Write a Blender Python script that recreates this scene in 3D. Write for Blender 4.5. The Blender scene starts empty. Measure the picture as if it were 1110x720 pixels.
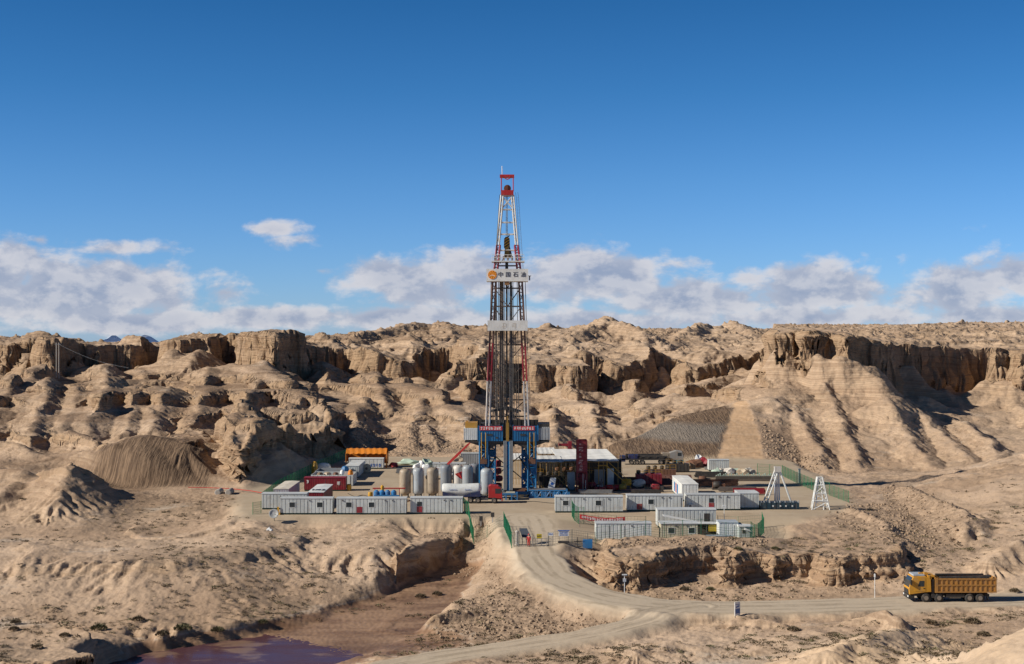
import bpy, bmesh, math, random, time
import numpy as np
from mathutils import Vector, Matrix

T0 = time.time()
scene = bpy.context.scene
COL = scene.collection
F = 1541.67          # focal length in photograph pixels (50 mm on a 36 mm sensor, 1110 px wide)
CAMZ = 30.0
R = math.radians
random.seed(7)

def PX(px, Y):               # east coordinate of a bearing at a distance
    return (px - 555.0) * Y / F
def PZ(py, Y):
    return CAMZ - (py - 360.0) * Y / F
def GY(py, z=0.0):           # distance at which ground of height z is seen at a given declination
    return (CAMZ - z) * F / (py - 360.0)
def G(px, py, z=0.0):
    Y = GY(py, z)
    return (PX(px, Y), Y, z)

# ------------------------------------------------------------------ noise
_rng = np.random.RandomState(11)
_perm = np.concatenate([_rng.permutation(256)] * 3).astype(np.int32)
_ang = _rng.rand(256) * 2 * np.pi
_gx = np.cos(_ang).astype(np.float32); _gy = np.sin(_ang).astype(np.float32)

def noise2(x, y, seed=0):
    x = np.asarray(x, np.float32); y = np.asarray(y, np.float32)
    xf = np.floor(x); yf = np.floor(y)
    xi = (xf.astype(np.int32) + seed * 37) & 255; yi = (yf.astype(np.int32) + seed * 91) & 255
    fx = x - xf; fy = y - yf
    ux = fx * fx * fx * (fx * (fx * 6 - 15) + 10); uy = fy * fy * fy * (fy * (fy * 6 - 15) + 10)
    a = _perm[xi]; b = _perm[xi + 1]
    h00 = _perm[a + yi]; h10 = _perm[b + yi]; h01 = _perm[a + yi + 1]; h11 = _perm[b + yi + 1]
    n00 = _gx[h00] * fx + _gy[h00] * fy
    n10 = _gx[h10] * (fx - 1) + _gy[h10] * fy
    n01 = _gx[h01] * fx + _gy[h01] * (fy - 1)
    n11 = _gx[h11] * (fx - 1) + _gy[h11] * (fy - 1)
    a0 = n00 + ux * (n10 - n00); a1 = n01 + ux * (n11 - n01)
    return (a0 + uy * (a1 - a0)) * 1.5

def fbm(x, y, lam, octs, seed=0, gain=0.5):
    s = 0; a = 1.0; f = 1.0 / lam
    for i in range(octs):
        s = s + a * noise2(x * f, y * f, seed + i); a *= gain; f *= 2.03
    return s

def ridged(x, y, lam, octs, seed=0):
    s = 0; a = 1.0; f = 1.0 / lam
    for i in range(octs):
        n = 1 - np.abs(noise2(x * f, y * f, seed + i)) * 1.6
        s = s + a * n; a *= 0.5; f *= 2.1
    return s

def sstep(a, b, x):
    t = np.clip((x - a) / (b - a), 0, 1)
    return t * t * (3 - 2 * t)

# ------------------------------------------------------------------ surfaces from survey points (bearing, declination, distance)
class Surf:
    def __init__(self, pts, smooth=0.02):
        u = np.array([[(p[0] - 555) / 100.0, math.log(p[2]) * 9.0] for p in pts])
        z = np.array([PZ(p[1], p[2]) if len(p) == 3 else p[3] for p in pts])
        n = len(u)
        d = np.sqrt(((u[:, None] - u[None]) ** 2).sum(-1))
        K = self.k(d) + np.eye(n) * smooth
        P = np.c_[np.ones(n), u]
        A = np.block([[K, P], [P.T, np.zeros((3, 3))]])
        sol = np.linalg.solve(A, np.r_[z, 0, 0, 0])
        self.u = u.astype(np.float32); self.w = sol[:n].astype(np.float32); self.c = sol[n:]
    @staticmethod
    def k(d):
        return -np.sqrt(d * d + 0.09)
    def __call__(self, x, y):
        y = np.maximum(y, 1.0)
        a = (x / y * F / 100.0).astype(np.float32); b = (np.log(y) * 9.0).astype(np.float32)
        s = (self.c[0] + self.c[1] * a + self.c[2] * b).astype(np.float32)
        for (p, q), w in zip(self.u, self.w):
            s -= w * np.sqrt((a - p) ** 2 + (b - q) ** 2 + np.float32(0.09))
        return s

LOW = [
 # foreground: px, py, Y   (height from the sight line)
 (-150,720,150),(0,720,150),(60,700,158),(130,712,152),(0,690,166),(60,680,172),(-150,690,168),
 (120,694,163,-5.0),(155,716,156,-6.9),(190,716,157,-7.3),(262,704,162,-7.35),(330,698,168,-7.2),(300,716,158,-7.4),(390,682,178,-6.9),(430,655,190,-6.8),(195,690,168,-5.3),(245,678,174,-5.4),(290,668,180,-5.6),(340,672,181,-6.9),
 (460,635,202,-6.4),(490,618,212,-5.9),(500,606,218,-5.4),(380,705,163,-6.6),(460,690,170,-6.6),(560,682,168,-6.2),
 (420,720,150,-4.9),(520,712,150,-4.6),(640,715,148,-4.2),(760,712,148,-3.6),(860,716,146,-3.0),
 (450,672,178,-5.2),(500,668,180,-4.8),
 (540,640,186,-3.4),(510,650,190,-5.0),(600,660,176,-4.6),(640,668,172,-4.5),(570,650,180,-3.8),
 (0,664,179,-5.0),(100,666,179,-5.1),(200,664,180,-5.2),(280,656,184,-5.4),(330,652,189,-5.7),(-150,668,180,-5.5),
 (-150,615,195,-2.3),(0,622,193,-2.6),(60,620,194,-2.5),(130,620,194,-2.3),(190,622,193,-2.5),(250,618,196,-2.3),(300,604,206,-2.2),
 (350,635,194,-4.8),(390,630,198,-4.2),(420,612,206,-2.0),(380,600,209,-1.6),(430,635,196,-4.6),(350,610,204,-2.6),(400,580,222,-1.2),(455,585,217,-1.0),
 (0,590,215),(100,590,216),(200,590,216),(0,572,235),(120,570,236),(220,568,238),(300,575,230),(350,575,226,-1.6),
 (-150,590,215),(-150,560,240),(0,550,252),(130,556,250),(200,556,248,-1.2),(250,550,255,-0.5),
 (40,545,252),(75,510,258,5.0),(110,528,262,2.2),(20,530,262,1.6),(150,540,264,-0.2),(240,530,272,0.0),(190,532,272,0.0),
 # embankment under the pad
 (290,562,229,-0.2),(400,562,229,-0.2),(500,562,229,-0.2),(460,575,222,-2.4),(530,590,214,-3.2),(540,610,204,-3.6),
 # right bench and gully
 (655,640,191,-4.8),(598,600,203,-1.3),(618,602,203,-1.4),(610,614,195,-1.9),(640,604,201,-1.4),(632,624,190,-2.7),(622,612,196,-2.0),(720,642,189,-5.3),(800,640,189,-5.2),(880,638,188,-4.8),(960,640,186,-4.0),(1010,636,186,-3.6),
 (640,590,208,-1.5),(720,590,208,-1.5),(800,592,208,-1.5),(880,590,212,-0.9),(960,590,212,-0.6),(850,575,222,-0.4),
 (900,562,226,-0.6),(950,548,240,-0.4),(900,547,246,0.0),(960,578,222,-1.2),(1000,594,210,-1.6),(1020,610,200,-1.6),
 (1050,614,196,-2.4),(1110,598,196,-1.6),(1110,640,182,-3.2),(1250,600,196,1.0),(1060,574,222,-1.6),(1110,560,228,0.6),(1030,548,245,-1.0),
 (1110,525,255,3.0),(1050,520,275,2.0),(1000,532,272,0.2),(1250,520,255,5.0),
 # bottom right
 (900,690,152,-2.6),(965,684,141,-2.4),(1040,700,140,-2.5),(1110,672,150,-2.0),(1110,684,111,6.6),(1060,712,113,4.2),(1000,718,125,-1.8),(930,716,130,-2.2),
 (1250,690,100,8.0),(1250,660,150,-2.0),(1000,668,160,-3.0),(880,672,162,-3.4),(780,680,160,-3.8),
 (-150,720,100,-1.0),(300,720,100,-6.0),(700,720,100,-2.5),
 # pad
 (330,540,260,0),(420,540,260,0),(560,540,260,0),(650,540,260,0),(760,540,260,0),(420,510,308,0),(560,510,308,0),(700,510,308,0),(800,510,305,0),(840,530,275,0),(880,530,275,0),
 # behind the pad, left
 (280,486,300,5.6),(320,480,330,4.6),(370,488,352,1.6),(230,470,330,6.4),(160,476,290,8.2),(120,500,285,4.4),(215,500,290,3.6),(225,528,276,0.2),(100,528,276,0.4),
 (0,530,265,0.8),(-150,530,270,1.5),(0,500,300,2.8),(60,492,310,3.5),(0,480,330,4.3),(100,480,325,4.7),(60,470,350,5.0),(150,456,370,6.8),(200,450,395,7.0),
 (85,444,395,8.4),(180,440,400,9.2),(0,440,445,6.9),(48,411,422,16.0),(120,409,432,16.2),(150,425,420,12.0),(85,425,415,12.0),(20,430,410,11.0),(0,412,500,13.2),(80,405,520,14.8),(-150,410,500,13),(-150,470,350,6),
 (230,432,430,10),(190,410,500,13.5),(270,440,400,9.2),(250,418,480,12.0),(300,420,440,12.9),(240,406,530,14.2),(170,406,560,13.3),(330,430,462,9.0),(300,455,375,7.0),(350,460,380,5.4),(300,472,350,5.0),
 (370,412,545,11.6),(345,430,500,7.3),(350,445,420,6.8),
 # behind the pad, middle
 (420,492,348,0.2),(400,472,372,3.0),(450,452,408,5.7),(400,432,448,9.1),(405,403,508,15.8),(430,425,490,9.4),(450,430,530,6.0),(480,470,375,3.2),(500,480,358,2.1),(500,432,442,9.4),(470,440,450,6.5),(520,425,505,8.7),(545,470,372,3.5),
 (550,440,450,6.6),(600,478,356,2.8),(650,470,372,3.5),(700,476,365,2.5),(620,446,432,5.9),(590,425,500,9.0),(640,440,520,3.0),(660,420,532,9.3),(700,442,500,3.4),(690,425,540,7.2),(660,455,400,5.4),(720,440,470,5.6),(740,415,525,11.3),(770,425,520,8.0),(800,420,540,9.0),(560,495,345,0.1),(640,498,338,0),
 # cut slope and right talus
 (690,499,335,0),(740,500,333,0),(800,500,333,0),(740,470,362,4.2),(800,470,362,4.2),(760,448,392,7.6),(800,440,402,9.2),(830,420,415,13.8),(850,500,333,-0.2),(850,470,366,3.8),
 (840,405,426,17.6),(880,406,420,17.5),(925,409,412,16.9),(890,440,392,9.7),(940,440,392,9.7),(900,470,362,4.2),(950,470,362,4.2),(900,505,325,-0.6),(950,512,312,-0.8),(1000,500,330,0),(1000,470,372,3.5),
 (960,425,430,11.9),(1000,440,450,6.6),(1075,445,468,4.2),(1040,435,480,6.6),(1110,440,455,6.4),(1050,470,390,2.2),(1110,470,375,3.2),(1090,495,300,3.7),(1250,470,350,8),(1250,440,450,8),(1050,500,320,1.0),
 # under the plateau
 (-300,410,600,13),(0,410,700,12),(400,410,700,12),(700,420,700,9),(1000,430,650,9),(1250,430,650,9),(500,410,1300,12),(1250,410,1300,12),(-300,410,1300,12),
]
UP1 = [
 (-200,366,600),(0,373,548),(30,366,540),(62,369,520),(120,372,550),(165,374,580),(30,361,640),(60,365,640),(110,368,700),(172,375,620),(172,374,760),
 (185,369,560),(235,362,585),(260,364,560),(300,361,503),(318,357,520),(345,371,565),(390,376,555),(430,388,548),(480,391,578),(500,388,520),(530,388,522),(600,392,528),(690,397,535),(760,400,535),(800,400,560),
 (250,363,700),(350,369,660),(400,360,720),(440,353,760),(480,350,800),(520,352,840),(400,358,900),(300,365,900),(430,373,630),(500,368,630),(560,366,630),(600,352,720),(615,361,650),(660,346,690),(700,358,720),(640,375,600),(700,380,600),
 (740,356,820),(760,351,800),(795,350,830),(820,357,820),(760,374,630),(820,378,600),(900,356,900),(1000,356,900),(1100,353,900),(1250,352,900),(0,366,900),(150,373,900),(200,367,900),(-200,364,900),
 (0,364,1300),(300,364,1300),(600,355,1300),(900,355,1300),(1250,353,1300),(172,370,1300)]
UP2 = [
 (835,361,432),(860,359,438),(925,363,420),(960,371,445),(1000,376,470),(1070,382,505),(1075,379,475),(1110,377,472),(1250,370,455),(1400,366,455),
 (850,357,520),(880,357,620),(950,357,700),(1040,353,800),(1110,352,800),(1000,365,600),(1100,364,600),(1250,356,700),(950,366,520),(1400,355,800),(880,360,480)]

SURF_LOW = Surf(LOW); SURF_UP1 = Surf(UP1); SURF_UP2 = Surf(UP2)

def wpoly(pts):
    return np.array([(PX(p, Y), Y) for p, Y in pts], np.float32)

POLY1 = wpoly([(-320,560),(-120,560),(-60,590),(0,540),(25,552),(40,528),(62,520),(90,542),(128,566),(150,560),(172,590),(178,560),(190,545),(212,556),(232,545),(246,590),(258,552),(280,528),(300,500),(322,540),(346,580),(372,588),(388,560),(402,548),(418,556),(430,545),(455,575),(484,592),(486,520),(500,524),(516,514),(532,522),(546,546),(562,538),(580,520),(602,530),(624,518),(640,556),(652,540),(668,534),(690,528),(702,548),(722,572),(734,545),(750,538),(764,530),(772,560),(800,572),(860,600),(1400,640),(1400,1500),(-400,1500)])
POLY2 = wpoly([(832,436),(848,424),(862,432),(878,422),(900,428),(924,412),(934,440),(950,452),(975,462),(1000,474),(1030,486),(1060,496),(1071,514),(1076,470),(1092,478),(1112,466),(1150,470),(1200,455),(1420,450),(1420,900),(1000,900),(860,640),(838,520)])

def sdf(poly, x, y):
    """signed distance to a closed outline, positive inside"""
    d = np.full(x.shape, 1e9, np.float32); inside = np.zeros(x.shape, bool)
    n = len(poly)
    for i in range(n):
        ax, ay = poly[i]; bx, by = poly[(i + 1) % n]
        ex, ey = bx - ax, by - ay
        t = np.clip(((x - ax) * ex + (y - ay) * ey) / (ex * ex + ey * ey + 1e-9), 0, 1)
        dx = x - ax - t * ex; dy = y - ay - t * ey
        d = np.minimum(d, dx * dx + dy * dy)
        c = ((ay > y) != (by > y)) & (x < ex * (y - ay) / (ey + 1e-12) + ax)
        inside ^= c
    d = np.sqrt(d)
    return np.where(inside, d, -d)

def face(t):
    """profile of a bedded cliff face: mostly steep with a few ledges"""
    return np.clip(0.10 * sstep(0, .25, t) + 0.30 * sstep(.18, .42, t) + 0.22 * sstep(.45, .58, t) + 0.28 * sstep(.60, .76, t) + 0.10 * sstep(.80, 1.0, t), 0, 1)

# spurs and cones: crest points (px, py, Y), side slope, crest rounding
RIDGES = [
 ([(846,403,428),(860,438,400),(880,478,358),(896,506,324)], .80, 3.0),
 ([(888,402,420),(904,438,396),(924,478,358),(936,506,325)], .80, 3.0),
 ([(928,402,414),(955,432,398),(985,472,362),(1012,505,326)], .72, 3.5),
 ([(985,450,408),(1020,468,376),(1050,494,332)], .70, 2.5),
 ([(1040,456,402),(1072,476,354),(1086,497,325)], .70, 2.2),
 ([(1090,430,470),(1120,450,420)], .6, 3.0),
 ([(10,413,450),(0,440,402),(-12,468,348),(-22,490,312)], .62, 2.0),
 ([(52,408,424),(48,432,396),(38,460,352),(28,486,316)], .62, 2.0),
 ([(119,407,432),(112,430,404),(100,455,364),(92,476,334)], .62, 2.0),
 ([(84,420,415),(78,446,384),(68,470,345)], .62, 2.0), ([(150,430,412),(142,452,374),(136,470,340)], .62, 2.0),
 ([(182,420,428),(172,442,394),(166,462,350)], .62, 2.0),
 ([(226,400,498),(222,425,440),(212,450,388),(202,474,336)], .58, 2.0),
 ([(286,404,470),(275,430,428),(262,454,374),(254,476,322)], .58, 2.0),
 ([(326,422,438),(320,445,398),(310,468,350)], .58, 2.0),
 ([(455,424,480),(462,446,430),(468,470,376)], .56, 2.0), ([(505,418,505),(512,440,442),(514,466,380)], .56, 2.0),
 ([(362,436,430),(352,466,366)], .56, 2.0), ([(390,440,428),(384,474,364)], .56, 2.0), ([(548,440,440),(552,468,378)], .56, 2.0),
 ([(600,440,430),(604,470,368)], .56, 2.0), ([(640,440,440),(648,466,380)], .56, 2.0), ([(700,434,470),(690,460,405)], .56, 2.0),
 ([(213,379,548),(208,392,520)], .52, 2.5),
 ([(246,396,502),(285,403,470),(322,424,430),(348,446,402)], .52, 4.0),
 ([(405,401,508),(412,418,470),(420,440,430)], .58, 2.5),
 ([(430,412,490),(470,430,448),(500,450,404),(520,470,372)], .50, 5.0),
 ([(455,432,440),(450,455,402),(445,478,368)], .55, 2.5),
 ([(395,432,440),(380,458,395),(372,480,362)], .55, 2.5),
 ([(505,418,505),(530,424,490)], .5, 3.0),
 ([(606,418,508),(620,430,470),(640,446,430),(668,460,400)], .5, 3.0),
 ([(688,419,515),(684,432,490)], .5, 2.0),
 ([(771,412,520),(740,428,480),(705,448,430),(680,464,395)], .46, 3.0),
 ([(560,440,450),(585,458,410),(600,474,374)], .5, 3.0),
 ([(75,508,258),(70,522,250),(60,540,243)], .50, 2.2),
 ([(20,522,262),(0,535,252)], .45, 2.0),
 ([(128,480,291),(160,472,293),(200,482,289)], .62, 3.5),
 ([(-40,474,325),(20,482,314),(52,494,302)], .52, 2.6), ([(66,472,335),(98,478,320),(118,488,306)], .52, 2.6), ([(-30,500,290),(24,510,276),(40,524,264)], .5, 2.0), ([(205,466,335),(228,474,318)], .6, 2.2), ([(300,466,352),(330,474,345)], .55, 2.2),
 ([(1150,574,202),(1112,586,198),(1078,604,194)], .50, 1.8),
 ([(112,398,520),(118,412,485)], .50, 2.5), ([(150,400,540),(160,414,500)], .50, 2.5), ([(40,404,505),(30,416,470)], .50, 2.5),
 ([(290,398,492),(296,410,470)], .55, 2.5), ([(355,398,540),(352,416,500)], .5, 2.5), ([(455,412,525),(462,430,490)], .5, 2.5),
 ([(160,440,392),(172,452,372)], .62, 1.6), ([(100,440,392),(108,462,360)], .5, 2.5), ([(270,470,340),(262,500,303)], .7, 3.0), ([(10,500,300),(40,512,290)], .45, 3),
 ([(140,618,197),(150,632,190),(158,650,184)], .62, 2.5),
 ([(40,618,197),(52,640,187)], .5, 2.5),
 ([(232,614,199),(250,630,194),(262,648,188)], .6, 2.2),
 ([(310,604,207),(330,622,201),(345,640,195)], .5, 2.5),
 ([(1000,688,143),(972,682,142),(945,688,138),(905,706,130)], .42, 2.6),
 ([(960,661,160),(974,667,157)], .5, 1.6),
 ([(1185,668,108),(1125,675,111),(1075,696,112),(1045,718,112)], .30, 2.6),
 ([(1125,500,300),(1070,506,292),(1030,520,278)], .42, 4.0),
 ([(896,540,247),(930,551,234),(962,568,219),(988,592,203)], .55, 1.8),
 ([(982,527,263),(1012,538,247),(1040,554,229),(1054,576,213)], .55, 2.0),
 ([(690,702,148),(730,694,151),(770,698,150)], .32, 2.0), ([(810,696,150),(850,690,152)], .32, 2.0),
 ([(840,672,163),(800,668,165)], .3, .8),
 ([(790,664,168),(812,668,167)], .45, .5),
]
RIDGES_UP = [
 ([(660,345,690),(640,356,660),(610,366,630)], .42, 3.0), ([(660,345,690),(700,360,640)], .42, 2.5), ([(596,352,730),(575,366,660)], .42, 3.0),
 ([(480,349,790),(440,352,760),(410,360,700)], .34, 4.0), ([(480,349,790),(490,362,680)], .36, 3.0), ([(520,353,760),(545,362,680)], .38, 3.0),
 ([(760,351,800),(740,362,700),(720,378,610)], .40, 3.0), ([(795,350,830),(815,360,740)], .36, 4.0), ([(690,372,590),(720,384,560)], .42, 2.5),
 ([(440,360,640),(450,372,590)], .45, 2.0), ([(350,362,640),(360,370,600)], .45, 2.0), ([(400,358,700),(380,368,620)], .45, 2.0), ([(620,378,570),(650,388,545)], .40, 2.0),
 ([(500,368,590),(530,376,555)], .40, 2.0), ([(30,361,620),(60,365,600)], .5, 1.5), ([(205,362,640),(235,360,600)], .5, 2.0), ([(770,376,580),(800,384,575)], .4, 2.0),
 ([(30,360,580),(50,361,575)], .6, 1.2), ([(140,362,600),(158,366,590)], .6, 1.0), ([(900,355,760),(960,356,760)], .35, 3), ([(1040,351,760),(1010,357,700)], .36, 3), ([(1100,351,780),(1130,352,760)], .36, 3), ([(870,355,640),(880,358,600)], .4, 2),
 ([(310,357,510),(318,356,520)], .7, 2.5), ([(855,358,445),(870,358,450)], .5, 3), ([(915,361,430),(925,361,424)], .5, 2), ([(985,362,620),(1020,364,600)], .36, 2), ([(1060,366,580),(1090,366,570)], .36, 2),
]
def ridge_world(rs):
    return [(np.array([(PX(a, Y), Y, PZ(b, Y)) for a, b, Y in pts], np.float32), sl, rd) for pts, sl, rd in rs]
RIDGES = ridge_world(RIDGES); RIDGES_UP = ridge_world(RIDGES_UP)

def ridge_dist(P, x, y):
    """distance to a crest line, its height there, and a coordinate that runs along the flanks and fans round the ends"""
    d = np.full(x.shape, 1e9, np.float32); zz = np.zeros(x.shape, np.float32); aa = np.zeros(x.shape, np.float32); s0 = 0.0
    n = len(P) - 1
    for i in range(n):
        ax, ay, az = P[i]; bx, by, bz = P[i + 1]; ex, ey = bx - ax, by - ay; L = math.hypot(ex, ey) + 1e-6
        tr = ((x - ax) * ex + (y - ay) * ey) / (L * L); t = np.clip(tr, 0, 1)
        dx = x - ax - t * ex; dy = y - ay - t * ey; q = dx * dx + dy * dy; m = q < d
        side = np.sign(ex * dy - ey * dx)
        arc = s0 + t * L + side * 37.0
        ang = np.arctan2(np.abs(tr - t) * L, np.abs((ex * dy - ey * dx) / L) + 1e-6)
        end = np.where(tr < 0, -1.0, np.where(tr > 1, 1.0, 0.0))
        arc = arc + end * (1.5708 - (1.5708 - ang) * 1.0) * 9.0 * np.abs(end)
        d = np.where(m, q, d); zz = np.where(m, az + t * (bz - az), zz); aa = np.where(m, arc, aa); s0 += L
    return np.sqrt(d), zz, aa

def add_ridges(z, x, y, ridges, k=0.5, rs=0.45, gl=1.0):
    wx = fbm(x, y, 20, 4, 141) * 1.3; wy = fbm(x, y, 20, 4, 145) * 1.3
    for n, (P, sl, rd) in enumerate(ridges):
        rd = rd * (rs if P[0, 1] > 240 else 0.7)
        h = max(4.0, float(P[:, 2].max() - (-2.0 if P[0, 1] > 240 else -6.0))) / sl + 6
        x0, y0 = P[:, :2].min(0) - h; x1, y1 = P[:, :2].max(0) + h
        sel = (x > x0) & (x < x1) & (y > y0) & (y < y1)
        if not sel.any(): continue
        d, zl, aa = ridge_dist(P, x[sel] + wx[sel], y[sel] + wy[sel])
        f = 1.0 if P[0, 1] > 240 else 0.45
        g1 = np.abs(noise2(aa / (8.0 * f), d / (60.0 * f) + n * 3.3, 147)); g2 = np.abs(noise2(aa / (3.4 * f), d / (22.0 * f) + n * 5.1, 148))
        gul = (np.clip(0.42 - g1, 0, 1) * 4.2 * sstep(1.5, 13, d / f) + np.clip(0.40 - g2, 0, 1) * 1.5 * sstep(1, 7, d / f)) * f * gl
        r = zl - sl * (np.sqrt(d * d + rd * rd) - rd) * (1 - 0.14 * np.clip(d / 30, 0, 1)) - gul
        a = z[sel]; t = np.clip(0.5 + 0.5 * (r - a) / k, 0, 1)
        z[sel] = a + (r - a) * t + k * t * (1 - t)
    return z

# small scarps: outline (px, Y), top height, flute size, wall width
SCARPS = [
 ([(236,300),(256,275),(262,274),(300,304),(340,330),(372,352),(350,380),(270,370),(232,330)], ('s', 6.0), 2.0, 1.8),
 ([(178,300),(200,292),(226,300),(238,320),(215,345),(180,330)], 7.0, 2.4, 2.0),
 ([(646,198),(652,194),(664,191),(690,190),(720,192.5),(750,196),(778,201),(784,192.5),(800,193),(820,194.5),(835,191.8),(868,194.5),(872,191.5),(900,191),(940,190.5),(968,189.5),(990,191),(985,215),(800,212),(646,210)], -0.3, 2.0, 1.9),
 ([(424,199),(432,198.5),(440,203),(448,206),(460,208),(480,213),(497,217.5),(503,222),(498,226),(470,226),(440,216),(424,206)], -1.6, 0.8, 0.8),
 ([(400,176),(440,172.5),(470,173.5),(500,175),(530,176),(535,182),(500,186),(430,184)], -4.6, 0.8, 0.9),
 ([(20,193),(60,194),(130,193),(190,193.5),(250,197),(300,206),(330,210),(330,222),(20,216)], ('s', 1.1), 1.6, 2.6),
 ([(-40,161),(60,163),(105,160.5),(128,157),(136,152),(120,147),(60,143),(-40,143)], ('s', 1.7), 1.1, .9),
 ([(40,262),(75,258.5),(105,262),(125,268),(100,275),(50,272)], ('s', 1.6), 1.0, 1.2),
 ([(140,222),(190,219),(250,226),(262,236),(200,240),(140,236)], ('s', .7), 1.4, 1.2),
]
SCARPS = [(wpoly(p), t, a, w) for p, t, a, w in SCARPS]

PAD = wpoly([(272,232),(515,232),(545,232),(553,206),(600,203),(640,214),(836,214),(836,226),(908,242),(900,275),(850,332),(640,338),(420,342),(376,338),(290,275),(268,262)])
TERRACE = wpoly([(596,204),(640,207),(832,207),(836,226),(760,231),(640,231),(604,212)])
CAUSE = np.array([[PX(270,262),262,0],[PX(230,270),270,0],[PX(180,273),273,0],[PX(120,276),276,-.3],[PX(60,292),292,1.6]], np.float32)
def rp(px, py, z):
    Y = GY(py, z); return (PX(px, Y), Y, z)
ROAD = np.array([rp(566,560,0.0),rp(574,578,-.1),rp(578,592,-.5),rp(586,608,-1.4),rp(604,626,-2.2),rp(640,641,-2.8),rp(690,652,-3.0),rp(750,657,-3.2),rp(830,657,-3.2),rp(920,655,-3.1),rp(1000,652,-3.0),rp(1110,649,-3.0),rp(1240,646,-3.0)], np.float32)
TRACK = np.array([rp(760,657,-3.2),rp(720,664,-3.35),rp(690,674,-3.6),rp(640,686,-3.9),rp(570,698,-4.3),rp(500,708,-4.6),rp(440,718,-4.8),rp(380,735,-5.0)], np.float32)

def smooth_line(P, n=8):
    out = []
    Q = [P[0]] + list(P) + [P[-1]]
    for i in range(1, len(Q) - 2):
        p0, p1, p2, p3 = Q[i-1], Q[i], Q[i+1], Q[i+2]
        for k in range(n):
            t = k / n
            out.append(0.5 * ((2*p1) + (-p0+p2)*t + (2*p0-5*p1+4*p2-p3)*t*t + (-p0+3*p1-3*p2+p3)*t**3))
    out.append(P[-1]); return np.array(out, np.float32)
WASH = np.array([(PX(a, Y), Y, z) for a, Y, z in ((498,214,-5.7),(480,207,-5.95),(458,197,-6.3),(432,187,-6.6),(390,177,-6.9),(330,169,-7.2),(262,163,-7.35),(200,156,-7.35))], np.float32)
WASHL = smooth_line(WASH, 4)
ROADL = smooth_line(ROAD, 6); TRACKL = smooth_line(TRACK, 4); CAUSEL = smooth_line(CAUSE, 3)

def line_dist(P, x, y):
    d = np.full(x.shape, 1e9, np.float32); zz = np.zeros(x.shape, np.float32)
    for i in range(len(P) - 1):
        ax, ay, az = P[i]; bx, by, bz = P[i + 1]
        ex, ey = bx - ax, by - ay
        t = np.clip(((x - ax) * ex + (y - ay) * ey) / (ex * ex + ey * ey + 1e-9), 0, 1)
        q = (x - ax - t * ex) ** 2 + (y - ay - t * ey) ** 2
        m = q < d
        d = np.where(m, q, d); zz = np.where(m, az + t * (bz - az), zz)
    return np.sqrt(d), zz

CUT1 = wpoly([(676,337),(790,336),(842,335),(846,372),(820,402),(800,408),(780,408),(720,392),(650,362)])
CUT2 = wpoly([(96,276),(226,276),(222,290),(205,305),(150,298),(104,298)])
def cut_mask(x, y):
    m = np.zeros(x.shape, np.float32)
    for P, w in ((CUT1, 5.0), (CUT2, 2.0)):
        sel = (x > P[:, 0].min() - 9) & (x < P[:, 0].max() + 9) & (y > P[:, 1].min() - 9) & (y < P[:, 1].max() + 9)
        if sel.any(): m[sel] = np.maximum(m[sel], sstep(-w, w, sdf(P, x[sel], y[sel])))
    return m

# ------------------------------------------------------------------ gully erosion, worked out once on a world grid
def gullies(base, x, y, cell, gxs, gys, octs=4, lam=14.0, k=1.0):
    h = np.zeros_like(base); hx = np.zeros_like(base); hy = np.zeros_like(base)
    a = 0.5; f = 1.0
    for o in range(octs):
        dx = (gys + hy * 0.9) * k; dy = -(gxs + hx * 0.9) * k
        px = x / lam * f; py = y / lam * f
        ix = np.floor(px); iy = np.floor(py); fx = px - ix; fy = py - iy
        ix = ix.astype(np.int32); iy = iy.astype(np.int32)
        va = 0; vx = 0; vy = 0; wt = 0
        for i in (-2, -1, 0, 1):
            for j in (-2, -1, 0, 1):
                hs = _perm[(_perm[(ix - i + 13 * o) & 255] + iy - j) & 255]
                qx = fx + i - (hs / 255.0) * 0.5; qy = fy + j - (_perm[hs + 57] / 255.0) * 0.5
                w = np.exp(-(qx * qx + qy * qy) * 2)
                m = (qx * dx + qy * dy) * 6.2832
                s = np.sin(m)
                va += np.cos(m) * w; vx -= s * dx * w; vy -= s * dy * w; wt += w
        h += va / wt * a; hx += vx / wt * a * f; hy += vy / wt * a * f
        a *= 0.42; f *= 2.0
    return h

EX0, EX1, EY0, EY1, EC = -340.0, 340.0, 120.0, 760.0, 0.9

def base_low(x, y):
    pxx = x / np.maximum(y, 1) * F + 555
    lower = sstep(835, 880, pxx) * sstep(296, 350, y) * (1 - sstep(405, 430, y)) * 3.0
    lower = lower + sstep(342, 375, y) * (1 - sstep(590, 640, y)) * (1 - sstep(800, 850, pxx)) * (1 - cut_mask(x, y)) * 3.2
    lft = (1 - sstep(310, 372, pxx)) * sstep(300, 330, y) * (1 - sstep(500, 560, y)); lower = lower + 2.6 * lft
    return add_ridges(SURF_LOW(x, y) - lower + sstep(300, 345, y) * (ridged(x, y, 62, 2, 151) - 1.05) * 3.2 * (1 - 0.5 * lft) * (1 - 0.8 * sstep(800, 850, pxx)) * (1 - cut_mask(x, y)), x, y, RIDGES)
def base_up(x, y):
    s1 = np.where(x / np.maximum(y, 1) * F + 555 > 838, SURF_UP2(x, y) , SURF_UP1(x, y))
    return add_ridges(s1 - 3.0 * sstep(0.0, 1.0, (y - 560) / 90.0), x, y, RIDGES_UP)

def blur(A, n=1):
    for _ in range(n):
        P = np.pad(A, 1, mode='edge')
        A = (P[1:-1, 1:-1] * 4 + (P[:-2, 1:-1] + P[2:, 1:-1] + P[1:-1, :-2] + P[1:-1, 2:]) * 2 + P[:-2, :-2] + P[2:, 2:] + P[:-2, 2:] + P[2:, :-2]) / 16
    return A

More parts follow.
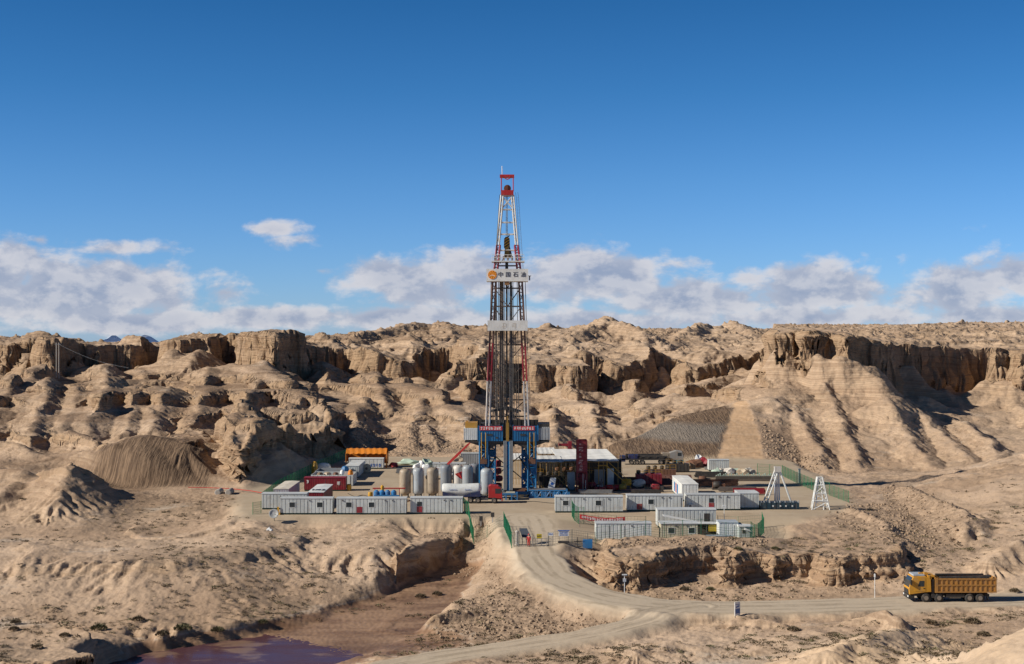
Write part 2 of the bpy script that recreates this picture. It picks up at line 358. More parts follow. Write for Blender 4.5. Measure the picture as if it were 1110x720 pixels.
def rain(H, cell, rounds, drops, steps, seed, rate=0.16, cap=3.2, soft=1):
    """wash the surface H (square cells) with running water; returns the change in height"""
    rg = np.random.RandomState(seed); h = H.astype(np.float32).copy(); ny, nx = h.shape
    for r in range(rounds):
        px = (rg.rand(drops) * (nx - 3) + 1).astype(np.float32); py = (rg.rand(drops) * (ny - 3) + 1).astype(np.float32)
        dx = np.zeros(drops, np.float32); dy = np.zeros(drops, np.float32)
        sp = np.ones(drops, np.float32); wa = np.ones(drops, np.float32); se = np.zeros(drops, np.float32)
        D = np.zeros(h.size, np.float32); hf = h.ravel()
        i = py.astype(np.int32); j = px.astype(np.int32)
        for k in range(steps):
            u = px - j; v = py - i; b = i * nx + j
            a00 = hf[b]; a10 = hf[b + 1]; a01 = hf[b + nx]; a11 = hf[b + nx + 1]
            gx = (a10 - a00) * (1 - v) + (a11 - a01) * v; gy = (a01 - a00) * (1 - u) + (a11 - a10) * u
            ho = a00 * (1 - u) * (1 - v) + a10 * u * (1 - v) + a01 * (1 - u) * v + a11 * u * v
            dx = dx * 0.12 - gx * 0.88; dy = dy * 0.12 - gy * 0.88
            ln = np.sqrt(dx * dx + dy * dy) + 1e-7; dx /= ln; dy /= ln
            px = np.clip(px + dx, 1, nx - 2.01); py = np.clip(py + dy, 1, ny - 2.01)
            i2 = py.astype(np.int32); j2 = px.astype(np.int32)
            u2 = px - j2; v2 = py - i2; b2 = i2 * nx + j2
            hn = (hf[b2] * (1 - u2) + hf[b2 + 1] * u2) * (1 - v2) + (hf[b2 + nx] * (1 - u2) + hf[b2 + nx + 1] * u2) * v2
            dh = hn - ho
            c = np.maximum(-dh, 0.006) * sp * wa * cap
            ex = se - c
            dep = np.where(dh > 0, np.minimum(dh, se), np.where(ex > 0, ex * 0.25, 0))
            ero = np.where((dh <= 0) & (ex <= 0), np.minimum(-ex * rate, -dh), 0)
            q = dep - ero; se = se - q
            for o, w in ((0, (1 - u) * (1 - v)), (1, u * (1 - v)), (nx, (1 - u) * v), (nx + 1, u * v)):
                np.add.at(D, b + o, q * w)
            sp = np.sqrt(np.clip(sp * sp - dh * 2.0, 0.05, 9)); wa *= 0.975
            i, j = i2, j2
            if k % 6 == 5:
                h += blur(np.clip(D, -0.4, 0.4).reshape(h.shape), soft); hf = h.ravel(); D[:] = 0
    return h - H

def build_erosion():
    gx = np.arange(EX0, EX1, EC, dtype=np.float32); gy = np.arange(EY0, EY1, EC, dtype=np.float32)
    X, Y = np.meshgrid(gx, gy)
    out = []
    for n, fn in enumerate((base_low, base_up)):
        B = fn(X, Y) + fbm(X, Y, 34, 3, 5) * 1.6 + fbm(X, Y, 7, 3, 15) * 0.45
        d = rain(B / EC, EC, 7, 26000, 50, 3 + n, 0.35, 3.5) * EC
        d = np.where(d > 0, np.minimum(d, 2.0) * 0.45, np.maximum(d, -5) * 0.75)
        S = blur(B + d, 3)
        gyy, gxx = np.gradient(S, EC)
        sl = np.sqrt(gxx ** 2 + gyy ** 2)
        d = d + gullies(S, X, Y, EC, gxx, gyy, 2, 17.0, 9.0) * sstep(0.12, 0.55, sl) * 0.75
        out.append(d.astype(np.float32))
    return out
ERO = build_erosion()
NX0, NX1, NY0, NY1, NC = -95.0, 110.0, 120.0, 262.0, 0.4
def build_near_erosion():
    X, Y = np.meshgrid(np.arange(NX0, NX1, NC, dtype=np.float32), np.arange(NY0, NY1, NC, dtype=np.float32))
    B = base_low(X, Y) + fbm(X, Y, 34, 1, 5) * 0.4 + fbm(X, Y, 14, 1, 25) * 0.2
    d = rain(B / NC, NC, 8, 14000, 60, 9, 0.35, 3.5) * NC
    return np.where(d > 0, np.minimum(d, 0.8) * 0.4, np.maximum(d, -1.6) * 1.3).astype(np.float32)
NERO = build_near_erosion()

def grid_sample(A, x, y, ox=None, oy=None, c=None):
    if ox is None: ox, oy, c = EX0, EY0, EC
    u = np.clip((x - ox) / c, 0, A.shape[1] - 1.001); v = np.clip((y - oy) / c, 0, A.shape[0] - 1.001)
    i = u.astype(np.int32); j = v.astype(np.int32); fu = u - i; fv = v - j
    fu = fu * fu * (3 - 2 * fu); fv = fv * fv * (3 - 2 * fv)
    return (A[j, i] * (1 - fu) + A[j, i + 1] * fu) * (1 - fv) + (A[j + 1, i] * (1 - fu) + A[j + 1, i + 1] * fu) * fv

def terrace(h, x, y, S, strength, seed):
    w = fbm(x, y, 60, 2, seed) * 1.2
    t = (h + w) / S
    fl = np.floor(t); fr = t - fl
    st = sstep(0.62, 0.76, fr) * 0.36 + fr * 0.64
    return h + (fl + st - t) * S * strength

def height(x, y, masks=False):
    x = np.asarray(x, np.float32); y = np.asarray(y, np.float32)
    far = sstep(236, 285, y)
    z = base_low(x, y)
    cut = cut_mask(x, y)
    hum = fbm(x, y, 34, 3, 5)
    z = z + hum * (0.45 + 0.25 * far) * (1 - 0.8 * cut) * (1 - 0.6 * sstep(825, 860, x / np.maximum(y, 1) * F + 555))
    pxx = x / np.maximum(y, 1) * F + 555
    tal = sstep(825, 860, pxx) * sstep(312, 330, y)
    z = z + grid_sample(ERO[0], x, y) * (0.2 + 0.8 * far) * (1 - cut)
    near = 1 - sstep(240, 258, y)
    z = z + grid_sample(NERO, x, y, NX0, NY0, NC) * near * (0.35 + 0.85 * sstep(-.35, .35, fbm(x, y, 17, 2, 191)))
    z = z + fbm(x, y, 7.5, 4, 21) * (0.12 + 0.08 * far) * (1 - 0.85 * cut)
    z = z + (ridged(x, y, 6.5, 3, 161) - 1.15) * 0.30 * far * (1 - cut) * (1 - 0.3 * tal) * (0.25 + 0.75 * sstep(330, 420, pxx))
    # bedded steps on the hills
    reg = sstep(-0.25, 0.35, fbm(x, y, 85, 2, 31) + 0.4 * sstep(0, -40, x))
    cl = np.zeros_like(z)
    hb = z + fbm(x, y, 70, 2, 33) * 1.5 + fbm(x, y, 6, 2, 35) * 0.25
    zb0 = z
    for z0, A in ((4.6, 1.5), (8.6, 2.6), (12.6, 2.0)):
        on = far * (1 - cut) * (1 - tal) * sstep(-0.35, 0.15, fbm(x, y, 55, 2, int(z0 * 10)) + 0.15 * sstep(0, -40, x))
        z = z + A * np.clip(0.8 + 1.0 * fbm(x, y, 30, 2, 37), 0.15, 1.4) * on * sstep(z0, z0 + 0.55, hb) * (1 - sstep(z0 + 0.6, z0 + 5.0, hb))
        cl = np.maximum(cl, on * sstep(z0 - 0.1, z0 + 0.1, hb) * (1 - sstep(z0 + 0.5, z0 + 0.75, hb)))
    # small scarps
    w1 = fbm(x, y, 9, 3, 41); fl1 = ridged(x, y, 3.6, 2, 45)
    for poly, top, amp, wd in SCARPS:
        x0, y0 = poly.min(0) - 12; x1, y1 = poly.max(0) + 12
        sel = (x > x0) & (x < x1) & (y > y0) & (y < y1)
        if not sel.any(): continue
        xs, ys = x[sel], y[sel]
        s = sdf(poly, xs, ys) + w1[sel] * amp * 0.9 + (fl1[sel] - 1) * amp * (0.22 if isinstance(top, tuple) else 0.38)
        m = face(np.clip(s / wd, 0, 1))
        if isinstance(top, tuple):
            tz = z[sel] + top[1] * np.exp(-np.maximum(s, 0) / (top[1] * 5.0)) * (0.9 + 0.25 * w1[sel])
        else:
            tz = np.maximum(z[sel], top + hum[sel] * 0.35 * amp + 0.02 * s + fbm(xs, ys, 5, 3, 49) * 0.14 * amp)
        tz = np.maximum(tz, z[sel])
        up = tz - z[sel]
        z[sel] = z[sel] + up * m
        cl[sel] = np.maximum(cl[sel], sstep(0.5, 2.0, up) * sstep(-1.0, 0.1, s) * (1 - sstep(wd, wd + 1.0, s)))
    # the plateaus
    sel = y > 380
    if sel.any():
        xs, ys = x[sel], y[sel]
        zz = z[sel]; cc = cl[sel]
        W = fbm(xs, ys, 36, 4, 51) * 9.5
        FLU = (ridged(xs, ys, 9.0, 2, 55) - 1.2) * 1.1
        rough = ridged(xs, ys, 30, 4, 61) - 1.1
        ups = base_up(xs, ys)
        er = grid_sample(ERO[1], xs, ys)
        for poly, surf, wd in ((POLY1, SURF_UP1, 4.6), (POLY2, SURF_UP2, 4.2)):
            s0 = sdf(poly, xs, ys)
            s = s0 + W + FLU
            edge = sstep(0, 30, s)
            top = np.where(xs / ys * F + 555 > 838, ups, ups) if surf is SURF_UP1 else np.maximum(ups, surf(xs, ys))
            top = top + er * edge * (0.55 + 0.45 * (1 - sstep(560, 700, ys))) + rough * (0.9 + 0.6 * edge) + fbm(xs, ys, 12, 3, 65) * 1.0 + np.maximum(ridged(xs, ys, 13, 3, 67) - 1.15, 0) * 2.6 * edge
            top = top + (terrace(top, xs, ys, 3.4, 1.0, 71) - top) * 0.4
            m = face(np.clip(s / wd, 0, 1))
            # apron of fallen debris at the foot
            up = np.maximum(top - zz, 0)
            ap = np.exp(-np.maximum(-s0 - 2.0, 0) / 13.0) * sstep(3, 12, up) * (s < 0.5)
            zz = zz + ap * up * np.clip(0.10 + 0.75 * fbm(xs, ys, 20, 2, 75), 0.03, 0.62)
            up = np.maximum(top - zz, 0)
            zz = zz + up * m
            cc = np.maximum(cc * (1 - m), sstep(2.0, 6.0, up) * sstep(-0.8, 0.2, s) * (1 - sstep(wd * 0.95, wd * 1.15, s)))
        z[sel] = zz; cl[sel] = cc
    # levelled ground
    s = sdf(PAD, x, y) + noise2(x / 6, y / 6, 81) * 0.9
    m_pad = sstep(-5.0, -0.5, s)
    padz = -1.2 * sstep(232, 226, y) * sstep(6, 19, x)
    z = z + (padz - z) * m_pad
    m_ter = m_pad * 0
    dc, zc = line_dist(CAUSEL, x, y)
    z = z + (zc - z) * (1 - sstep(2.5, 8.0, dc)) * (1 - m_pad)
    dr, zr = line_dist(ROADL, x, y)
    dt, zt = line_dist(TRACKL, x, y)
    nw = noise2(x / 5, y / 5, 83) * 0.7
    hw = np.interp(y, [170, 180, 200, 215], [3.6, 3.1, 2.4, 3.2]); kr = 1 - sstep(hw, hw + 2.6, dr + nw); kt = 1 - sstep(2.1, 4.6, dt + nw)
    z = z + (zt - z) * kt
    z = z + (zr - z) * kr
    # wheel ruts, small stones and crumbs
    lev = np.maximum(np.maximum(m_pad, kr), np.maximum(kt, m_ter))
    dw, zw = line_dist(WASHL, x, y)
    ww = np.interp(y, [160, 178, 198, 212], [9.0, 7.0, 4.2, 2.6])
    kw = 1 - sstep(ww, ww + 3.2, dw + noise2(x / 4, y / 4, 87) * 1.4)
    z = z + (np.minimum(zw, z) - z) * kw * (1 - kr) * (1 - kt)
    rut = np.exp(-((np.abs(dt) - 0.95) / 0.28) ** 2) * kt
    z = z - 0.10 * rut
    z = z + 0.38 * np.exp(-((dr + nw - hw - 1.6) / 0.8) ** 2) * np.clip(0.5 + 1.5 * noise2(x / 3, y / 3, 85), 0, 1) * (1 - m_pad)
    mid = fbm(x, y, 2.4, 3, 91)
    z = z + mid * (0.10 * (1 - 0.93 * lev)) * (1 - 0.8 * kw)
    z = z + (ridged(x, y, 4.2, 3, 93) - 1.15) * 0.09 * near * (1 - lev) * (1 - kw)
    z = z + fbm(x, y, 0.55, 2, 95) * 0.05 * (1 - 0.8 * lev)
    if not masks:
        return z
    return z, dict(kw=kw, cl=cl, pad=m_pad, ter=m_ter, road=kr, track=kt, dr=dr, dt=dt, spad=s)

# ------------------------------------------------------------------ the ground sheet: columns on bearings, rows dense where the slope turns to the eye
def build_ground(ncol=1300, nrow=1250, p0=-230.0, p1=1340.0, y0=92.0, y1=1320.0):
    cols = np.linspace(p0, p1, ncol).astype(np.float32)
    cc = cols[::10]
    rr = np.exp(np.linspace(math.log(y0), math.log(y1), 2200)).astype(np.float32)
    CX, RY = np.meshgrid(cc, rr, indexing='ij')
    Z = height((CX - 555) * RY / F, RY)
    ang = (CAMZ - Z) / RY * F
    da = np.abs(np.diff(ang, axis=1)); dl = np.diff(np.log(RY), axis=1)
    dens = np.minimum(da, 6.0) + dl * 160.0 * np.clip(420.0 / RY[:, 1:], 0.25, 1.0) 
    k = np.exp(-0.5 * (np.arange(-9, 10) / 4.0) ** 2); k /= k.sum()
    pad = np.pad(dens, ((9, 9), (0, 0)), mode='edge')
    dens = sum(pad[i:i + dens.shape[0]] * k[i] for i in range(19))
    k2 = np.ones(9) / 9
    dens = np.apply_along_axis(lambda v: np.convolve(np.pad(v, 4, mode='edge'), k2, 'valid'), 1, dens)
    cum = np.concatenate([np.zeros((len(cc), 1)), np.cumsum(dens, 1)], 1); cum /= cum[:, -1:]
    t = np.linspace(0, 1, nrow)
    rows = np.stack([np.interp(t, cum[i], rr) for i in range(len(cc))])          # coarse columns x rows
    full = np.stack([np.interp(cols, cc, rows[:, j]) for j in range(nrow)], 1).astype(np.float32)
    Y = full; X = (cols[:, None] - 555) * Y / F
    Z, M = height(X, Y, True)
    # ledges and overhangs: push cliff faces in and out along their horizontal normal by bed
    gi_x, gj_x = np.gradient(X); gi_y, gj_y = np.gradient(Y); gi_z, gj_z = np.gradient(Z)
    nx = gi_y * gj_z - gi_z * gj_y; ny = gi_z * gj_x - gi_x * gj_z; nz = gi_x * gj_y - gi_y * gj_x
    ln = np.sqrt(nx * nx + ny * ny + nz * nz) + 1e-9
    nx /= ln; ny /= ln; nz /= ln
    sg = np.sign(nz); nx *= sg; ny *= sg; nz = np.abs(nz)
    steep = sstep(0.35, 0.75, 1 - nz) * sstep(0.12, 0.6, M['cl'])
    zb = Z + fbm(X, Y, 40, 2, 101) * 1.0
    bed = noise2(zb * 0.42, zb * 0 + 3.7, 103) * 0.9 + sstep(-.12, .12, noise2(zb * 0.9, zb * 0 + 9.1, 104)) * 0.9 - .45
    rough = noise2((X + Y * 0.6) * 0.35, zb * 0.5, 105) * 0.6 + noise2((X - Y * 0.5) * 0.9, zb * 0.9, 106) * 0.45
    sc = np.where(Y < 240, 0.5, 1.0)
    amt = steep * (bed * 2.3 + rough * 0.8) * 0.8 * sc
    hl = np.sqrt(nx * nx + ny * ny) + 1e-6
    X = X + nx / hl * amt; Y = Y + ny / hl * amt
    nC, nR = X.shape
    co = np.stack([X, Y, Z], -1).reshape(-1, 3).astype(np.float32)
    idx = np.arange(nC * nR, dtype=np.int32).reshape(nC, nR)
    q = np.stack([idx[:-1, :-1], idx[1:, :-1], idx[1:, 1:], idx[:-1, 1:]], -1).reshape(-1, 4)
    me = bpy.data.meshes.new('ground')
    me.vertices.add(len(co)); me.vertices.foreach_set('co', co.ravel())
    me.loops.add(q.size); me.loops.foreach_set('vertex_index', q.ravel())
    me.polygons.add(len(q)); me.polygons.foreach_set('loop_start', np.arange(0, q.size, 4, dtype=np.int32))
    me.update(calc_edges=True)
    me.polygons.foreach_set('use_smooth', np.ones(len(q), bool))
    # what the ground is made of, by place
    px = X / np.maximum(Y, 1) * F + 555
    x, y, z = X, Y, Z
    dug = np.zeros_like(Z)
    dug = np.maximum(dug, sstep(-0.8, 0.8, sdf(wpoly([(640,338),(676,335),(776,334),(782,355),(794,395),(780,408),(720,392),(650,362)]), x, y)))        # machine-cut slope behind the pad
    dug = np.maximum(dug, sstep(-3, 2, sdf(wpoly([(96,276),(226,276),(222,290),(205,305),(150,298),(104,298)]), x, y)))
    spoil = np.zeros_like(Z)
    for P in ([(540,203),(566,198),(600,184),(640,177),(690,171.5),(670,167),(560,166),(470,170),(520,188)],          # rubble under the road
              [(890,248),(960,250),(1000,225),(1020,205),(985,199),(940,214),(895,232)],
              [(960,280),(1010,262),(1050,225),(1030,206),(1000,215),(960,250)],
              [(320,400),(370,392),(450,398),(520,365),(480,352),(400,352),(345,372)],
              [(250,455),(330,420),(330,405),(262,420)],
              [(826,378),(850,362),(900,330),(880,322),(836,330),(830,350)],
              [(640,206),(830,206),(830,200),(640,200)],
              [(505,232),(545,231),(556,205),(545,198),(500,208),(455,222)],
              [(150,268),(275,262),(275,250),(180,258)]):
        spoil = np.maximum(spoil, sstep(-2.5, 2.5, sdf(wpoly(P), x, y) + noise2(x / 4, y / 4, 111) * 2.0))
    wet = np.maximum(sstep(-5.9, -6.3, z + noise2(x / 9, y / 9, 113) * 0.25), sstep(0.3, 0.8, M['kw'])) * (y < 226) * sstep(120, 150, px)
    fine = np.maximum(sstep(-0.8, 0.8, sdf(wpoly([(776,333),(828,333),(824,360),(815,385),(806,412),(796,402),(783,357)]), x, y) + noise2(x / 5, y / 5, 119) * 0.6), 0.75 * sstep(-4, 4, sdf(wpoly([(870,152),(1010,152),(1060,128),(1420,128),(1420,90),(840,100)]), x, y)))    # smoothed cut; near mounds paler, part of their sunlit brightness put into colour
    att = me.attributes.new('zone', 'FLOAT_COLOR', 'POINT')
    base = np.maximum(np.maximum(M['road'], M['track'] * 0.9), np.maximum(M['pad'], M['ter'] * 0.8))
    att.data.foreach_set('color', np.stack([spoil * (1 - base), wet, base, dug], -1).astype(np.float32).ravel())
    at2 = me.attributes.new('rock', 'FLOAT_COLOR', 'POINT')
    at2.data.foreach_set('color', np.stack([M['cl'], fine, np.maximum(M['road'], M['track']), np.clip(np.where(M['dt'] < 2.2, M['dt'] * 1.25, M['dr']), 0, 10) / 10], -1).astype(np.float32).ravel())
    ob = bpy.data.objects.new('ground', me); COL.objects.link(ob); ob['kind'] = 'structure'
    return ob

GROUND = build_ground()
print('ground built', round(time.time() - T0, 1))
def gz(x, y):
    return float(height(np.array([x], np.float32), np.array([y], np.float32))[0])
# ------------------------------------------------------------------ node helpers
def new_mat(name):
    m = bpy.data.materials.new(name); m.use_nodes = True
    nt = m.node_tree; nt.nodes.clear()
    return m, nt
class NB:
    def __init__(self, nt): self.nt = nt
    def n(self, typ, **kw):
        nd = self.nt.nodes.new(typ)
        for k, v in kw.items():
            if k.startswith('_'): setattr(nd, k[1:], v)
            else: nd.inputs[k].default_value = v
        return nd
    def l(self, a, b): self.nt.links.new(a, b)
    def put(self, sock, v):
        if isinstance(v, bpy.types.NodeSocket): self.l(v, sock)
        else: sock.default_value = v
    def math(self, op, a, b=0.0, c=None, clamp=False):
        nd = self.nt.nodes.new('ShaderNodeMath'); nd.operation = op; nd.use_clamp = clamp
        self.put(nd.inputs[0], a); self.put(nd.inputs[1], b)
        if c is not None: self.put(nd.inputs[2], c)
        return nd.outputs[0]
    def mix(self, f, a, b, blend='MIX'):
        nd = self.nt.nodes.new('ShaderNodeMix'); nd.data_type = 'RGBA'; nd.blend_type = blend
        self.put(nd.inputs[0], f)
        for i, v in ((6, a), (7, b)):
            if isinstance(v, bpy.types.NodeSocket): self.l(v, nd.inputs[i])
            else: nd.inputs[i].default_value = (*v[:3], 1)
        return nd.outputs[2]
    def ss(self, a, b, x):
        nd = self.nt.nodes.new('ShaderNodeMapRange'); nd.interpolation_type = 'SMOOTHSTEP'
        self.put(nd.inputs[0], x); self.put(nd.inputs[1], a); self.put(nd.inputs[2], b)
        return nd.outputs[0]
    def noise(self, vec, scale, detail=4, rough=0.55, dist=0.0):
        nd = self.nt.nodes.new('ShaderNodeTexNoise')
        nd.inputs['Scale'].default_value = scale; nd.inputs['Detail'].default_value = detail
        nd.inputs['Roughness'].default_value = rough; nd.inputs['Distortion'].default_value = dist
        if vec is not None: self.l(vec, nd.inputs['Vector'])
        return nd.outputs[0]
    def scale(self, vec, s):
        nd = self.nt.nodes.new('ShaderNodeMapping'); self.l(vec, nd.inputs[0]); nd.inputs['Scale'].default_value = s
        return nd.outputs[0]

def ground_material():
    m, nt = new_mat('badland_ground'); b = NB(nt)
    out = b.n('ShaderNodeOutputMaterial'); bs = b.n('ShaderNodeBsdfPrincipled')
    b.l(bs.outputs[0], out.inputs[0])
    geo = b.n('ShaderNodeNewGeometry'); pos = geo.outputs['Position']
    sep = b.n('ShaderNodeSeparateXYZ'); b.l(pos, sep.inputs[0])
    sn = b.n('ShaderNodeSeparateXYZ'); b.l(geo.outputs['True Normal'], sn.inputs[0])
    zone = b.n('ShaderNodeAttribute', _attribute_name='zone'); zs = b.n('ShaderNodeSeparateColor'); b.l(zone.outputs['Color'], zs.inputs[0])
    rock = b.n('ShaderNodeAttribute', _attribute_name='rock'); rs = b.n('ShaderNodeSeparateColor'); b.l(rock.outputs['Color'], rs.inputs[0])
    spoil, wet, base = zs.outputs[0], zs.outputs[1], zs.outputs[2]; dug = zone.outputs['Alpha']
    cliff, fine, road = rs.outputs[0], rs.outputs[1], rs.outputs[2]
    n_big = b.noise(pos, 0.018, 4, 0.55); n_mid = b.noise(pos, 0.11, 5, 0.6); n_sm = b.noise(pos, 0.9, 5, 0.65); n_ti = b.noise(pos, 5.0, 3, 0.7)
    # silts: buff to pale to brown
    c = b.mix(b.ss(0.34, 0.66, n_big), (0.405, 0.275, 0.180), (0.575, 0.422, 0.297))
    c = b.mix(b.math('MULTIPLY', b.ss(0.50, 0.68, n_mid), 0.62), c, (0.275, 0.187, 0.120))
    c = b.mix(b.math('MULTIPLY', b.ss(0.52, 0.70, n_sm), 0.35), c, (0.26, 0.175, 0.108))
    c = b.mix(b.math('MULTIPLY', b.ss(0.56, 0.40, n_ti), 0.22), c, (0.64, 0.475, 0.33))
    # brown bands on hills west of the pad: bedding, with hillside shade put into colour
    wob0 = b.math('MULTIPLY', b.math('SUBTRACT', b.noise(pos, 0.02, 3, 0.5), 0.5), 9.0)
    cz0 = b.n('ShaderNodeCombineXYZ'); b.l(b.math('ADD', sep.outputs[2], wob0), cz0.inputs[2])
    bb = b.ss(0.44, 0.56, b.noise(cz0.outputs[0], 0.30, 2, 0.6))
    bb = b.math('MULTIPLY', b.math('MULTIPLY', bb, b.ss(250, 268, sep.outputs[1])), b.math('MULTIPLY', b.ss(60, -30, sep.outputs[0]), 0.85))
    c = b.mix(bb, c, b.mix(n_sm, (0.205, 0.130, 0.080), (0.32, 0.212, 0.135)))
    # bedding: bands of harder and softer layers, seen where the ground is steep
    wob = b.math('MULTIPLY', b.math('SUBTRACT', b.noise(pos, 0.03, 3, 0.5), 0.5), 7.0)
    zz = b.math('ADD', sep.outputs[2], wob)
    cz = b.n('ShaderNodeCombineXYZ'); b.l(zz, cz.inputs[2])
    bed1 = b.noise(cz.outputs[0], 0.55, 3, 0.75); bed2 = b.noise(cz.outputs[0], 2.4, 2, 0.6)
    steep = b.ss(0.965, 0.80, sn.outputs[2])
    bedc = b.mix(b.ss(0.40, 0.58, bed1), (0.255, 0.168, 0.104), (0.52, 0.378, 0.250))
    bedc = b.mix(b.math('MULTIPLY', b.ss(0.50, 0.60, bed2), 0.55), bedc, (0.225, 0.145, 0.090))
    c = b.mix(b.math('MULTIPLY', steep, 0.6), c, bedc)
    # weathered crust on cliffs: vertical streaks
    st = b.noise(b.scale(pos, (0.55, 0.55, 0.05)), 1.0, 4, 0.65)
    rk = b.mix(b.ss(0.30, 0.70, st), (0.33, 0.215, 0.130), (0.43, 0.300, 0.186))
    rk = b.mix(b.math('MULTIPLY', b.ss(0.48, 0.56, bed1), 0.6), rk, (0.225, 0.130, 0.074))
    rk = b.mix(b.math('MULTIPLY', b.ss(0.52, 0.60, bed2), 0.45), rk, (0.50, 0.355, 0.225))
    c = b.mix(b.math('MULTIPLY', cliff, 0.8), c, rk)
    # dark pebble lag and salt on flats
    flat = b.ss(0.90, 0.99, sn.outputs[2])
    lag = b.math('MULTIPLY', b.math('MULTIPLY', b.ss(0.50, 0.66, b.noise(pos, 0.045, 5, 0.7)), flat), 0.65)
    c = b.mix(lag, c, (0.25, 0.178, 0.118))
    salt = b.math('MULTIPLY', b.math('MULTIPLY', b.ss(0.58, 0.70, b.noise(b.scale(pos, (1, 1.6, 1)), 0.05, 4, 0.6)), flat), 0.6)
    c = b.mix(salt, c, (0.60, 0.51, 0.41))
    gv = b.math('MULTIPLY', b.ss(0.55, 0.68, b.noise(pos, 0.028, 6, 0.72)), 0.5)
    c = b.mix(gv, c, (0.285, 0.215, 0.158))
    # broken spoil
    vor = b.n('ShaderNodeTexVoronoi', Scale=1.5); b.l(pos, vor.inputs['Vector'])
    vs = b.n('ShaderNodeSeparateColor'); b.l(vor.outputs['Color'], vs.inputs[0])
    spc = b.mix(vs.outputs[0], (0.20, 0.137, 0.092), (0.43, 0.305, 0.205))
    c = b.mix(b.math('MULTIPLY', spoil, 0.75), c, spc)
    # machine-cut slopes: tooth marks run down the face
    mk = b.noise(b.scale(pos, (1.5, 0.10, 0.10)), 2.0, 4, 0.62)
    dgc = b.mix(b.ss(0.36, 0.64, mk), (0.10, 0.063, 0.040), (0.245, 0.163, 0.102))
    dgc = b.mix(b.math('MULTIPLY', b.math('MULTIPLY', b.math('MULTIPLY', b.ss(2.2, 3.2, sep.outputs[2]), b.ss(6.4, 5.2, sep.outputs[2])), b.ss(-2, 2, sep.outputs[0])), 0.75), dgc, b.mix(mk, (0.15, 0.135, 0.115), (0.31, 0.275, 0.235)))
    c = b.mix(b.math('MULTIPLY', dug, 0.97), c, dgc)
    c = b.mix(b.math('MULTIPLY', fine, 0.92), c, b.mix(b.ss(250, 300, sep.outputs[1]), b.mix(b.ss(0.35, 0.65, n_mid), (0.60, 0.44, 0.29), (0.66, 0.50, 0.35)), b.mix(b.ss(0.4, 0.6, bed2), (0.54, 0.345, 0.195), (0.62, 0.42, 0.255))))
    # pad gravel and dusty road
    pdc = b.mix(b.ss(0.35, 0.65, n_mid), (0.42, 0.325, 0.225), (0.48, 0.385, 0.275))
    pdc = b.mix(b.math('MULTIPLY', b.ss(0.55, 0.70, b.noise(pos, 0.3, 4, 0.7)), 0.3), pdc, (0.30, 0.225, 0.155))
    pdc = b.mix(b.math('MULTIPLY', road, 0.7), pdc, (0.56, 0.465, 0.35))
    c = b.mix(base, c, pdc)
    da = b.math('MULTIPLY', rock.outputs['Alpha'], 10.0)
    jit = b.math('MULTIPLY', b.math('SUBTRACT', b.noise(pos, 0.12, 3, 0.6), 0.5), 1.6)
    tw = b.math('SINE', b.math('MULTIPLY', b.math('ADD', da, jit), 3.4))
    trk = b.math('MULTIPLY', b.math('MULTIPLY', b.ss(0.2, 0.95, tw), road), b.ss(0.35, 0.60, b.noise(pos, 0.25, 4, 0.6)))
    # wet silt
    wn = b.noise(b.scale(pos, (0.5, 1.3, 1)), 0.16, 6, 0.65)
    wc = b.mix(b.ss(0.38, 0.62, wn), (0.170, 0.092, 0.054), (0.345, 0.212, 0.128))
    rim = b.math('MULTIPLY', b.math('MULTIPLY', b.ss(0.08, 0.35, wet), b.ss(0.95, 0.55, wet)), b.ss(0.40, 0.60, n_sm))
    c = b.mix(b.math('MULTIPLY', rim, 0.7), c, (0.60, 0.52, 0.42))
    c = b.mix(b.math('MULTIPLY', wet, 0.9), c, wc)
    c = b.mix(b.math('MULTIPLY', trk, 0.6), c, (0.30, 0.235, 0.165))
    b.l(c, bs.inputs['Base Color'])
    ro = b.math('SUBTRACT', 0.95, b.math('MULTIPLY', wet, 0.45)); b.l(ro, bs.inputs['Roughness'])
    bs.inputs['Specular IOR Level'].default_value = 0.25
    # relief too small for the mesh
    hgt = b.math('ADD', b.math('MULTIPLY', n_sm, 0.55), b.math('MULTIPLY', n_ti, 0.16))
    hgt = b.math('ADD', hgt, b.math('MULTIPLY', b.math('MULTIPLY', vor.outputs['Distance'], spoil), -0.5))
    hgt = b.math('ADD', hgt, b.math('MULTIPLY', b.math('MULTIPLY', mk, dug), 1.2))
    hgt = b.math('ADD', hgt, b.math('MULTIPLY', b.math('MULTIPLY', b.math('ADD', b.math('MULTIPLY', st, 0.4), b.math('ADD', b.math('MULTIPLY', bed2, 1.6), b.math('MULTIPLY', bed1, 1.4))), cliff), 1.1))
    hgt = b.math('MULTIPLY', hgt, b.math('SUBTRACT', 1.0, b.math('MULTIPLY', b.math('MAXIMUM', b.math('MAXIMUM', base, wet), fine), 0.75)))
    crk = b.n('ShaderNodeTexVoronoi', Scale=0.42); crk.feature = 'F1'; b.l(b.scale(pos, (1, 1, 1.6)), crk.inputs['Vector'])
    hgt = b.math('ADD', hgt, b.math('MULTIPLY', b.math('MULTIPLY', crk.outputs['Distance'], b.ss(255, 300, sep.outputs[1])), b.math('MULTIPLY', steep, -0.9)))
    hgt = b.math('MULTIPLY', hgt, b.math('ADD', 1.0, b.math('MULTIPLY', b.ss(250, 330, sep.outputs[1]), 1.3)))
    bp = b.n('ShaderNodeBump', Strength=0.6, Distance=0.4); b.l(hgt, bp.inputs['Height']); b.l(bp.outputs[0], bs.inputs['Normal'])
    return m
GROUND.data.materials.append(ground_material())

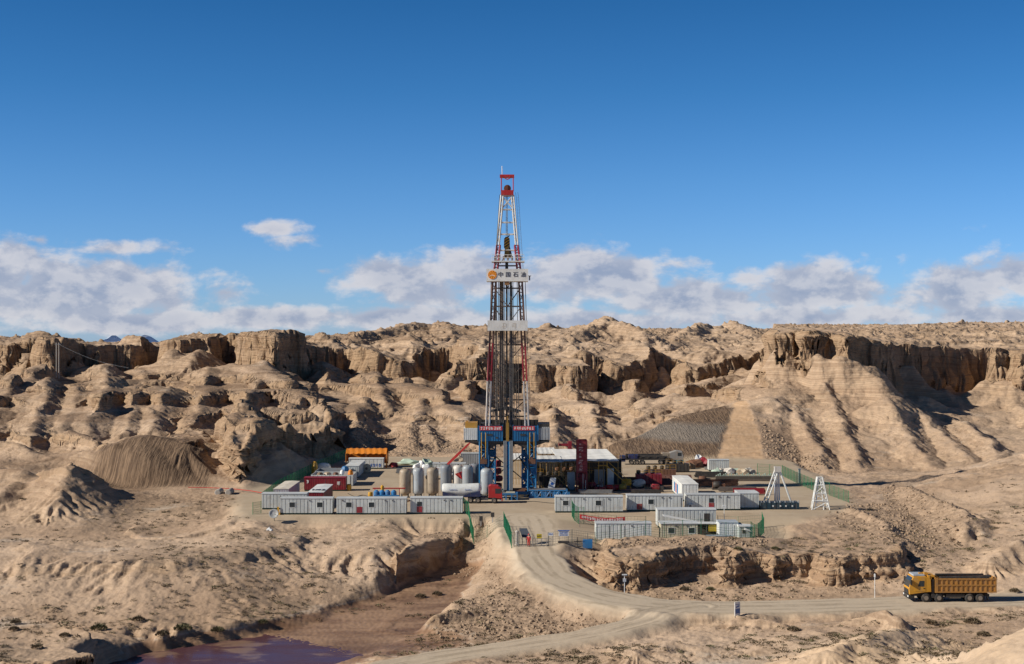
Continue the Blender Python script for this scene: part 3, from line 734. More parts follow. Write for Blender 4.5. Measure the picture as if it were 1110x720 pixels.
# ------------------------------------------------------------------ sun, sky, clouds
SUN_EL, SUN_A = R(30), R(15)
sv = Vector((-math.cos(SUN_EL) * math.cos(SUN_A), -math.cos(SUN_EL) * math.sin(SUN_A), math.sin(SUN_EL)))
sl = bpy.data.lights.new('sun', 'SUN'); sl.energy = 5.0; sl.angle = R(0.53); sl.color = (1.0, 0.93, 0.82)
so = bpy.data.objects.new('sun', sl); so.rotation_euler = sv.to_track_quat('Z', 'Y').to_euler(); so.location = (-60, 0, 120); COL.objects.link(so)

def build_world():
    w = bpy.data.worlds.new('World'); scene.world = w; w.use_nodes = True
    nt = w.node_tree; nt.nodes.clear(); b = NB(nt)
    out = b.n('ShaderNodeOutputWorld'); bg = b.n('ShaderNodeBackground'); b.l(bg.outputs[0], out.inputs[0])
    sky = b.n('ShaderNodeTexSky'); sky.sky_type = 'NISHITA'; sky.sun_disc = False
    sky.sun_elevation = SUN_EL; sky.sun_rotation = math.atan2(sv.x, sv.y)
    sky.air_density = 1.0; sky.dust_density = 0.1; sky.ozone_density = 1.0; sky.altitude = 900
    tc = b.n('ShaderNodeTexCoord'); d = tc.outputs['Generated']
    s = b.n('ShaderNodeSeparateXYZ'); b.l(d, s.inputs[0])
    # bearing and elevation of the sight line
    hyp = b.math('SQRT', b.math('ADD', b.math('MULTIPLY', s.outputs[0], s.outputs[0]), b.math('MULTIPLY', s.outputs[1], s.outputs[1])))
    az = b.math('ARCTAN2', s.outputs[0], s.outputs[1]); el = b.math('ARCTAN2', s.outputs[2], hyp)
    # dry desert air: deep blue aloft, paler towards the skyline
    rp_ = b.n('ShaderNodeValToRGB'); b.l(b.math('MULTIPLY', el, 1 / 0.5), rp_.inputs[0])
    cr = rp_.color_ramp; cr.elements[0].position = 0; cr.elements[0].color = SKY_TINT[0][1] + (1,)
    cr.elements[1].position = SKY_TINT[-1][0]; cr.elements[1].color = SKY_TINT[-1][1] + (1,)
    for p, cc in SKY_TINT[1:-1]:
        e = cr.elements.new(p); e.color = cc + (1,)
    skyc = b.mix(1.0, sky.outputs[0], rp_.outputs[0], 'MULTIPLY')
    # clouds: soft banks standing at given bearings, broken up by noise
    U = b.math('MULTIPLY', b.math('TANGENT', b.math('MINIMUM', b.math('MAXIMUM', az, -1.3), 1.3)), 10.0)   # tenths
    V = b.math('MULTIPLY', el, 10.0)
    cv = b.n('ShaderNodeCombineXYZ'); b.l(U, cv.inputs[0]); b.l(V, cv.inputs[1])
    mp = b.scale(cv.outputs[0], (1.0, 1.7, 1.0))
    off = b.n('ShaderNodeMapping'); b.l(mp, off.inputs[0]); off.inputs['Location'].default_value = (0.07, -0.13, 0)
    tot = None
    for px, py, rx, ry, k in CLOUDS:
        cu, cvv = (px - 555) / F * 10, (360 - py) / F * 10
        ax = b.math('DIVIDE', b.math('SUBTRACT', U, cu), rx / F * 10); ay = b.math('DIVIDE', b.math('SUBTRACT', V, cvv), ry / F * 10)
        q = b.math('SQRT', b.math('ADD', b.math('MULTIPLY', ax, ax), b.math('MULTIPLY', ay, ay)))
        g = b.math('MULTIPLY', b.math('SUBTRACT', 1.0, q, clamp=False), k)
        g = b.math('MAXIMUM', g, -1.0)
        tot = g if tot is None else b.math('MAXIMUM', tot, g)
    n1 = b.noise(mp, 2.6, 9, 0.58, 0.12); n2 = b.noise(off.outputs[0], 2.6, 9, 0.58, 0.12)
    dens = b.math('ADD', tot, b.math('MULTIPLY', b.math('ADD', b.math('SUBTRACT', n1, 0.5), 0.07), 2.2))
    cov = b.ss(0.04, 0.60, dens)
    lit = b.ss(-0.10, 0.10, b.math('SUBTRACT', n1, n2))
    hi = b.ss(1.15, 0.25, dens)
    lit = b.math('ADD', b.math('MULTIPLY', lit, 0.62), b.math('MULTIPLY', hi, 0.38))
    cc = b.mix(lit, (0.32, 0.375, 0.515), (0.73, 0.715, 0.745))
    ccs = b.n('ShaderNodeVectorMath', _operation='SCALE'); b.l(cc, ccs.inputs[0]); ccs.inputs['Scale'].default_value = CLOUD_GAIN
    fin = b.mix(b.math('MULTIPLY', cov, 0.90), skyc, ccs.outputs[0])
    b.l(fin, bg.inputs[0]); bg.inputs[1].default_value = 0.10
SKY_TINT = [(0.0, (.40,.64,1.28)), (0.03, (.38,.64,1.25)), (0.207, (.27,.57,1.03)), (.334, (.17,.49,.88)), (.459, (.115,.42,.77)), (.65, (.10,.32,.60)), (1.0, (.17,.20,.26))]
CLOUD_GAIN = 9.0
CLOUDS = [(303,251,36,8,0.5),(322,262,28,9,.45),(130,272,72,10,0.55),(42,265,14,6,.5),(90,318,150,42,1.1),(0,300,70,40,1.0),(5,280,22,12,.7),(240,318,30,14,.5),
 (450,306,85,34,1.0),(520,296,70,30,1.0),(640,300,110,34,1.2),(740,325,120,28,1.0),(880,312,100,30,1.1),(1030,318,75,32,1.0),(1110,300,70,30,.6),(720,287,40,7,.35),
 (300,345,110,14,1.0),(430,344,110,15,0.9),(150,350,150,16,1.0),(640,348,200,16,0.8),(880,345,180,16,0.8),(1080,345,90,20,.9),(350,295,10,4,.3),
 (-250,310,200,45,1.0),(1400,310,250,45,1.0)]
build_world()

cam = bpy.data.cameras.new('camera'); cam.lens = 50; cam.sensor_width = 36; cam.clip_start = 1; cam.clip_end = 200000
co_ = bpy.data.objects.new('camera', cam); co_.location = (0, 0, CAMZ); co_.rotation_euler = (R(90), 0, 0); COL.objects.link(co_); scene.camera = co_
vs_ = scene.view_settings; vs_.view_transform = 'Standard'; vs_.look = 'None'; vs_.exposure = 0.10; vs_.gamma = 1.0; vs_.use_curve_mapping = False
# ------------------------------------------------------------------ materials for made things
MATS = {}
def paint(name, col, rough=0.55, metal=0.0, grime=0.35, gcol=(0.30, 0.22, 0.15), scale=1.2, streak=True):
    if name in MATS: return MATS[name]
    m, nt = new_mat(name); b = NB(nt)
    out = b.n('ShaderNodeOutputMaterial'); bs = b.n('ShaderNodeBsdfPrincipled'); b.l(bs.outputs[0], out.inputs[0])
    tc = b.n('ShaderNodeTexCoord'); geo = b.n('ShaderNodeNewGeometry')
    oi = b.n('ShaderNodeObjectInfo')
    v = b.n('ShaderNodeVectorMath', _operation='ADD'); b.l(geo.outputs['Position'], v.inputs[0]); b.l(oi.outputs['Random'], v.inputs[1])
    n1 = b.noise(v.outputs[0], scale, 5, 0.65)
    c = col
    n0 = b.noise(v.outputs[0], scale * 0.35, 3, 0.5)
    c = b.mix(b.ss(0.35, 0.65, n0), tuple(x * 0.90 for x in col), tuple(min(1, x * 1.06) for x in col))
    c = b.mix(b.math('MULTIPLY', b.ss(0.50, 0.72, n1), grime), c, gcol)
    if streak:
        n2 = b.noise(b.scale(v.outputs[0], (3.2, 3.2, 0.28)), 1.0, 4, 0.6)
        c = b.mix(b.math('MULTIPLY', b.ss(0.52, 0.70, n2), grime * 0.8), c, gcol)
    fade = b.math('ADD', 0.86, b.math('MULTIPLY', oi.outputs['Random'], 0.18))
    sc_ = b.n('ShaderNodeVectorMath', _operation='SCALE'); b.l(c, sc_.inputs[0]); b.l(fade, sc_.inputs['Scale']); c = sc_.outputs[0]
    b.l(c, bs.inputs['Base Color'])
    b.put(bs.inputs['Roughness'], b.math('ADD', b.math('MULTIPLY', n1, 0.25), rough - 0.12))
    bs.inputs['Metallic'].default_value = metal
    MATS[name] = m; return m
def plain(name, col, rough=0.6, metal=0.0, spec=0.5):
    if name in MATS: return MATS[name]
    m, nt = new_mat(name); b = NB(nt)
    out = b.n('ShaderNodeOutputMaterial'); bs = b.n('ShaderNodeBsdfPrincipled'); b.l(bs.outputs[0], out.inputs[0])
    n1 = b.noise(b.n('ShaderNodeNewGeometry').outputs['Position'], 2.0, 3, 0.6)
    b.l(b.mix(n1, tuple(x * 0.85 for x in col), tuple(min(1, x * 1.12) for x in col)), bs.inputs['Base Color'])
    bs.inputs['Roughness'].default_value = rough; bs.inputs['Metallic'].default_value = metal; bs.inputs['Specular IOR Level'].default_value = spec
    MATS[name] = m; return m

WHITE = paint('white_sheet_paint', (0.74, 0.75, 0.72), 0.5, 0, 0.28)
OFFW = paint('pale_grey_sheet_paint', (0.62, 0.645, 0.62), 0.5, 0, 0.30)
ROOFW = paint('roof_sheet_paint', (0.56, 0.58, 0.58), 0.55, 0, 0.30, streak=False)
CREAM = paint('cream_sheet_paint', (0.66, 0.60, 0.44), 0.55, 0, 0.25)
GREY = paint('grey_paint', (0.36, 0.375, 0.385), 0.55, 0, 0.30)
DGREY = paint('dark_grey_steel', (0.10, 0.10, 0.105), 0.6, 0.0, 0.45)
BLACK = paint('dusty_rubber', (0.030, 0.028, 0.026), 0.8, 0, 0.6, (0.16, 0.12, 0.085), 2.0, False)
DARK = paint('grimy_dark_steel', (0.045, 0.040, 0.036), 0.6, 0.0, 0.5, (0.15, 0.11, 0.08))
GLASS = plain('dark_window_glass', (0.035, 0.045, 0.05), 0.12)
RED = paint('red_paint', (0.47, 0.022, 0.020), 0.42, 0, 0.22)
DRED = paint('dark_red_paint', (0.30, 0.018, 0.030), 0.5, 0, 0.32)
BLUE = paint('blue_steel_paint', (0.010, 0.150, 0.340), 0.5, 0, 0.26, (0.10, 0.08, 0.06))
LBLUE = paint('bright_blue_paint', (0.025, 0.18, 0.42), 0.5, 0, 0.28)
TEAL = paint('dark_teal_paint', (0.015, 0.050, 0.075), 0.5, 0, 0.35)
YELL = paint('yellow_paint', (0.62, 0.33, 0.02), 0.5, 0, 0.35)
ORNG = paint('orange_tarp', (0.70, 0.22, 0.012), 0.7, 0, 0.22)
TYEL = paint('truck_yellow_paint', (0.62, 0.30, 0.025), 0.48, 0, 0.5, (0.36, 0.24, 0.14))
TDIRT = paint('dusty_yellow_paint', (0.44, 0.21, 0.045), 0.6, 0, 0.65, (0.25, 0.16, 0.10), 2.0)
GREEN = plain('green_mesh_coating', (0.012, 0.21, 0.085), 0.5)
DGREEN = plain('dark_green_skid_paint', (0.02, 0.06, 0.045), 0.6)
RUST = paint('rusty_steel', (0.20, 0.095, 0.055), 0.75, 0.1, 0.6, (0.10, 0.05, 0.03))
MRUST = paint('weathered_mast_paint', (0.15, 0.082, 0.062), 0.6, 0.1, 0.65, (0.17, 0.09, 0.06))
STEEL = paint('bare_steel_pipe', (0.30, 0.30, 0.30), 0.45, 0.5, 0.35)
TAN = paint('tan_silo_paint', (0.46, 0.37, 0.26), 0.55, 0, 0.65, (0.24, 0.13, 0.07), 0.9)
SILOG = paint('grey_silo_paint', (0.36, 0.39, 0.41), 0.45, 0, 0.35)
SILOD = paint('slate_silo_paint', (0.23, 0.25, 0.275), 0.5, 0, 0.35)
SILOW = paint('chalky_silo_paint', (0.60, 0.56, 0.50), 0.5, 0, 0.35)
CANV = paint('white_canvas', (0.78, 0.77, 0.73), 0.8, 0, 0.15, streak=False)
PGREEN = paint('pale_green_tarp', (0.42, 0.52, 0.42), 0.8, 0, 0.3, streak=False)
CONC = paint('pale_concrete', (0.50, 0.46, 0.40), 0.85, 0, 0.35)
WOOD = paint('weathered_wood', (0.25, 0.17, 0.10), 0.85, 0, 0.4)
NAVY = paint('navy_trailer_paint', (0.02, 0.03, 0.09), 0.45, 0, 0.2)
SIGNW = plain('sign_white', (0.76, 0.76, 0.74), 0.5)
MARKB = plain('sign_blue', (0.03, 0.12, 0.42), 0.5)
MARKK = plain('lettering_dark', (0.03, 0.035, 0.06), 0.6)
MARKW = plain('lettering_white', (0.80, 0.78, 0.74), 0.6)
BANNER = plain('red_banner_cloth', (0.55, 0.030, 0.028), 0.75)
SKIN = plain('skin', (0.42, 0.25, 0.17), 0.6)

# ------------------------------------------------------------------ mesh building
class MB:
    def __init__(self): self.v = []; self.f = []
    def add(self, vs, fs, M=None):
        o = len(self.v)
        self.v += [tuple(M @ Vector(p)) if M else tuple(p) for p in vs]
        self.f += [tuple(i + o for i in f) for f in fs]
        return self
    def box(self, x0, x1, y0, y1, z0, z1, M=None):
        return self.add([(x0,y0,z0),(x1,y0,z0),(x1,y1,z0),(x0,y1,z0),(x0,y0,z1),(x1,y0,z1),(x1,y1,z1),(x0,y1,z1)],
                        [(0,3,2,1),(4,5,6,7),(0,1,5,4),(1,2,6,5),(2,3,7,6),(3,0,4,7)], M)
    def prism(self, prof, y0, y1, M=None):
        """outline in x,z pushed along y"""
        n = len(prof)
        vs = [(x, y0, z) for x, z in prof] + [(x, y1, z) for x, z in prof]
        fs = [tuple(range(n)), tuple(reversed(range(n, 2 * n)))] + [(i, i + n, (i + 1) % n + n, (i + 1) % n) for i in range(n)]
        return self.add(vs, fs, M)
    def tube(self, p, q, r, n=6, r2=None, cap=True):
        p = Vector(p); q = Vector(q); d = q - p
        if d.length < 1e-6: return self
        M = Matrix.Translation(p) @ d.to_track_quat('Z', 'Y').to_matrix().to_4x4(); L = d.length; r2 = r if r2 is None else r2
        vs = []
        for k in range(n):
            a = 2 * math.pi * (k + .5) / n; vs.append((r * math.cos(a), r * math.sin(a), 0))
        for k in range(n):
            a = 2 * math.pi * (k + .5) / n; vs.append((r2 * math.cos(a), r2 * math.sin(a), L))
        fs = [(k, (k + 1) % n, (k + 1) % n + n, k + n) for k in range(n)]
        if cap: fs += [tuple(reversed(range(n))), tuple(range(n, 2 * n))]
        return self.add(vs, fs, M)
    def path(self, pts, r, n=6):
        for a, c in zip(pts[:-1], pts[1:]): self.tube(a, c, r, n)
        return self
    def lathe(self, prof, n=20, M=None):
        """prof: (radius, z) from bottom to top, about the z axis"""
        vs = []; fs = []
        for r, z in prof:
            for k in range(n):
                a = 2 * math.pi * k / n; vs.append((r * math.cos(a), r * math.sin(a), z))
        m = len(prof)
        for i in range(m - 1):
            for k in range(n):
                fs.append((i * n + k, i * n + (k + 1) % n, (i + 1) * n + (k + 1) % n, (i + 1) * n + k))
        fs.append(tuple(reversed(range(n)))); fs.append(tuple(range((m - 1) * n, m * n)))
        return self.add(vs, fs, M)
    def disc(self, c, r, t, n=16, axis='y'):
        M = Matrix.Translation(c)
        if axis == 'y': M = M @ Matrix.Rotation(R(90), 4, 'X')
        if axis == 'x': M = M @ Matrix.Rotation(R(90), 4, 'Y')
        return self.lathe([(r, -t / 2), (r, t / 2)], n, M)
    def truss(self, c0, c1, n, r, rb=None, brace=True):
        """lattice between two rings of corner points (lists of the same length, closed)"""
        rb = rb or r * 0.6; m = len(c0)
        for a, q in zip(c0, c1): self.tube(a, q, r, 6)
        pr = [Vector(p) for p in c0]
        for k in range(1, n + 1):
            t = k / n
            cu = [Vector(a).lerp(Vector(q), t) for a, q in zip(c0, c1)]
            for i in range(m):
                j = (i + 1) % m
                if m == 2 and i == 1: break
                self.tube(cu[i], cu[j], rb, 5)
                if brace: self.tube(pr[i] if k % 2 else pr[j], cu[j] if k % 2 else cu[i], rb, 5)
            pr = cu
        return self
    def build(self, name, mat, parent=None, smooth=False, bevel=0.0):
        me = bpy.data.meshes.new(name); me.from_pydata(self.v, [], self.f); me.update()
        if smooth:
            for p in me.polygons: p.use_smooth = len(p.vertices) == 4
        o = bpy.data.objects.new(name, me); COL.objects.link(o); me.materials.append(mat)
        if parent is not None: o.parent = parent
        if bevel:
            md = o.modifiers.new('bevel', 'BEVEL'); md.width = bevel; md.segments = 2; md.limit_method = 'ANGLE'
        return o

def tag(o, label, cat, group=None):
    o['label'] = label; o['category'] = cat
    if group: o['group'] = group
    return o
def thing(name, label, cat, loc=(0, 0, 0), rotz=0.0, group=None):
    o = bpy.data.objects.new(name, None); COL.objects.link(o); o.empty_display_size = 0.5
    o.location = loc; o.rotation_euler = (0, 0, rotz)
    return tag(o, label, cat, group)
def dup(root, loc, rotz, label, group=None):
    r = root.copy(); COL.objects.link(r); r.location = loc; r.rotation_euler = (0, 0, rotz); r['label'] = label
    if group: r['group'] = group
    for ch in list(root.children):
        c = ch.copy(); COL.objects.link(c); c.parent = r
        for g in ch.children:
            d = g.copy(); COL.objects.link(d); d.parent = c
    return r

def glyph_marks(mb, x0, z0, w, h, n, y, seed, t=0.02):
    """a row of n illegible small character-like marks, each a few strokes, in the x,z plane facing -y"""
    rg = random.Random(seed); cw = w / n
    for k in range(n):
        cx = x0 + k * cw + cw * 0.12; s = cw * 0.76; st = h * 0.15
        for zz in sorted(rg.sample([0.0, 0.28, 0.56, 0.85], 3)):
            a = rg.uniform(0, .2); b_ = rg.uniform(.75, 1)
            mb.box(cx + a * s, cx + b_ * s, y - t, y, z0 + zz * h, z0 + zz * h + st)
        xx = rg.choice([.2, .45, .7]); mb.box(cx + xx * s, cx + xx * s + st, y - t * 1.3, y, z0, z0 + h)
        if rg.random() < .6:
            xx = rg.choice([.05, .85]); mb.box(cx + xx * s, cx + xx * s + st, y - t * 1.6, y, z0 + .2 * h, z0 + h * .9)
    return mb

def text_mesh(txt, size, mat, parent, loc, rot=(R(90), 0, 0), name='lettering', ext=0.02):
    cu = bpy.data.curves.new('lettering_curve', 'FONT'); cu.body = txt; cu.size = size; cu.extrude = ext
    cu.align_x = 'CENTER'; cu.align_y = 'CENTER'
    tmp = bpy.data.objects.new('lettering_tmp', cu); COL.objects.link(tmp)
    dg = bpy.context.evaluated_depsgraph_get()
    me = bpy.data.meshes.new_from_object(tmp.evaluated_get(dg)); me.name = name
    bpy.data.objects.remove(tmp); bpy.data.curves.remove(cu)
    me.materials.clear(); me.materials.append(mat)
    o = bpy.data.objects.new(name, me); COL.objects.link(o); o.parent = parent; o.location = loc; o.rotation_euler = rot
    return o
# ------------------------------------------------------------------ site cabins and shipping containers
def wall_profile(L, d, g=0.60, gw=0.10, gd=0.055):
    """outline of a ribbed wall from 0 to L, ribs g apart, looking outwards at -d"""
    pts = [(0.0, d)]; n = max(1, int(round(L / g))); s = L / n
    for k in range(n):
        x = k * s + s / 2
        pts += [(x - gw / 2 - .03, d), (x - gw / 2, d - gd), (x + gw / 2, d - gd), (x + gw / 2 + .03, d)]
    pts.append((L, d)); return pts
def ribbed_body(L, D, z0, z1, g=0.60):
    mb = MB(); loop = []
    for x, d in wall_profile(L, D / 2, g): loop.append((x - L / 2, -d))
    for x, d in wall_profile(D, L / 2, g)[1:]: loop.append((d, x - D / 2))
    for x, d in wall_profile(L, D / 2, g)[1:]: loop.append((L / 2 - x, d))
    for x, d in wall_profile(D, L / 2, g)[1:-1]: loop.append((-d, D / 2 - x))
    n = len(loop)
    mb.add([(x, y, z0) for x, y in loop] + [(x, y, z1) for x, y in loop],
           [(i, (i + 1) % n, (i + 1) % n + n, i + n) for i in range(n)] + [tuple(reversed(range(n))), tuple(range(n, 2 * n))])
    return mb
def cabin(label, cx, cy, z, L, rotz=0.0, D=2.5, H=2.75, feats=(), body=OFFW, roofm=ROOFW, skid=DGREEN, name='site_cabin', cat='cabin', group='white ribbed site cabins', g=0.60, overhang=0.06, lift=0.28):
    """feats: (kind, distance from left end of the front, ...)"""
    t = thing(name, label, cat, (cx, cy, z), rotz, group)
    ribbed_body(L, D, lift, H - 0.12, g).build('wall', body, t)
    rf = MB(); o = overhang
    rf.prism([(-D / 2 - o, H - .12), (D / 2 + o, H - .12), (D / 2 + o, H - .04), (0, H + .03), (-D / 2 - o, H - .04)], -L / 2 - o, L / 2 + o, Matrix.Rotation(R(-90), 4, 'Z')).build('roof', roofm, t)
    sk = MB()
    for s in (-1, 1): sk.box(-L / 2 + .05, L / 2 - .05, s * (D / 2 - .22) - .1, s * (D / 2 - .22) + .1, 0, lift)
    n = max(3, int(L / 2))
    for k in range(n + 1): sk.box(-L / 2 + .06 + k * (L - .3) / n, -L / 2 + .24 + k * (L - .3) / n, -D / 2 + .1, D / 2 - .1, lift - .16, lift - .002)
    sk.build('skid', skid, t)
    yf = -D / 2
    for ft in feats:
        k, u = ft[0], ft[1] - L / 2
        if k == 'win':
            fr = MB(); w, zc = 0.46, 1.62
            for a, c, e, f_ in ((-w - .06, -w, -.46, .46), (w, w + .06, -.46, .46), (-w, w, .40, .46), (-w, w, -.46, -.40)): fr.box(u + a, u + c, yf - .035, yf + .03, zc + e, zc + f_)
            fo = fr.build('window', WHITE, t); MB().box(u - w, u + w, yf - .012, yf + .045, zc - .40, zc + .40).build('pane', GLASS, fo)
        elif k == 'door':
            m = ft[2] if len(ft) > 2 else OFFW
            d = MB().box(u - .42, u + .42, yf - .03, yf + .04, lift + .05, 2.2).build('door', m, t)
            MB().box(u + .28, u + .34, yf - .075, yf - .03, 1.15, 1.32).build('handle', DGREY, d)
        elif k == 'reddoor':     # dark pane above, red panel below
            d = MB().box(u - .45, u + .45, yf - .03, yf + .04, lift + .05, 1.28).build('door', DRED, t)
            if len(ft) < 3: MB().box(u - .40, u + .40, yf - .025, yf + .04, 1.36, 2.05).build('door_pane', GLASS, d)
        elif k == 'vent':
            MB().box(u - .12, u + .12, yf - .09, yf + .03, 2.22, 2.40).build('vent', DGREY, t)
        elif k == 'line':
            MB().box(u - .025, u + .025, yf - .02, yf + .03, lift, 2.3).build('door_seam', DGREY, t)
        elif k == 'aircon':
            a = MB().box(u - .4, u + .4, yf - .36, yf - .002, 0.5, 1.05).build('air_conditioner', OFFW, t); MB().disc((u - .1, yf - .37, .78), .21, .03, 14).build('fan_grille', DGREY, a)
        elif k == 'dark_panel':
            MB().box(u - .45, u + .45, yf - .02, yf + .05, lift + .05, 2.25).build('doorway', DARK, t)  # solid dark slab stands in for the unlit interior
    return t
def cab_px(label, p0, p1, base, z=0.0, feats=(), **kw):
    Y = GY(base, z); L = (p1 - p0) * Y / F - 0.22; D = kw.get('D', 2.5); ppm = F / Y
    ft = [(f[0], (f[1] - p0) / ppm) + tuple(f[2:]) for f in feats]
    return cabin(label, PX((p0 + p1) / 2, Y), Y + D / 2, z, L, feats=ft, **kw)

GL = 'white ribbed site cabins along the left front edge of the pad'
cab_px('pale ribbed cabin half hidden at the far left end of the front row', 283, 333, 552.5, group=GL)
cab_px('white ribbed cabin with two square windows beside the yellow step stand', 303, 361, 558, feats=[('win', 316), ('win', 346), ('vent', 335), ('line', 332.5), ('line', 350)], group=GL)
cab_px('longest cabin of the left front row, small red panel between two windows', 364, 441, 558, feats=[('win', 377.5), ('reddoor', 389, 1), ('win', 402), ('vent', 371), ('vent', 417), ('vent', 425), ('line', 419), ('line', 427)], group=GL)
cab_px('white ribbed cabin with one red-panelled door, in front of the tanker truck', 444, 502, 557.5, feats=[('reddoor', 454), ('vent', 481), ('vent', 488), ('line', 486)], group=GL)
MB().box(-.35, .35, -.3, .3, 0, .35).box(-.12, .12, -.1, .1, .35, 1.3).build('yellow_step', YELL)
st_ = bpy.data.objects['yellow_step']; Y_ = 233.5; st_.location = (PX(301.5, Y_), Y_, 0); tag(st_, 'small yellow step stand at the corner of the two-window cabin', 'step')

GR = 'white ribbed site cabins in the right back row'
cab_px('white ribbed cabin with bright left end, two windows, behind the red slogan banner', 601, 676, 556, feats=[('win', 612.5), ('win', 648), ('vent', 607), ('vent', 632), ('vent', 659), ('line', 654), ('line', 670)], group=GR)
cab_px('white ribbed cabin with small red door panel and one window, second in right back row', 679, 741, 554.5, feats=[('reddoor', 692.5, 1), ('win', 705), ('vent', 717), ('vent', 725), ('line', 722), ('line', 738)], group=GR)
cab_px('white ribbed cabin with a red and dark glazed door, third in right back row', 743, 803, 553.5, feats=[('reddoor', 770.5), ('aircon', 748), ('vent', 779), ('vent', 788), ('line', 756), ('line', 787)], group=GR)
cab_px('short ribbed cabin with pale roof next to the dark teal A-frame skid', 800.5, 823.5, 552, D=5.0, group=GR)
GF = 'site cabins in the right front row'
ZT = -1.2
cab_px('long white ribbed cabin with bright left end nearest the blue sign box at the gate', 645, 707, 587, ZT, feats=[('line', 660), ('line', 676), ('line', 697), ('vent', 684)], group=GF, D=2.8)
cab_px('cream site cabin with two small dark windows', 715.5, 757, 587, ZT, feats=[('win', 727), ('win', 749), ('vent', 732), ('vent', 744), ('line', 737)], body=CREAM, group=GF, D=2.8, overhang=.12)
cab_px('white cabin with bluish roof right of the cream cabin', 779, 801, 586, ZT, group=GF, D=3.2, roofm=paint('bluish_roof', (0.42, 0.47, 0.52)), feats=[('line', 795)])
# open fronted white cabin with awning, behind the cream one
t = cab_px('long white cabin with an open dark doorway, standing behind the cream cabin', 712, 777, 572, -0.9, feats=[('dark_panel', 765.5), ('line', 758), ('line', 771)], group=GF, D=3.0, H=2.9)
Yh = GY(574, -0.9)
aw = thing('awning', 'white sloping awning frame leaning on the long cabin behind the cream cabin', 'awning', (PX(733, Yh), Yh - 1.4, -0.9))
MB().prism([(-2.2, 2.35), (2.6, 1.45), (2.6, 1.50), (-2.2, 2.42)], -1.1, 1.1).build('canopy_sheet', CANV, aw)
for x, h in ((-2.1, 2.3), (2.4, 1.44)):
    for y in (-1, 1): MB().tube((x, y, 0), (x, y, h), .05).build('post', STEEL, aw)
# small guard hut with a lean-to roof at the right end
Yh = GY(587, ZT)
hut = thing('guard_hut', 'small grey-green hut with white lean-to flap, right end of the front row', 'hut', (PX(808.5, Yh), Yh + 1, ZT))
ribbed_body(2.0, 2.0, 0.1, 2.2).build('wall', paint('grey_green_sheet', (0.40, 0.45, 0.42)), hut)
MB().prism([(-1.15, 2.2), (1.15, 2.2), (1.15, 2.28), (-1.15, 2.42)], -1.15, 1.15).build('roof', WHITE, hut)
MB().prism([(-.2, 1.75), (1.0, 1.45), (1.0, 1.50), (-.2, 2.1)], -1.5, -1.003).build('window_flap', CANV, hut)
fo = MB().box(-.55, -.1, -1.04, -.99, 1.2, 1.75).build('window', WOOD, hut); MB().box(-.5, -.15, -1.05, -1.0, 1.25, 1.7).build('pane', GLASS, fo)
MB().box(-1.1, 1.1, -1.1, 1.1, 0, .1).build('base', DGREEN, hut)
def crate_tank(name, label, cat, p0, p1, base, z, H, D, mat, rib=0.8):
    Y = GY(base, z); L = (p1 - p0) * Y / F
    t = thing(name, label, cat, (PX((p0 + p1) / 2, Y), Y + D / 2, z))
    ribbed_body(L, D, .12, H - .06, rib).build('shell', mat, t)
    MB().box(-L / 2 - .05, L / 2 + .05, -D / 2 - .05, D / 2 + .05, H - .06, H).build('rim', mat, t)
    q = MB()
    for s in (-1, 1): q.box(-L / 2, L / 2, s * D / 2 * .7 - .08, s * D / 2 * .7 + .08, 0, .12)
    q.build('skid', DGREY, t); return t
crate_tank('water_tank', 'small pale grey box tank at the right corner of the cream cabin', 'tank', 754, 766, 588.5, ZT, 0.95, 1.2, GREY, .5)
crate_tank('water_trough', 'long low blue-grey trough in front of the bluish-roofed cabin', 'trough', 767, 795, 588, ZT, 0.95, 1.3, paint('bluegrey_paint', (0.25, 0.31, 0.36)), .7)
Yy = GY(584, ZT)
t = thing('tool_shelter', 'dark lean-to with a mustard yellow sheet between the cream and bluish-roofed cabins', 'shelter', (PX(769, Yy), Yy + 1.6, ZT))
MB().box(-2.0, 1.6, .9, 1.0, 0, 2.1).build('back_panel', DARK, t); MB().prism([(-2.2, 2.1), (1.8, 2.1), (1.8, 2.18), (-2.2, 2.22)], -.8, 1.2).build('roof', WHITE, t)
MB().box(0.0, 1.5, -.62, -.55, .95, 2.0).build('yellow_sheet', paint('mustard_sheet', (.50, .36, .03)), t)
[MB().tube((x, -.6, 0), (x, -.6, 2.1), .05).build('post', DGREY, t) for x in (-1.9, -.3, 1.6)]

# container standing end-on with coloured posters on its sunny side
Yc = 252.0; Lc = 15.0
t = cabin('bright white container seen end-on with blue and red panels on its left side', PX(749.5, Yc) , Yc + Lc / 2, 0, Lc, R(90), D=2.9, H=3.1, body=WHITE, roofm=CANV, name='white_container', cat='container', group='containers on the right of the pad', feats=[('line', 11), ('line', 7)])
t.location.x = PX(748, 252)
for k, (y, w, m) in enumerate(((3.2, 1.6, LBLUE), (5.6, 1.0, RED), (7.4, 1.8, LBLUE))):
    MB().box(-Lc / 2 + Lc - y - w, -Lc / 2 + Lc - y, 1.45, 1.49, .6, 2.3).build('wall_panel', m, t)
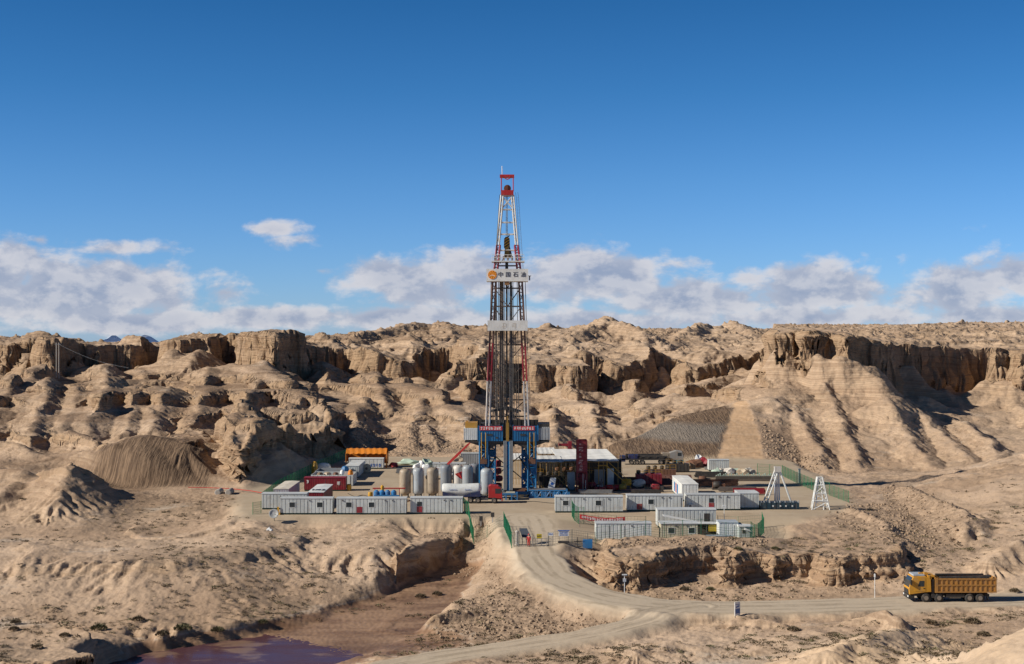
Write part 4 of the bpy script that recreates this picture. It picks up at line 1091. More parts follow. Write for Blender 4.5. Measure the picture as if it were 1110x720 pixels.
# left storage containers
cabin('cream roofed white container lying end-on behind the left row of cabins', PX(304.5, 247), 253.6, 0, 13.0, R(90), D=2.6, H=2.8, body=paint('lilac_grey_sheet', (0.52, 0.50, 0.53)), roofm=paint('cream_roof', (0.72, 0.64, 0.52), streak=False), name='storage_container', cat='container', group='containers on the left of the pad', g=.4)
t = cabin('maroon container with a white top lettered in black, behind the two-window cabin', -33.6, 249.6, 0, 12.6, R(90), D=2.7, H=2.65, body=DRED, roofm=WHITE, name='storage_container', cat='container', group='containers on the left of the pad', g=.4)
q = glyph_marks(MB(), -1.1, 0, 2.2, 1.6, 4, 0, 5, .03).build('lettering', MARKK, t); q.rotation_euler = (R(-90), 0, R(-90)); q.location = (-4.2, 0, 2.69)
t = cab_px('long plain crimson shipping container with white marks, in front of the open bin', 329, 375, 532.5, name='storage_container', cat='container', body=DRED, roofm=DRED, group='containers on the left of the pad', H=2.6, g=.32, feats=[('line', 352)])
glyph_marks(MB(), 2.2, 1.1, .9, .7, 1, -1.28, 9).build('lettering', MARKW, t); glyph_marks(MB(), -3.5, 1.5, .5, .6, 1, -1.28, 19).build('lettering', MARKW, t)
t = thing('white_container', 'small white box with pale right side standing end-on next to the cable reel', 'container', (-32.95, 299.5, 0), 0, 'containers on the left of the pad')
ribbed_body(2.7, 13, .15, 2.35, .45).build('wall', OFFW, t); MB().box(-1.4, 1.4, -6.55, 6.55, 2.35, 2.45).build('roof', WHITE, t); MB().box(-1.2, 1.2, -6.3, 6.3, 0, .15).build('skid', DGREY, t)
# open bins with odds and ends
def open_bin(label, x0, x1, y0, y1, H, mat):
    t = thing('open_bin', label, 'bin', ((x0 + x1) / 2, (y0 + y1) / 2, 0), 0, 'open-topped bins'); w, d = (x1 - x0) / 2, (y1 - y0) / 2
    q = MB().box(-w, w, -d, -d + .1, .1, H).box(-w, w, d - .1, d, .1, H).box(-w, -w + .1, -d + .1, d - .1, .1, H).box(w - .1, w, -d + .1, d - .1, .1, H)
    q.build('wall', mat, t); MB().box(-w + .1, w - .1, -d + .1, d - .1, .1, .5).build('floor', DARK, t)
    r = MB()
    for k in range(int(2 * w / .8)): r.box(-w + .3 + k * .8, -w + .4 + k * .8, -d - .07, -d - .002, .1, H - .1)
    r.build('rib', mat, t)
    return t
open_bin('pale grey open-topped bin full of hoses behind the crimson container', PX(337, 277), PX(382.5, 277), 277, 284, 2.15, OFFW)
open_bin('second open bin of brown sacks, farther back beside the green fence', PX(342, 288), PX(379, 288), 287, 294, 1.9, GREY)
rg = random.Random(3)
for k, (px, Y, z, sx, sy, sz, m, nm, lb, ct) in enumerate((
  (341, 297, 0, 1.3, 1.2, 3.0, YELL, 'yellow_tank', 'upright yellow box tank against the left green fence', 'tank'),
  (351, 299, 0, 3.0, 1.0, 2.5, SIGNW, 'white_bale', 'white wrapped bale by the green fence behind the bins', 'bale'),
  (347, 280, .5, 1.4, 2.0, 1.9, WOOD, 'hose_bundle', 'brown bundle lying in the left end of the first open bin', 'bundle'),
  (355, 281, .5, 1.6, 2.0, 1.85, TAN, 'sack_heap', 'tan sacks heaped in the middle of the first open bin', 'sacks'),
  (364, 280, .5, 1.3, 2.0, 1.9, RUST, 'hose_bundle', 'rust-brown bundle right of the tan sacks in the first open bin', 'bundle'),
  (371, 281, .5, 1.0, 1.6, 2.3, SIGNW, 'white_drum', 'white plastic drum standing in the first open bin', 'drum'),
  (374, 291, .4, 1.6, 1.6, 2.2, LBLUE, 'blue_barrel', 'blue barrel standing in the farther open bin', 'barrel'),
  (380, 283, 0, 1.1, 1.1, 2.6, ORNG, 'orange_hopper', 'orange hopper at the right end of the first open bin', 'hopper'))):
    o = MB().lathe([(sx * .42, 0), (sx * .5, sz * .15), (sx * .5, sz * .7), (sx * .36, sz * .93), (sx * .15, sz)], 8 if k not in (5,) else 16).build(nm, m, None)
    o.location = (PX(px, Y), Y, z); o.scale = (1, sy / sx, 1); tag(o, lb, ct)
# cable reel
t = thing('cable_reel', 'large pale cable reel standing upright beside the small white container', 'cable reel', (PX(397.5, 303), 303, 0))
MB().disc((0, -.45, .95), .95, .08, 22).disc((0, .45, .95), .95, .08, 22).build('flange', CREAM, t, True); MB().disc((0, 0, .95), .6, .82, 18).build('drum', DGREY, t, True); MB().disc((0, -.5, .95), .28, .06, 14).build('hub', DGREY, t)
# orange shed and the white container before it
Yo = GY(508.5)
t = cab_px('white container with blue marks low on its side, under the orange covered shed', 377.5, 416, 508.5, name='white_container', cat='container', body=WHITE, roofm=WHITE, group='containers on the left of the pad', H=2.35, g=.8)
glyph_marks(MB(), .9, .5, 2.4, .65, 4, -1.28, 31).build('lettering', MARKB, t)
t = thing('tarp_shed', 'bright orange tarpaulin shed rising behind a white container', 'shed', (PX(398, Yo + 5), Yo + 5.0, 0))
wv = MB(); n = 26
rows = []
for j in range(7):
    rows.append([(-4.5 + 9.0 * k / n, -2.3 + 4.6 * j / 6, 3.1 + 1.05 * math.sin(math.pi * j / 6) ** .7 + .10 * math.sin(k * 1.7 + j)) for k in range(n + 1)])
vs = [p for r in rows for p in r]; fs = [(j * (n + 1) + k, j * (n + 1) + k + 1, (j + 1) * (n + 1) + k + 1, (j + 1) * (n + 1) + k) for j in range(6) for k in range(n)]
wv.add(vs, fs); wv.build('tarp_roof', ORNG, t, True)
q = MB()
for sx in (-4.5, 4.5): q.box(sx - .06, sx + .06, -2.3, 2.3, 1.2, 3.15)
q.box(-4.5, 4.5, 2.22, 2.3, .6, 3.1); q.build('tarp_side', ORNG, t)
[MB().tube((x, y, 0), (x, y, 3.1), .07).build('post', RUST, t) for x in (-4.4, 0, 4.4) for y in (-2.2, 2.2)]
MB().box(4.42, 4.6, -2.4, -1.9, 0, 3.0).build('end_flap', ORNG, t)
# ------------------------------------------------------------------ the drilling rig
YR = 265.0; KR = YR / F
def rx(px): return (px - 550.0) * KR
def rz(py): return CAMZ - (py - 360.0) * KR
rig = thing('drilling_rig', 'tall red and white drilling mast on a blue raised substructure', 'drilling rig', (PX(550, YR), YR, 0))
# lattice box columns
for x0, x1, nm in ((rx(520.5), rx(529), 'front'), (rx(572), rx(580.5), 'front')):
    q = MB(); y0, y1 = -4.6, -3.0
    for z in (0.1, 1.9, 3.6, 5.2, 6.6): q.box(x0 + .13, x1 - .13, y0 + .02, y0 + .12, z + .3, z + 1.25)
    cs = [(x0, y0), (x1, y0), (x1, y1), (x0, y1)]
    q.truss([(x, y, 0) for x, y in cs], [(x, y, 10.0) for x, y in cs], 6, .16, .09)
    col = q.build('substructure_leg', BLUE, rig)
    h = MB()
    for x in (x0 + .35, x1 - .35): h.tube((x, y0 - .25, 6.7), (x, y0 - .25, 11.6), .07)
    h.build('hoist_cable', YELL, col)
    MB().box(x0 + .1, x1 - .1, y0 - .55, y0 - .02, 5.9, 6.75).box((x0 + x1) / 2 - .15, (x0 + x1) / 2 + .15, y0 - .5, y0 - .1, 6.75, 7.1).build('hoist_block', RUST, col)
for x0, x1 in ((rx(530), rx(537)), (rx(566), rx(572)), (rx(522), rx(530)), (rx(570), rx(579))):
    y0 = -1.2 if x1 - x0 < 1.25 else 3.2
    cs = [(x0, y0), (x1, y0), (x1, y0 + 1.4), (x0, y0 + 1.4)]
    q = MB().truss([(x, y, 0) for x, y in cs], [(x, y, 9.6) for x, y in cs], 6, .17, .10)
    for z in (.5, 2.6, 4.7, 6.8): q.box(x0 + .15, x1 - .15, y0 + .04, y0 + .14, z, z + 1.3)
    q.build('substructure_leg', BLUE, rig)
for a, c, r_ in (((-5, -4.6, .4), (-3.3, -4.6, 9), .09), ((5, -4.6, .4), (3.3, -4.6, 9), .09), ((-4.9, 4.4, .5), (4.9, 4.4, 8.6), .1), ((4.9, 4.45, .5), (-4.9, 4.45, 8.6), .1), ((2.2, -1.5, 6.9), (3.4, -3, 5.0), .14), ((-2.2, -1.5, 6.9), (-3.4, -3, 5.0), .14)):
    MB().tube(a, c, r_).build('brace', DARK, rig)
MB().box(-5.4, 5.4, -4.9, 4.9, .02, .28).build('base_skid', DARK, rig)
# floor
fl = MB().box(-7.8, 7.7, -4.6, 4.8, 9.75, 10.02)
fl.prism([(-7.0, 9.75), (-3.9, 8.7), (-3.0, 8.7), (-1.5, 9.6), (1.5, 9.6), (3.0, 8.7), (3.9, 8.7), (7.0, 9.75)], -4.4, -4.1)
fl.prism([(-7.0, 9.75), (-3.9, 8.7), (3.9, 8.7), (7.0, 9.75)], 4.2, 4.5)
for x in (-3.6, -1.2, 1.2, 3.6): fl.box(x - .15, x + .15, -4.1, 4.2, 9.0, 9.745)
fl.build('drill_floor', DARK, rig)
def windwall(x0, x1, y0, y1, z0, z1, mat, name='wind_wall', n=None):
    q = MB(); n = n or int((x1 - x0) / .45)
    q.box(x0, x1, y0, y0 + .08, z0, z1)
    for k in range(n + 1): q.box(x0 + (x1 - x0) * k / n - .03, x0 + (x1 - x0) * k / n + .03, y0 - .05, y0 - .001, z0, z1)
    q.box(x0, x0 + .08, y0 + .08, y1, z0, z1); q.box(x1 - .08, x1, y0 + .08, y1, z0, z1)
    return q.build(name, mat, rig)
wl = windwall(rx(518.5), rx(545), -4.7, -1.5, 10.04, rz(460), BLUE)
wr = windwall(rx(556), rx(583), -4.7, -1.5, 10.04, rz(460), BLUE)
for w, a, c in ((wl, rx(520.5), rx(544.5)), (wr, rx(556.5), rx(579))):
    bn = MB().box(a, c, -4.83, -4.78, rz(464.6), rz(460.2)).build('slogan_banner', BANNER, w)
    glyph_marks(MB(), a + .1, rz(464.0), c - a - .2, .52, 8, -4.832, int(abs(a) * 100), .012).build('lettering', MARKW, bn)
    MB().box((a + c) / 2 - .7, (a + c) / 2 + .3, -4.80, -4.752, 11.0, 11.35).build('window', GLASS, w)
    MB().box((a + c) / 2 + .9, (a + c) / 2 + 1.3, -4.80, -4.752, 10.5, 10.8).build('vent', DARK, w)
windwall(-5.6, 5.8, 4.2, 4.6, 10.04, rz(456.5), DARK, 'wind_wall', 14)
q = MB()
for x in (-4.6, -3.2, -1.9, -1.0, 1.2, 2.4, 3.7, 5.0): q.box(x - .35, x + .35, -1, 2.8, 10.04, 12.6 + .5 * math.sin(x * 5))
q.build('drawworks', DARK, rig)
# doghouse at the left end
dh = ribbed_body(rx(518) - rx(503.5), 4.0, rz(475), rz(462.5), .38); o = dh.build('doghouse', WHITE, rig); o.location = ((rx(503.5) + rx(518)) / 2, -2.6, 0)
MB().box(rx(505), rx(518), -4.2, -1.0, rz(462.3), rz(456.5)).box(rx(506), rx(508), -3.5, -2.5, rz(456.5), rz(455)).build('orange_housing', paint('orange_housing_paint', (.50, .26, .04)), rig)
gb = ribbed_body(rx(595.5) - rx(583.2), 4.0, rz(475), rz(462.5), .5); o = gb.build('end_house', GREY, rig); o.location = ((rx(583.2) + rx(595.5)) / 2, -2.6, 0)
q = MB()
for x in np.linspace(rx(584), rx(595), 6): q.tube((x, -4.4, rz(462.4)), (x, -4.4, rz(456)), .035)
for z in (rz(456), rz(459)): q.tube((rx(584), -4.4, z), (rx(595), -4.4, z), .04)
q.build('railing', DARK, rig)
q = MB().box(rx(583), rx(595.5), -1.0, 3.6, rz(462.5), rz(459)).build('roof_platform', DARK, rig)
# V-door ramp
for a, c in ((546, 549.6), (552.4, 556)):
    M = Matrix.Identity(4); q = MB(); x0, x1 = rx(a), rx(c); T_ = Vector((0, -4.85, 10.1)); B_ = Vector((0, -9.6, 1.6)); n = 9
    q.add([(x0, T_.y, T_.z), (x1, T_.y, T_.z), (x1, B_.y, B_.z), (x0, B_.y, B_.z), (x0, T_.y + .3, T_.z - .25), (x1, T_.y + .3, T_.z - .25), (x1, B_.y + .3, B_.z - .25), (x0, B_.y + .3, B_.z - .25)],
          [(0, 3, 2, 1), (4, 5, 6, 7), (0, 1, 5, 4), (1, 2, 6, 5), (2, 3, 7, 6), (3, 0, 4, 7)])
    for k in range(3): q.tube((x0 + (x1 - x0) * (k + .5) / 3, T_.y - .04, T_.z), (x0 + (x1 - x0) * (k + .5) / 3, B_.y - .04, B_.z), .075)
    q.build('ramp_plate', paint('worn_ramp_steel', (.125, .15, .18), .6, .0, .4), rig)
q = MB().add([(rx(549.7), -4.8, 10.0), (rx(552.3), -4.8, 10.0), (rx(552.3), -9.5, 1.5), (rx(549.7), -9.5, 1.5)], [(0, 3, 2, 1)])
for k in range(9):
    t_ = k / 8; q.box(rx(549.7), rx(552.3), -4.8 - 4.7 * t_ - .1, -4.8 - 4.7 * t_, 9.7 - 8.5 * t_, 9.95 - 8.5 * t_)
q.build('ramp_channel', BLUE, rig)
MB().box(rx(548.6), rx(551.6), -4.9, -4.6, 10.0, 13.4).box(rx(549.3), rx(550.9), -4.8, -4.4, 13.4, 14.6).build('pipe_handler', paint('ochre_paint', (.36, .20, .03)), rig)
# mast
def leg(z):
    """corner positions of one side frame at height z: half width, front y, rear y"""
    hw = np.interp(z, [13.0, 27, 40, 42.9, 55.6, 60], [4.02, 3.35, 2.72, 2.25, 1.15, 1.10])
    d = np.interp(z, [10, 42, 56, 60], [1.55, 1.35, .85, .85]); return hw, -d, d
def mast_section(z0, z1, n, mat, name='mast_section', r=.17):
    for s in (-1, 1):
        q = MB(); h0, f0, b0 = leg(z0); h1, f1, b1 = leg(z1); w = .62 if z0 < 45 else .42
        q.truss([(s * h0, f0, z0), (s * (h0 - w), f0, z0), (s * (h0 - w), b0, z0), (s * h0, b0, z0)],
                [(s * h1, f1, z1), (s * (h1 - w), f1, z1), (s * (h1 - w), b1, z1), (s * h1, b1, z1)], n, r, .055)
        q.build(name, mat, rig)
mast_section(10.05, rz(413), 5, paint('chalky_mast_white', (.58, .54, .50), .55, 0, .5, (.26, .13, .10)))
mast_section(rz(413), rz(372), 4, DRED)
mast_section(rz(372), rz(306), 6, MRUST)
mast_section(rz(306), rz(290), 2, DRED)
mast_section(rz(290), rz(266), 3, paint('mast_red', (.33, .02, .045), .5, 0, .3))
mast_section(rz(266), rz(212), 5, paint('mast_white', (.70, .69, .65), .5, 0, .3), r=.15)
q = MB()
zs = [14.2, 17.3, 20.6, 24, 27.6, 31.2, 34.8, 38.2, 42.4]
for i, z in enumerate(zs):
    h, f, b_ = leg(z); q.tube((-h + .4, b_, z), (h - .4, b_, z), .13)
    if i + 1 < len(zs):
        h2, _, b2 = leg(zs[i + 1]); q.tube((0, b_, z), ((-1) ** i * (h2 - .4), b2, zs[i + 1]), .09); q.tube((0, b_, z), (-(-1) ** i * (h2 - .4), b2, zs[i + 1]), .07)
q.build('back_bracing', paint('brown_brace', (.13, .075, .055), .65, 0, .4), rig)
q = MB(); zs = [45.2, 48.2, 50.4, 52.8, 55.3]
for i, z in enumerate(zs):
    h, f, b_ = leg(z)
    for y in (f, b_): q.tube((-h + .2, y, z), (h - .2, y, z), .075)
for z0, z1 in ((52.8, 55.3),):
    h0, f0, b0 = leg(z0); h1, f1, b1 = leg(z1)
    for y0, y1 in ((f0, f1), (b0, b1)): q.tube((-h0 + .2, y0, z0), (h1 - .2, y1, z1), .06); q.tube((h0 - .2, y0, z0), (-h1 + .2, y1, z1), .06)
q.build('upper_bracing', MATS['mast_white'], rig)
MB().box(rx(540.5), rx(566), 1.62, 1.70, rz(427), rz(394.5)).build('wind_screen', paint('brown_screen_mesh', (.085, .066, .055), .9, 0, .3), rig)
q = MB().path([(rx(540.5), 1.5, rz(412)), (rx(566), 1.5, rz(412))], .05)
for a, c in ((545, 549), (555, 551)): q.tube((rx(a), 1.4, rz(425)), (rx(c), 1.4, rz(412)), .06)
q.build('screen_frame', MRUST, rig)
q = MB(); q.prism([(rx(531), rz(447)), (rx(531), rz(445)), (rx(549), rz(440.5)), (rx(565), rz(445)), (rx(565), rz(446.5)), (rx(549), rz(444))], -1.0, 1.0); q.build('mast_raising_frame', DARK, rig)
q = MB()
for k in range(7): q.tube((rx(541.2) + .13 * k, .3 + .12 * (k % 3), 10.1), (rx(541.8) + .11 * k, .3, rz(303)), .065)
for k in range(3): q.tube((rx(537) + .14 * k, .5, 10.1), (rx(537) + .1 * k, .5, rz(303)), .07)
q.build('drill_pipe_stand', paint('brown_pipe', (.215, .18, .155), .55, .3, .5, (.12, .07, .05)), rig)
q = MB()
for k in range(3): q.tube((rx(553.2) + .16 * k, .3, 10.1), (rx(553.0) + .13 * k, .3, rz(303)), .075)
q.build('drill_pipe_stand', paint('dark_pipe', (.13, .125, .13), .5, .4, .3), rig)
q = MB()
for x in (-.14, 0, .14): q.tube((rx(549.4) + x, -.3, rz(256)), (rx(549.4) + x, -.3, rz(210)), .045)
q.build('hoisting_line', paint('greasy_line', (.16, .14, .08), .6, .3, .3), rig)
MB().tube((rx(549.3), -.3, 10), (rx(549.3), -.3, rz(300)), .19, 8).tube((rx(549.3), -.3, rz(300)), (rx(549.3), -.3, rz(283)), .3, 8).build('drill_string', DARK, rig)
tb = MB().prism([(rx(546.2), rz(268)), (rx(547.5), rz(271)), (rx(551.5), rz(271)), (rx(552.8), rz(268)), (rx(552.6), rz(260)), (rx(551), rz(257)), (rx(548), rz(257)), (rx(546.4), rz(260))], -.75, .15).build('travelling_block', YELL, rig)
q = MB()
for k in range(4):
    z = rz(269.4) + k * .52; q.add([(rx(546.5), -.77, z), (rx(552.4), -.77, z + .65), (rx(552.4), -.77, z + .9), (rx(546.5), -.77, z + .25)], [(0, 1, 2, 3)])
q.build('hazard_stripe', BLACK, tb)
MB().prism([(rx(546.4), rz(280)), (rx(553.4), rz(280)), (rx(552.6), rz(273)), (rx(551.2), rz(270.6)), (rx(548), rz(270.6)), (rx(547), rz(273))], -.9, .3).build('top_drive', paint('ochre_grime', (.30, .17, .03), .6, 0, .6, (.05, .04, .03), 2.5), rig)
MB().tube((rx(554.5), -.9, rz(280)), (rx(551.5), -.9, rz(268)), .22).tube((rx(546.2), -.6, rz(280)), (rx(542), -.4, rz(286)), .07).build('torque_guide', DARK, rig)
MB().box(rx(547.2), rx(552.2), -2.75, -2.2, rz(309.5), rz(305)).build('stabbing_board', paint('rust_orange', (.32, .16, .06)), rig)
# racking platform with railing, and the two boards
mb_ = MB().box(rx(533), rx(568.5), -2.4, 1.9, rz(284.6), rz(283.4))
for x in np.linspace(rx(533.5), rx(568), 9):
    mb_.tube((x, -2.35, rz(283.4)), (x, -2.35, rz(277)), .035)
for z in (rz(277), rz(280)): mb_.tube((rx(533.5), -2.35, z), (rx(568), -2.35, z), .045)
mb_ = mb_.build('monkey_board', WHITE, rig)
q = MB()
for k in range(7): q.box(rx(536) + k * .78, rx(536) + k * .78 + .35, -2.31, -2.1, rz(283), rz(278.3) + .2 * (k % 2))
q.build('finger', RUST, mb_)
def board(px0, px1, py0, py1, name):
    x0, x1, z0, z1 = rx(px0), rx(px1), rz(py1), rz(py0)
    q = MB().box(x0, x1, -2.9, -2.75, z0, z1).box(x0, x0 + .12, -2.75, 1.9, z0, z1).box(x1 - .12, x1, -2.75, 1.9, z0, z1).box(x0 + .12, x1 - .12, -2.7, 1.9, z0, z0 + .12)
    return q.build(name, paint('sign_board_white', (.76, .75, .71), .5, 0, .22), rig)
s1 = board(527.6, 572.4, 292.3, 305.6, 'sign_board')
zc = (rz(292.3) + rz(305.6)) / 2 + .05
for k, ch in enumerate('中国石油'):
    text_mesh(ch, 1.0, MARKK, s1, (rx(542.6 + 8.1 * k), -2.93, zc), name='lettering')
lg = MB().disc((rx(533.9), -2.93, zc), .80, .06, 28).build('emblem', paint('emblem_orange', (.78, .27, .02), .5, 0, .05, streak=False), s1, True)
q = MB()
for k in range(10):
    a = 2 * math.pi * k / 10 + .15; q.tube((rx(533.9) + .34 * math.cos(a), -2.968, zc + .1 + .34 * math.sin(a)), (rx(533.9) + .74 * math.cos(a), -2.968, zc + .1 * .4 + .74 * math.sin(a)), .035, 4)
q.build('emblem_ray', plain('emblem_yellow', (.85, .45, .06), .5), s1)
q = MB(); q.add([(rx(533.9) - .5, -2.97, zc - .18), (rx(533.9), -2.97, zc + .02), (rx(533.9) + .5, -2.97, zc - .18), (rx(533.9) + .5, -2.97, zc - .30), (rx(533.9), -2.97, zc - .10), (rx(533.9) - .5, -2.97, zc - .30)], [(0, 5, 4, 1), (1, 4, 3, 2)]); q.build('emblem_wave', MARKW, s1)
MB().box(rx(573), rx(574.6), -2.6, -1.8, rz(304.5), rz(300)).box(rx(572.3), rx(575.6), -2.7, -1.7, rz(300), rz(299.4)).build('floodlight', STEEL, s1)
s2 = board(528.8, 571.8, 347.6, 358.6, 'lower_board')
for gx, sd_ in ((543.5, 4), (554, 8)): glyph_marks(MB(), rx(gx), rz(356.4), 1.0, 1.05, 1, -2.902, sd_, .01).build('lettering', paint('faded_lettering', (.62, .57, .50)), s2)
# crown
cz0, cz1 = rz(212), rz(190.3)
q = MB().box(rx(543), rx(556.6), -1.15, 1.0, cz0, rz(206.8)).build('crown_block', RED, rig)
q = MB()
for x in (rx(543.4), rx(556.4)):
    for y in (-1.1, .95): q.tube((x, y, rz(207)), (x * .98, y, cz1), .09)
q.box(rx(541.8), rx(557.4), -1.2, 1.05, rz(192.6), rz(190)); q.tube((rx(545), -1.1, rz(192.6)), (rx(550), -1.1, rz(195.4)), .08); q.tube((rx(555), -1.1, rz(192.6)), (rx(550), -1.1, rz(195.4)), .08); q.build('crown_frame', RED, rig)
q = MB()
for y in (-.6, -.25, .1, .45): q.disc((rx(550), y, rz(204.6)), .66, .18, 18)
q.build('sheave', paint('sheave_rust', (.22, .07, .03), .6, .2, .5), rig)
MB().tube((rx(544.4), -.8, cz1), (rx(544.2), -.8, rz(180.6)), .075).build('antenna', SIGNW, rig)
q = MB()
for dx in (-.22, .22):
    q.path([(rx(566.5) + dx, 1.3, rz(300)), (rx(561) + dx, 1.0, rz(214)), (rx(560) + dx, .9, rz(208))], .03, 4)
for k in range(56):
    t_ = k / 55; q.tube((rx(566.5 - 5.5 * t_) - .22, 1.3 - .3 * t_, rz(300 - 86 * t_)), (rx(566.5 - 5.5 * t_) + .22, 1.3 - .3 * t_, rz(300 - 86 * t_)), .02, 4, cap=False)
q.build('ladder', paint('ladder_steel', (.25, .25, .27)), rig)
q = MB()
for a, c in (((536, 300), (541.8, 212)), ((531.5, 350), (532.5, 305)), ((570.5, 350), (569.2, 305)), ((528, 440), (530.5, 360)), ((574.5, 440), (571, 360)), ((543, 455), (545, 360)), ((556, 455), (555, 310)), ((560, 455), (559, 360)), ((534.5, 455), (536, 360)), ((546.5, 455), (547, 306)), ((552.5, 455), (551.5, 306)), ((557.5, 455), (556, 306)), ((562.5, 455), (560.5, 306)), ((539.5, 455), (540.5, 306))): q.tube((rx(a[0]), -1.8, rz(a[1])), (rx(c[0]), -1.6, rz(c[1])), .06, 4)
q.build('cable', DARK, rig)
# blow-out preventer stack and clutter under the floor
q = MB()
for z, r_ in ((1.2, .7), (2.6, .8), (4.0, .62), (5.4, .55)): q.lathe([(.3, z - .6), (r_, z - .45), (r_, z + .45), (.3, z + .6)], 14, Matrix.Translation((rx(540), 1.2, 0)))
q.box(rx(534), rx(545), .8, 1.6, 2.4, 2.8); q.build('blowout_preventer', DRED, rig)

# catwalk and pipe rack in front of the ramp
cw = thing('catwalk', 'blue steel catwalk block at the foot of the grey pipe ramp', 'catwalk', (PX(551.5, 255), 255, 0))
q = MB().box(-1.6, 1.6, -1.4, 1.6, .95, 1.25)
for x in (-1.5, -.5, .5, 1.5):
    for y in (-1.3, 0, 1.5): q.box(x - .12, x + .12, y - .12, y + .12, 0, .95)
q.tube((-1.5, -1.35, .1), (-.5, -1.35, .95), .07); q.tube((.5, -1.35, .95), (1.5, -1.35, .1), .07); q.build('frame', LBLUE, cw)
MB().box(-1.1, 1.1, -1.2, 1.4, 1.255, 1.36).build('deck', CREAM, cw)
q = MB()
for k in range(4): q.tube((-1.5 + k * .22, -1.2, 1.45), (-1.5 + k * .22, 1.5, 1.45), .09, 8)
q.build('pipe', STEEL, cw)
pr = thing('pipe_rack', 'long low bright blue pipe rack right of the catwalk', 'pipe rack', (PX(594, 258), 258, 0))
q = MB(); L = 7.0
for y in (-1.1, 1.1):
    q.truss([(-L/2, y, .1), (-L/2, y, 1.35)], [(L/2, y, .1), (L/2, y, 1.35)], 9, .10, .07)
for k in range(8): q.tube((-L/2 + k, -1.1, 1.35), (-L/2 + k, 1.1, 1.35), .08)
for k in range(4): q.box(-L/2 + k * 2 + .3, -L/2 + k * 2 + 1.4, -1.13, -1.05, .25, 1.15)
q.build('frame', LBLUE, pr)
q = MB()
for k in range(6): q.tube((-L/2 + .1, -.9 + .34 * k, 1.52), (L/2 - .3, -.9 + .34 * k, 1.52), .09, 8)
q.build('pipe', STEEL, pr)
cb = thing('cable_tray', 'dark blue cable tray between catwalk and pipe rack', 'cable tray', (PX(569, 258.5), 258.5, 0))
MB().box(-1.5, 2.0, -.6, .6, .55, .8).box(-1.5, 2.0, -.62, -.55, .8, 1.1).build('tray', BLUE, cb); q = MB(); [q.box(x - .08, x + .08, -.5, .5, 0, .55) for x in (-1.3, 0, 1.8)]; q.build('leg', BLUE, cb)
# ------------------------------------------------------------------ silos
def silo(label, px, Y, H, rad, mat):
    t = thing('cement_silo', label, 'silo', (PX(px, Y), Y, 0), 0, 'upright cement silos in a row behind the left cabins')
    prof = [(rad * .35, .35), (rad, .85)] + [(rad * (1 + .012 * (k % 2)), .85 + (H - 1.5) * k / 8) for k in range(1, 9)] + [(rad * .93, H - .35), (rad * .70, H - .12), (rad * .25, H)]
    MB().lathe(prof, 26).build('tank', mat, t, True)
    for k in range(4):
        a = math.pi / 4 + k * math.pi / 2; MB().tube((rad * .8 * math.cos(a), rad * .8 * math.sin(a), 0), (rad * .85 * math.cos(a), rad * .85 * math.sin(a), 1.6), .09).build('leg', DGREY, t)
    q = MB()
    for s in (-.16, .16): q.path([(rad * 1.06, s, .3), (rad * 1.06, s, H - .3), (rad * .5, s, H + .05)], .028, 4)
    for k in range(int(H / .35)): q.tube((rad * 1.06, -.16, .4 + k * .35), (rad * 1.06, .16, .4 + k * .35), .02, 4)
    q.build('ladder', DRED, t)
    MB().tube((0, 0, H - .1), (0, 0, H + .12), .22, 10).build('hatch', DGREY, t)
silo('tan rust-stained silo, leftmost of the row behind the cabins', 439, 258, 5.2, 1.0, TAN)
silo('pale grey silo between two tan silos', 453.3, 258, 5.4, .98, SILOG)
silo('stained tan silo just left of the white tank trailer', 468.8, 258, 5.45, 1.05, paint('brown_stained_silo', (.36, .29, .21), .55, 0, .8, (.16, .10, .07), .8))
silo('slate grey silo rising behind the tail of the tank trailer', 483.5, 262, 5.6, 1.02, SILOD)
silo('off-white silo beside the red flag', 496.5, 262, 5.5, .95, SILOW)
silo('light grey silo right of the red flag', 507, 261, 5.6, 1.0, SILOG)
silo('dark grey silo close behind the light grey one by the flag', 514.5, 264, 5.6, 1.0, SILOD)
silo('pale grey silo standing alone behind the red truck cab', 527.5, 257, 5.4, 1.08, SILOG)
fg = thing('red_flag', 'red flag on a pole above the white tank trailer', 'flag', (PX(501, 255.5), 255.5, 0))
MB().tube((0, 0, 0), (0, 0, 5.1), .04).build('pole', STEEL, fg)
q = MB(); n = 8
vs = [(-1.35 * k / n * (1 - .15 * j), .12 * math.sin(k * 1.1 + j), 5.0 - .5 * (k / n) - j * (1.5 - .10 * k) / 4) for j in range(5) for k in range(n + 1)]
q.add(vs, [(j * 9 + k, (j + 1) * 9 + k, (j + 1) * 9 + k + 1, j * 9 + k + 1) for j in range(4) for k in range(8)]); q.build('cloth', RED, fg, True)

# ------------------------------------------------------------------ vehicles
def wheel(parent, x, y, r, w, name='wheel'):
    wh = MB().lathe([(r * .45, -w/2), (r * .92, -w/2), (r, -w/2 + .06), (r, w/2 - .06), (r * .92, w/2), (r * .45, w/2)], 22, Matrix.Translation((x, y, r)) @ Matrix.Rotation(R(90), 4, 'X')).build(name, BLACK, parent, True)
    MB().lathe([(r * .12, -w/2 - .02), (r * .30, -w/2 + .02), (r * .40, -w/2 + .05), (r * .48, -w/2 - .005), (r * .48, w/2 + .005)], 16, Matrix.Translation((x, y, r)) @ Matrix.Rotation(R(90), 4, 'X')).build('rim', paint('dusty_rim', (.30, .25, .20), .6, .2, .5), wh, True)
    return wh

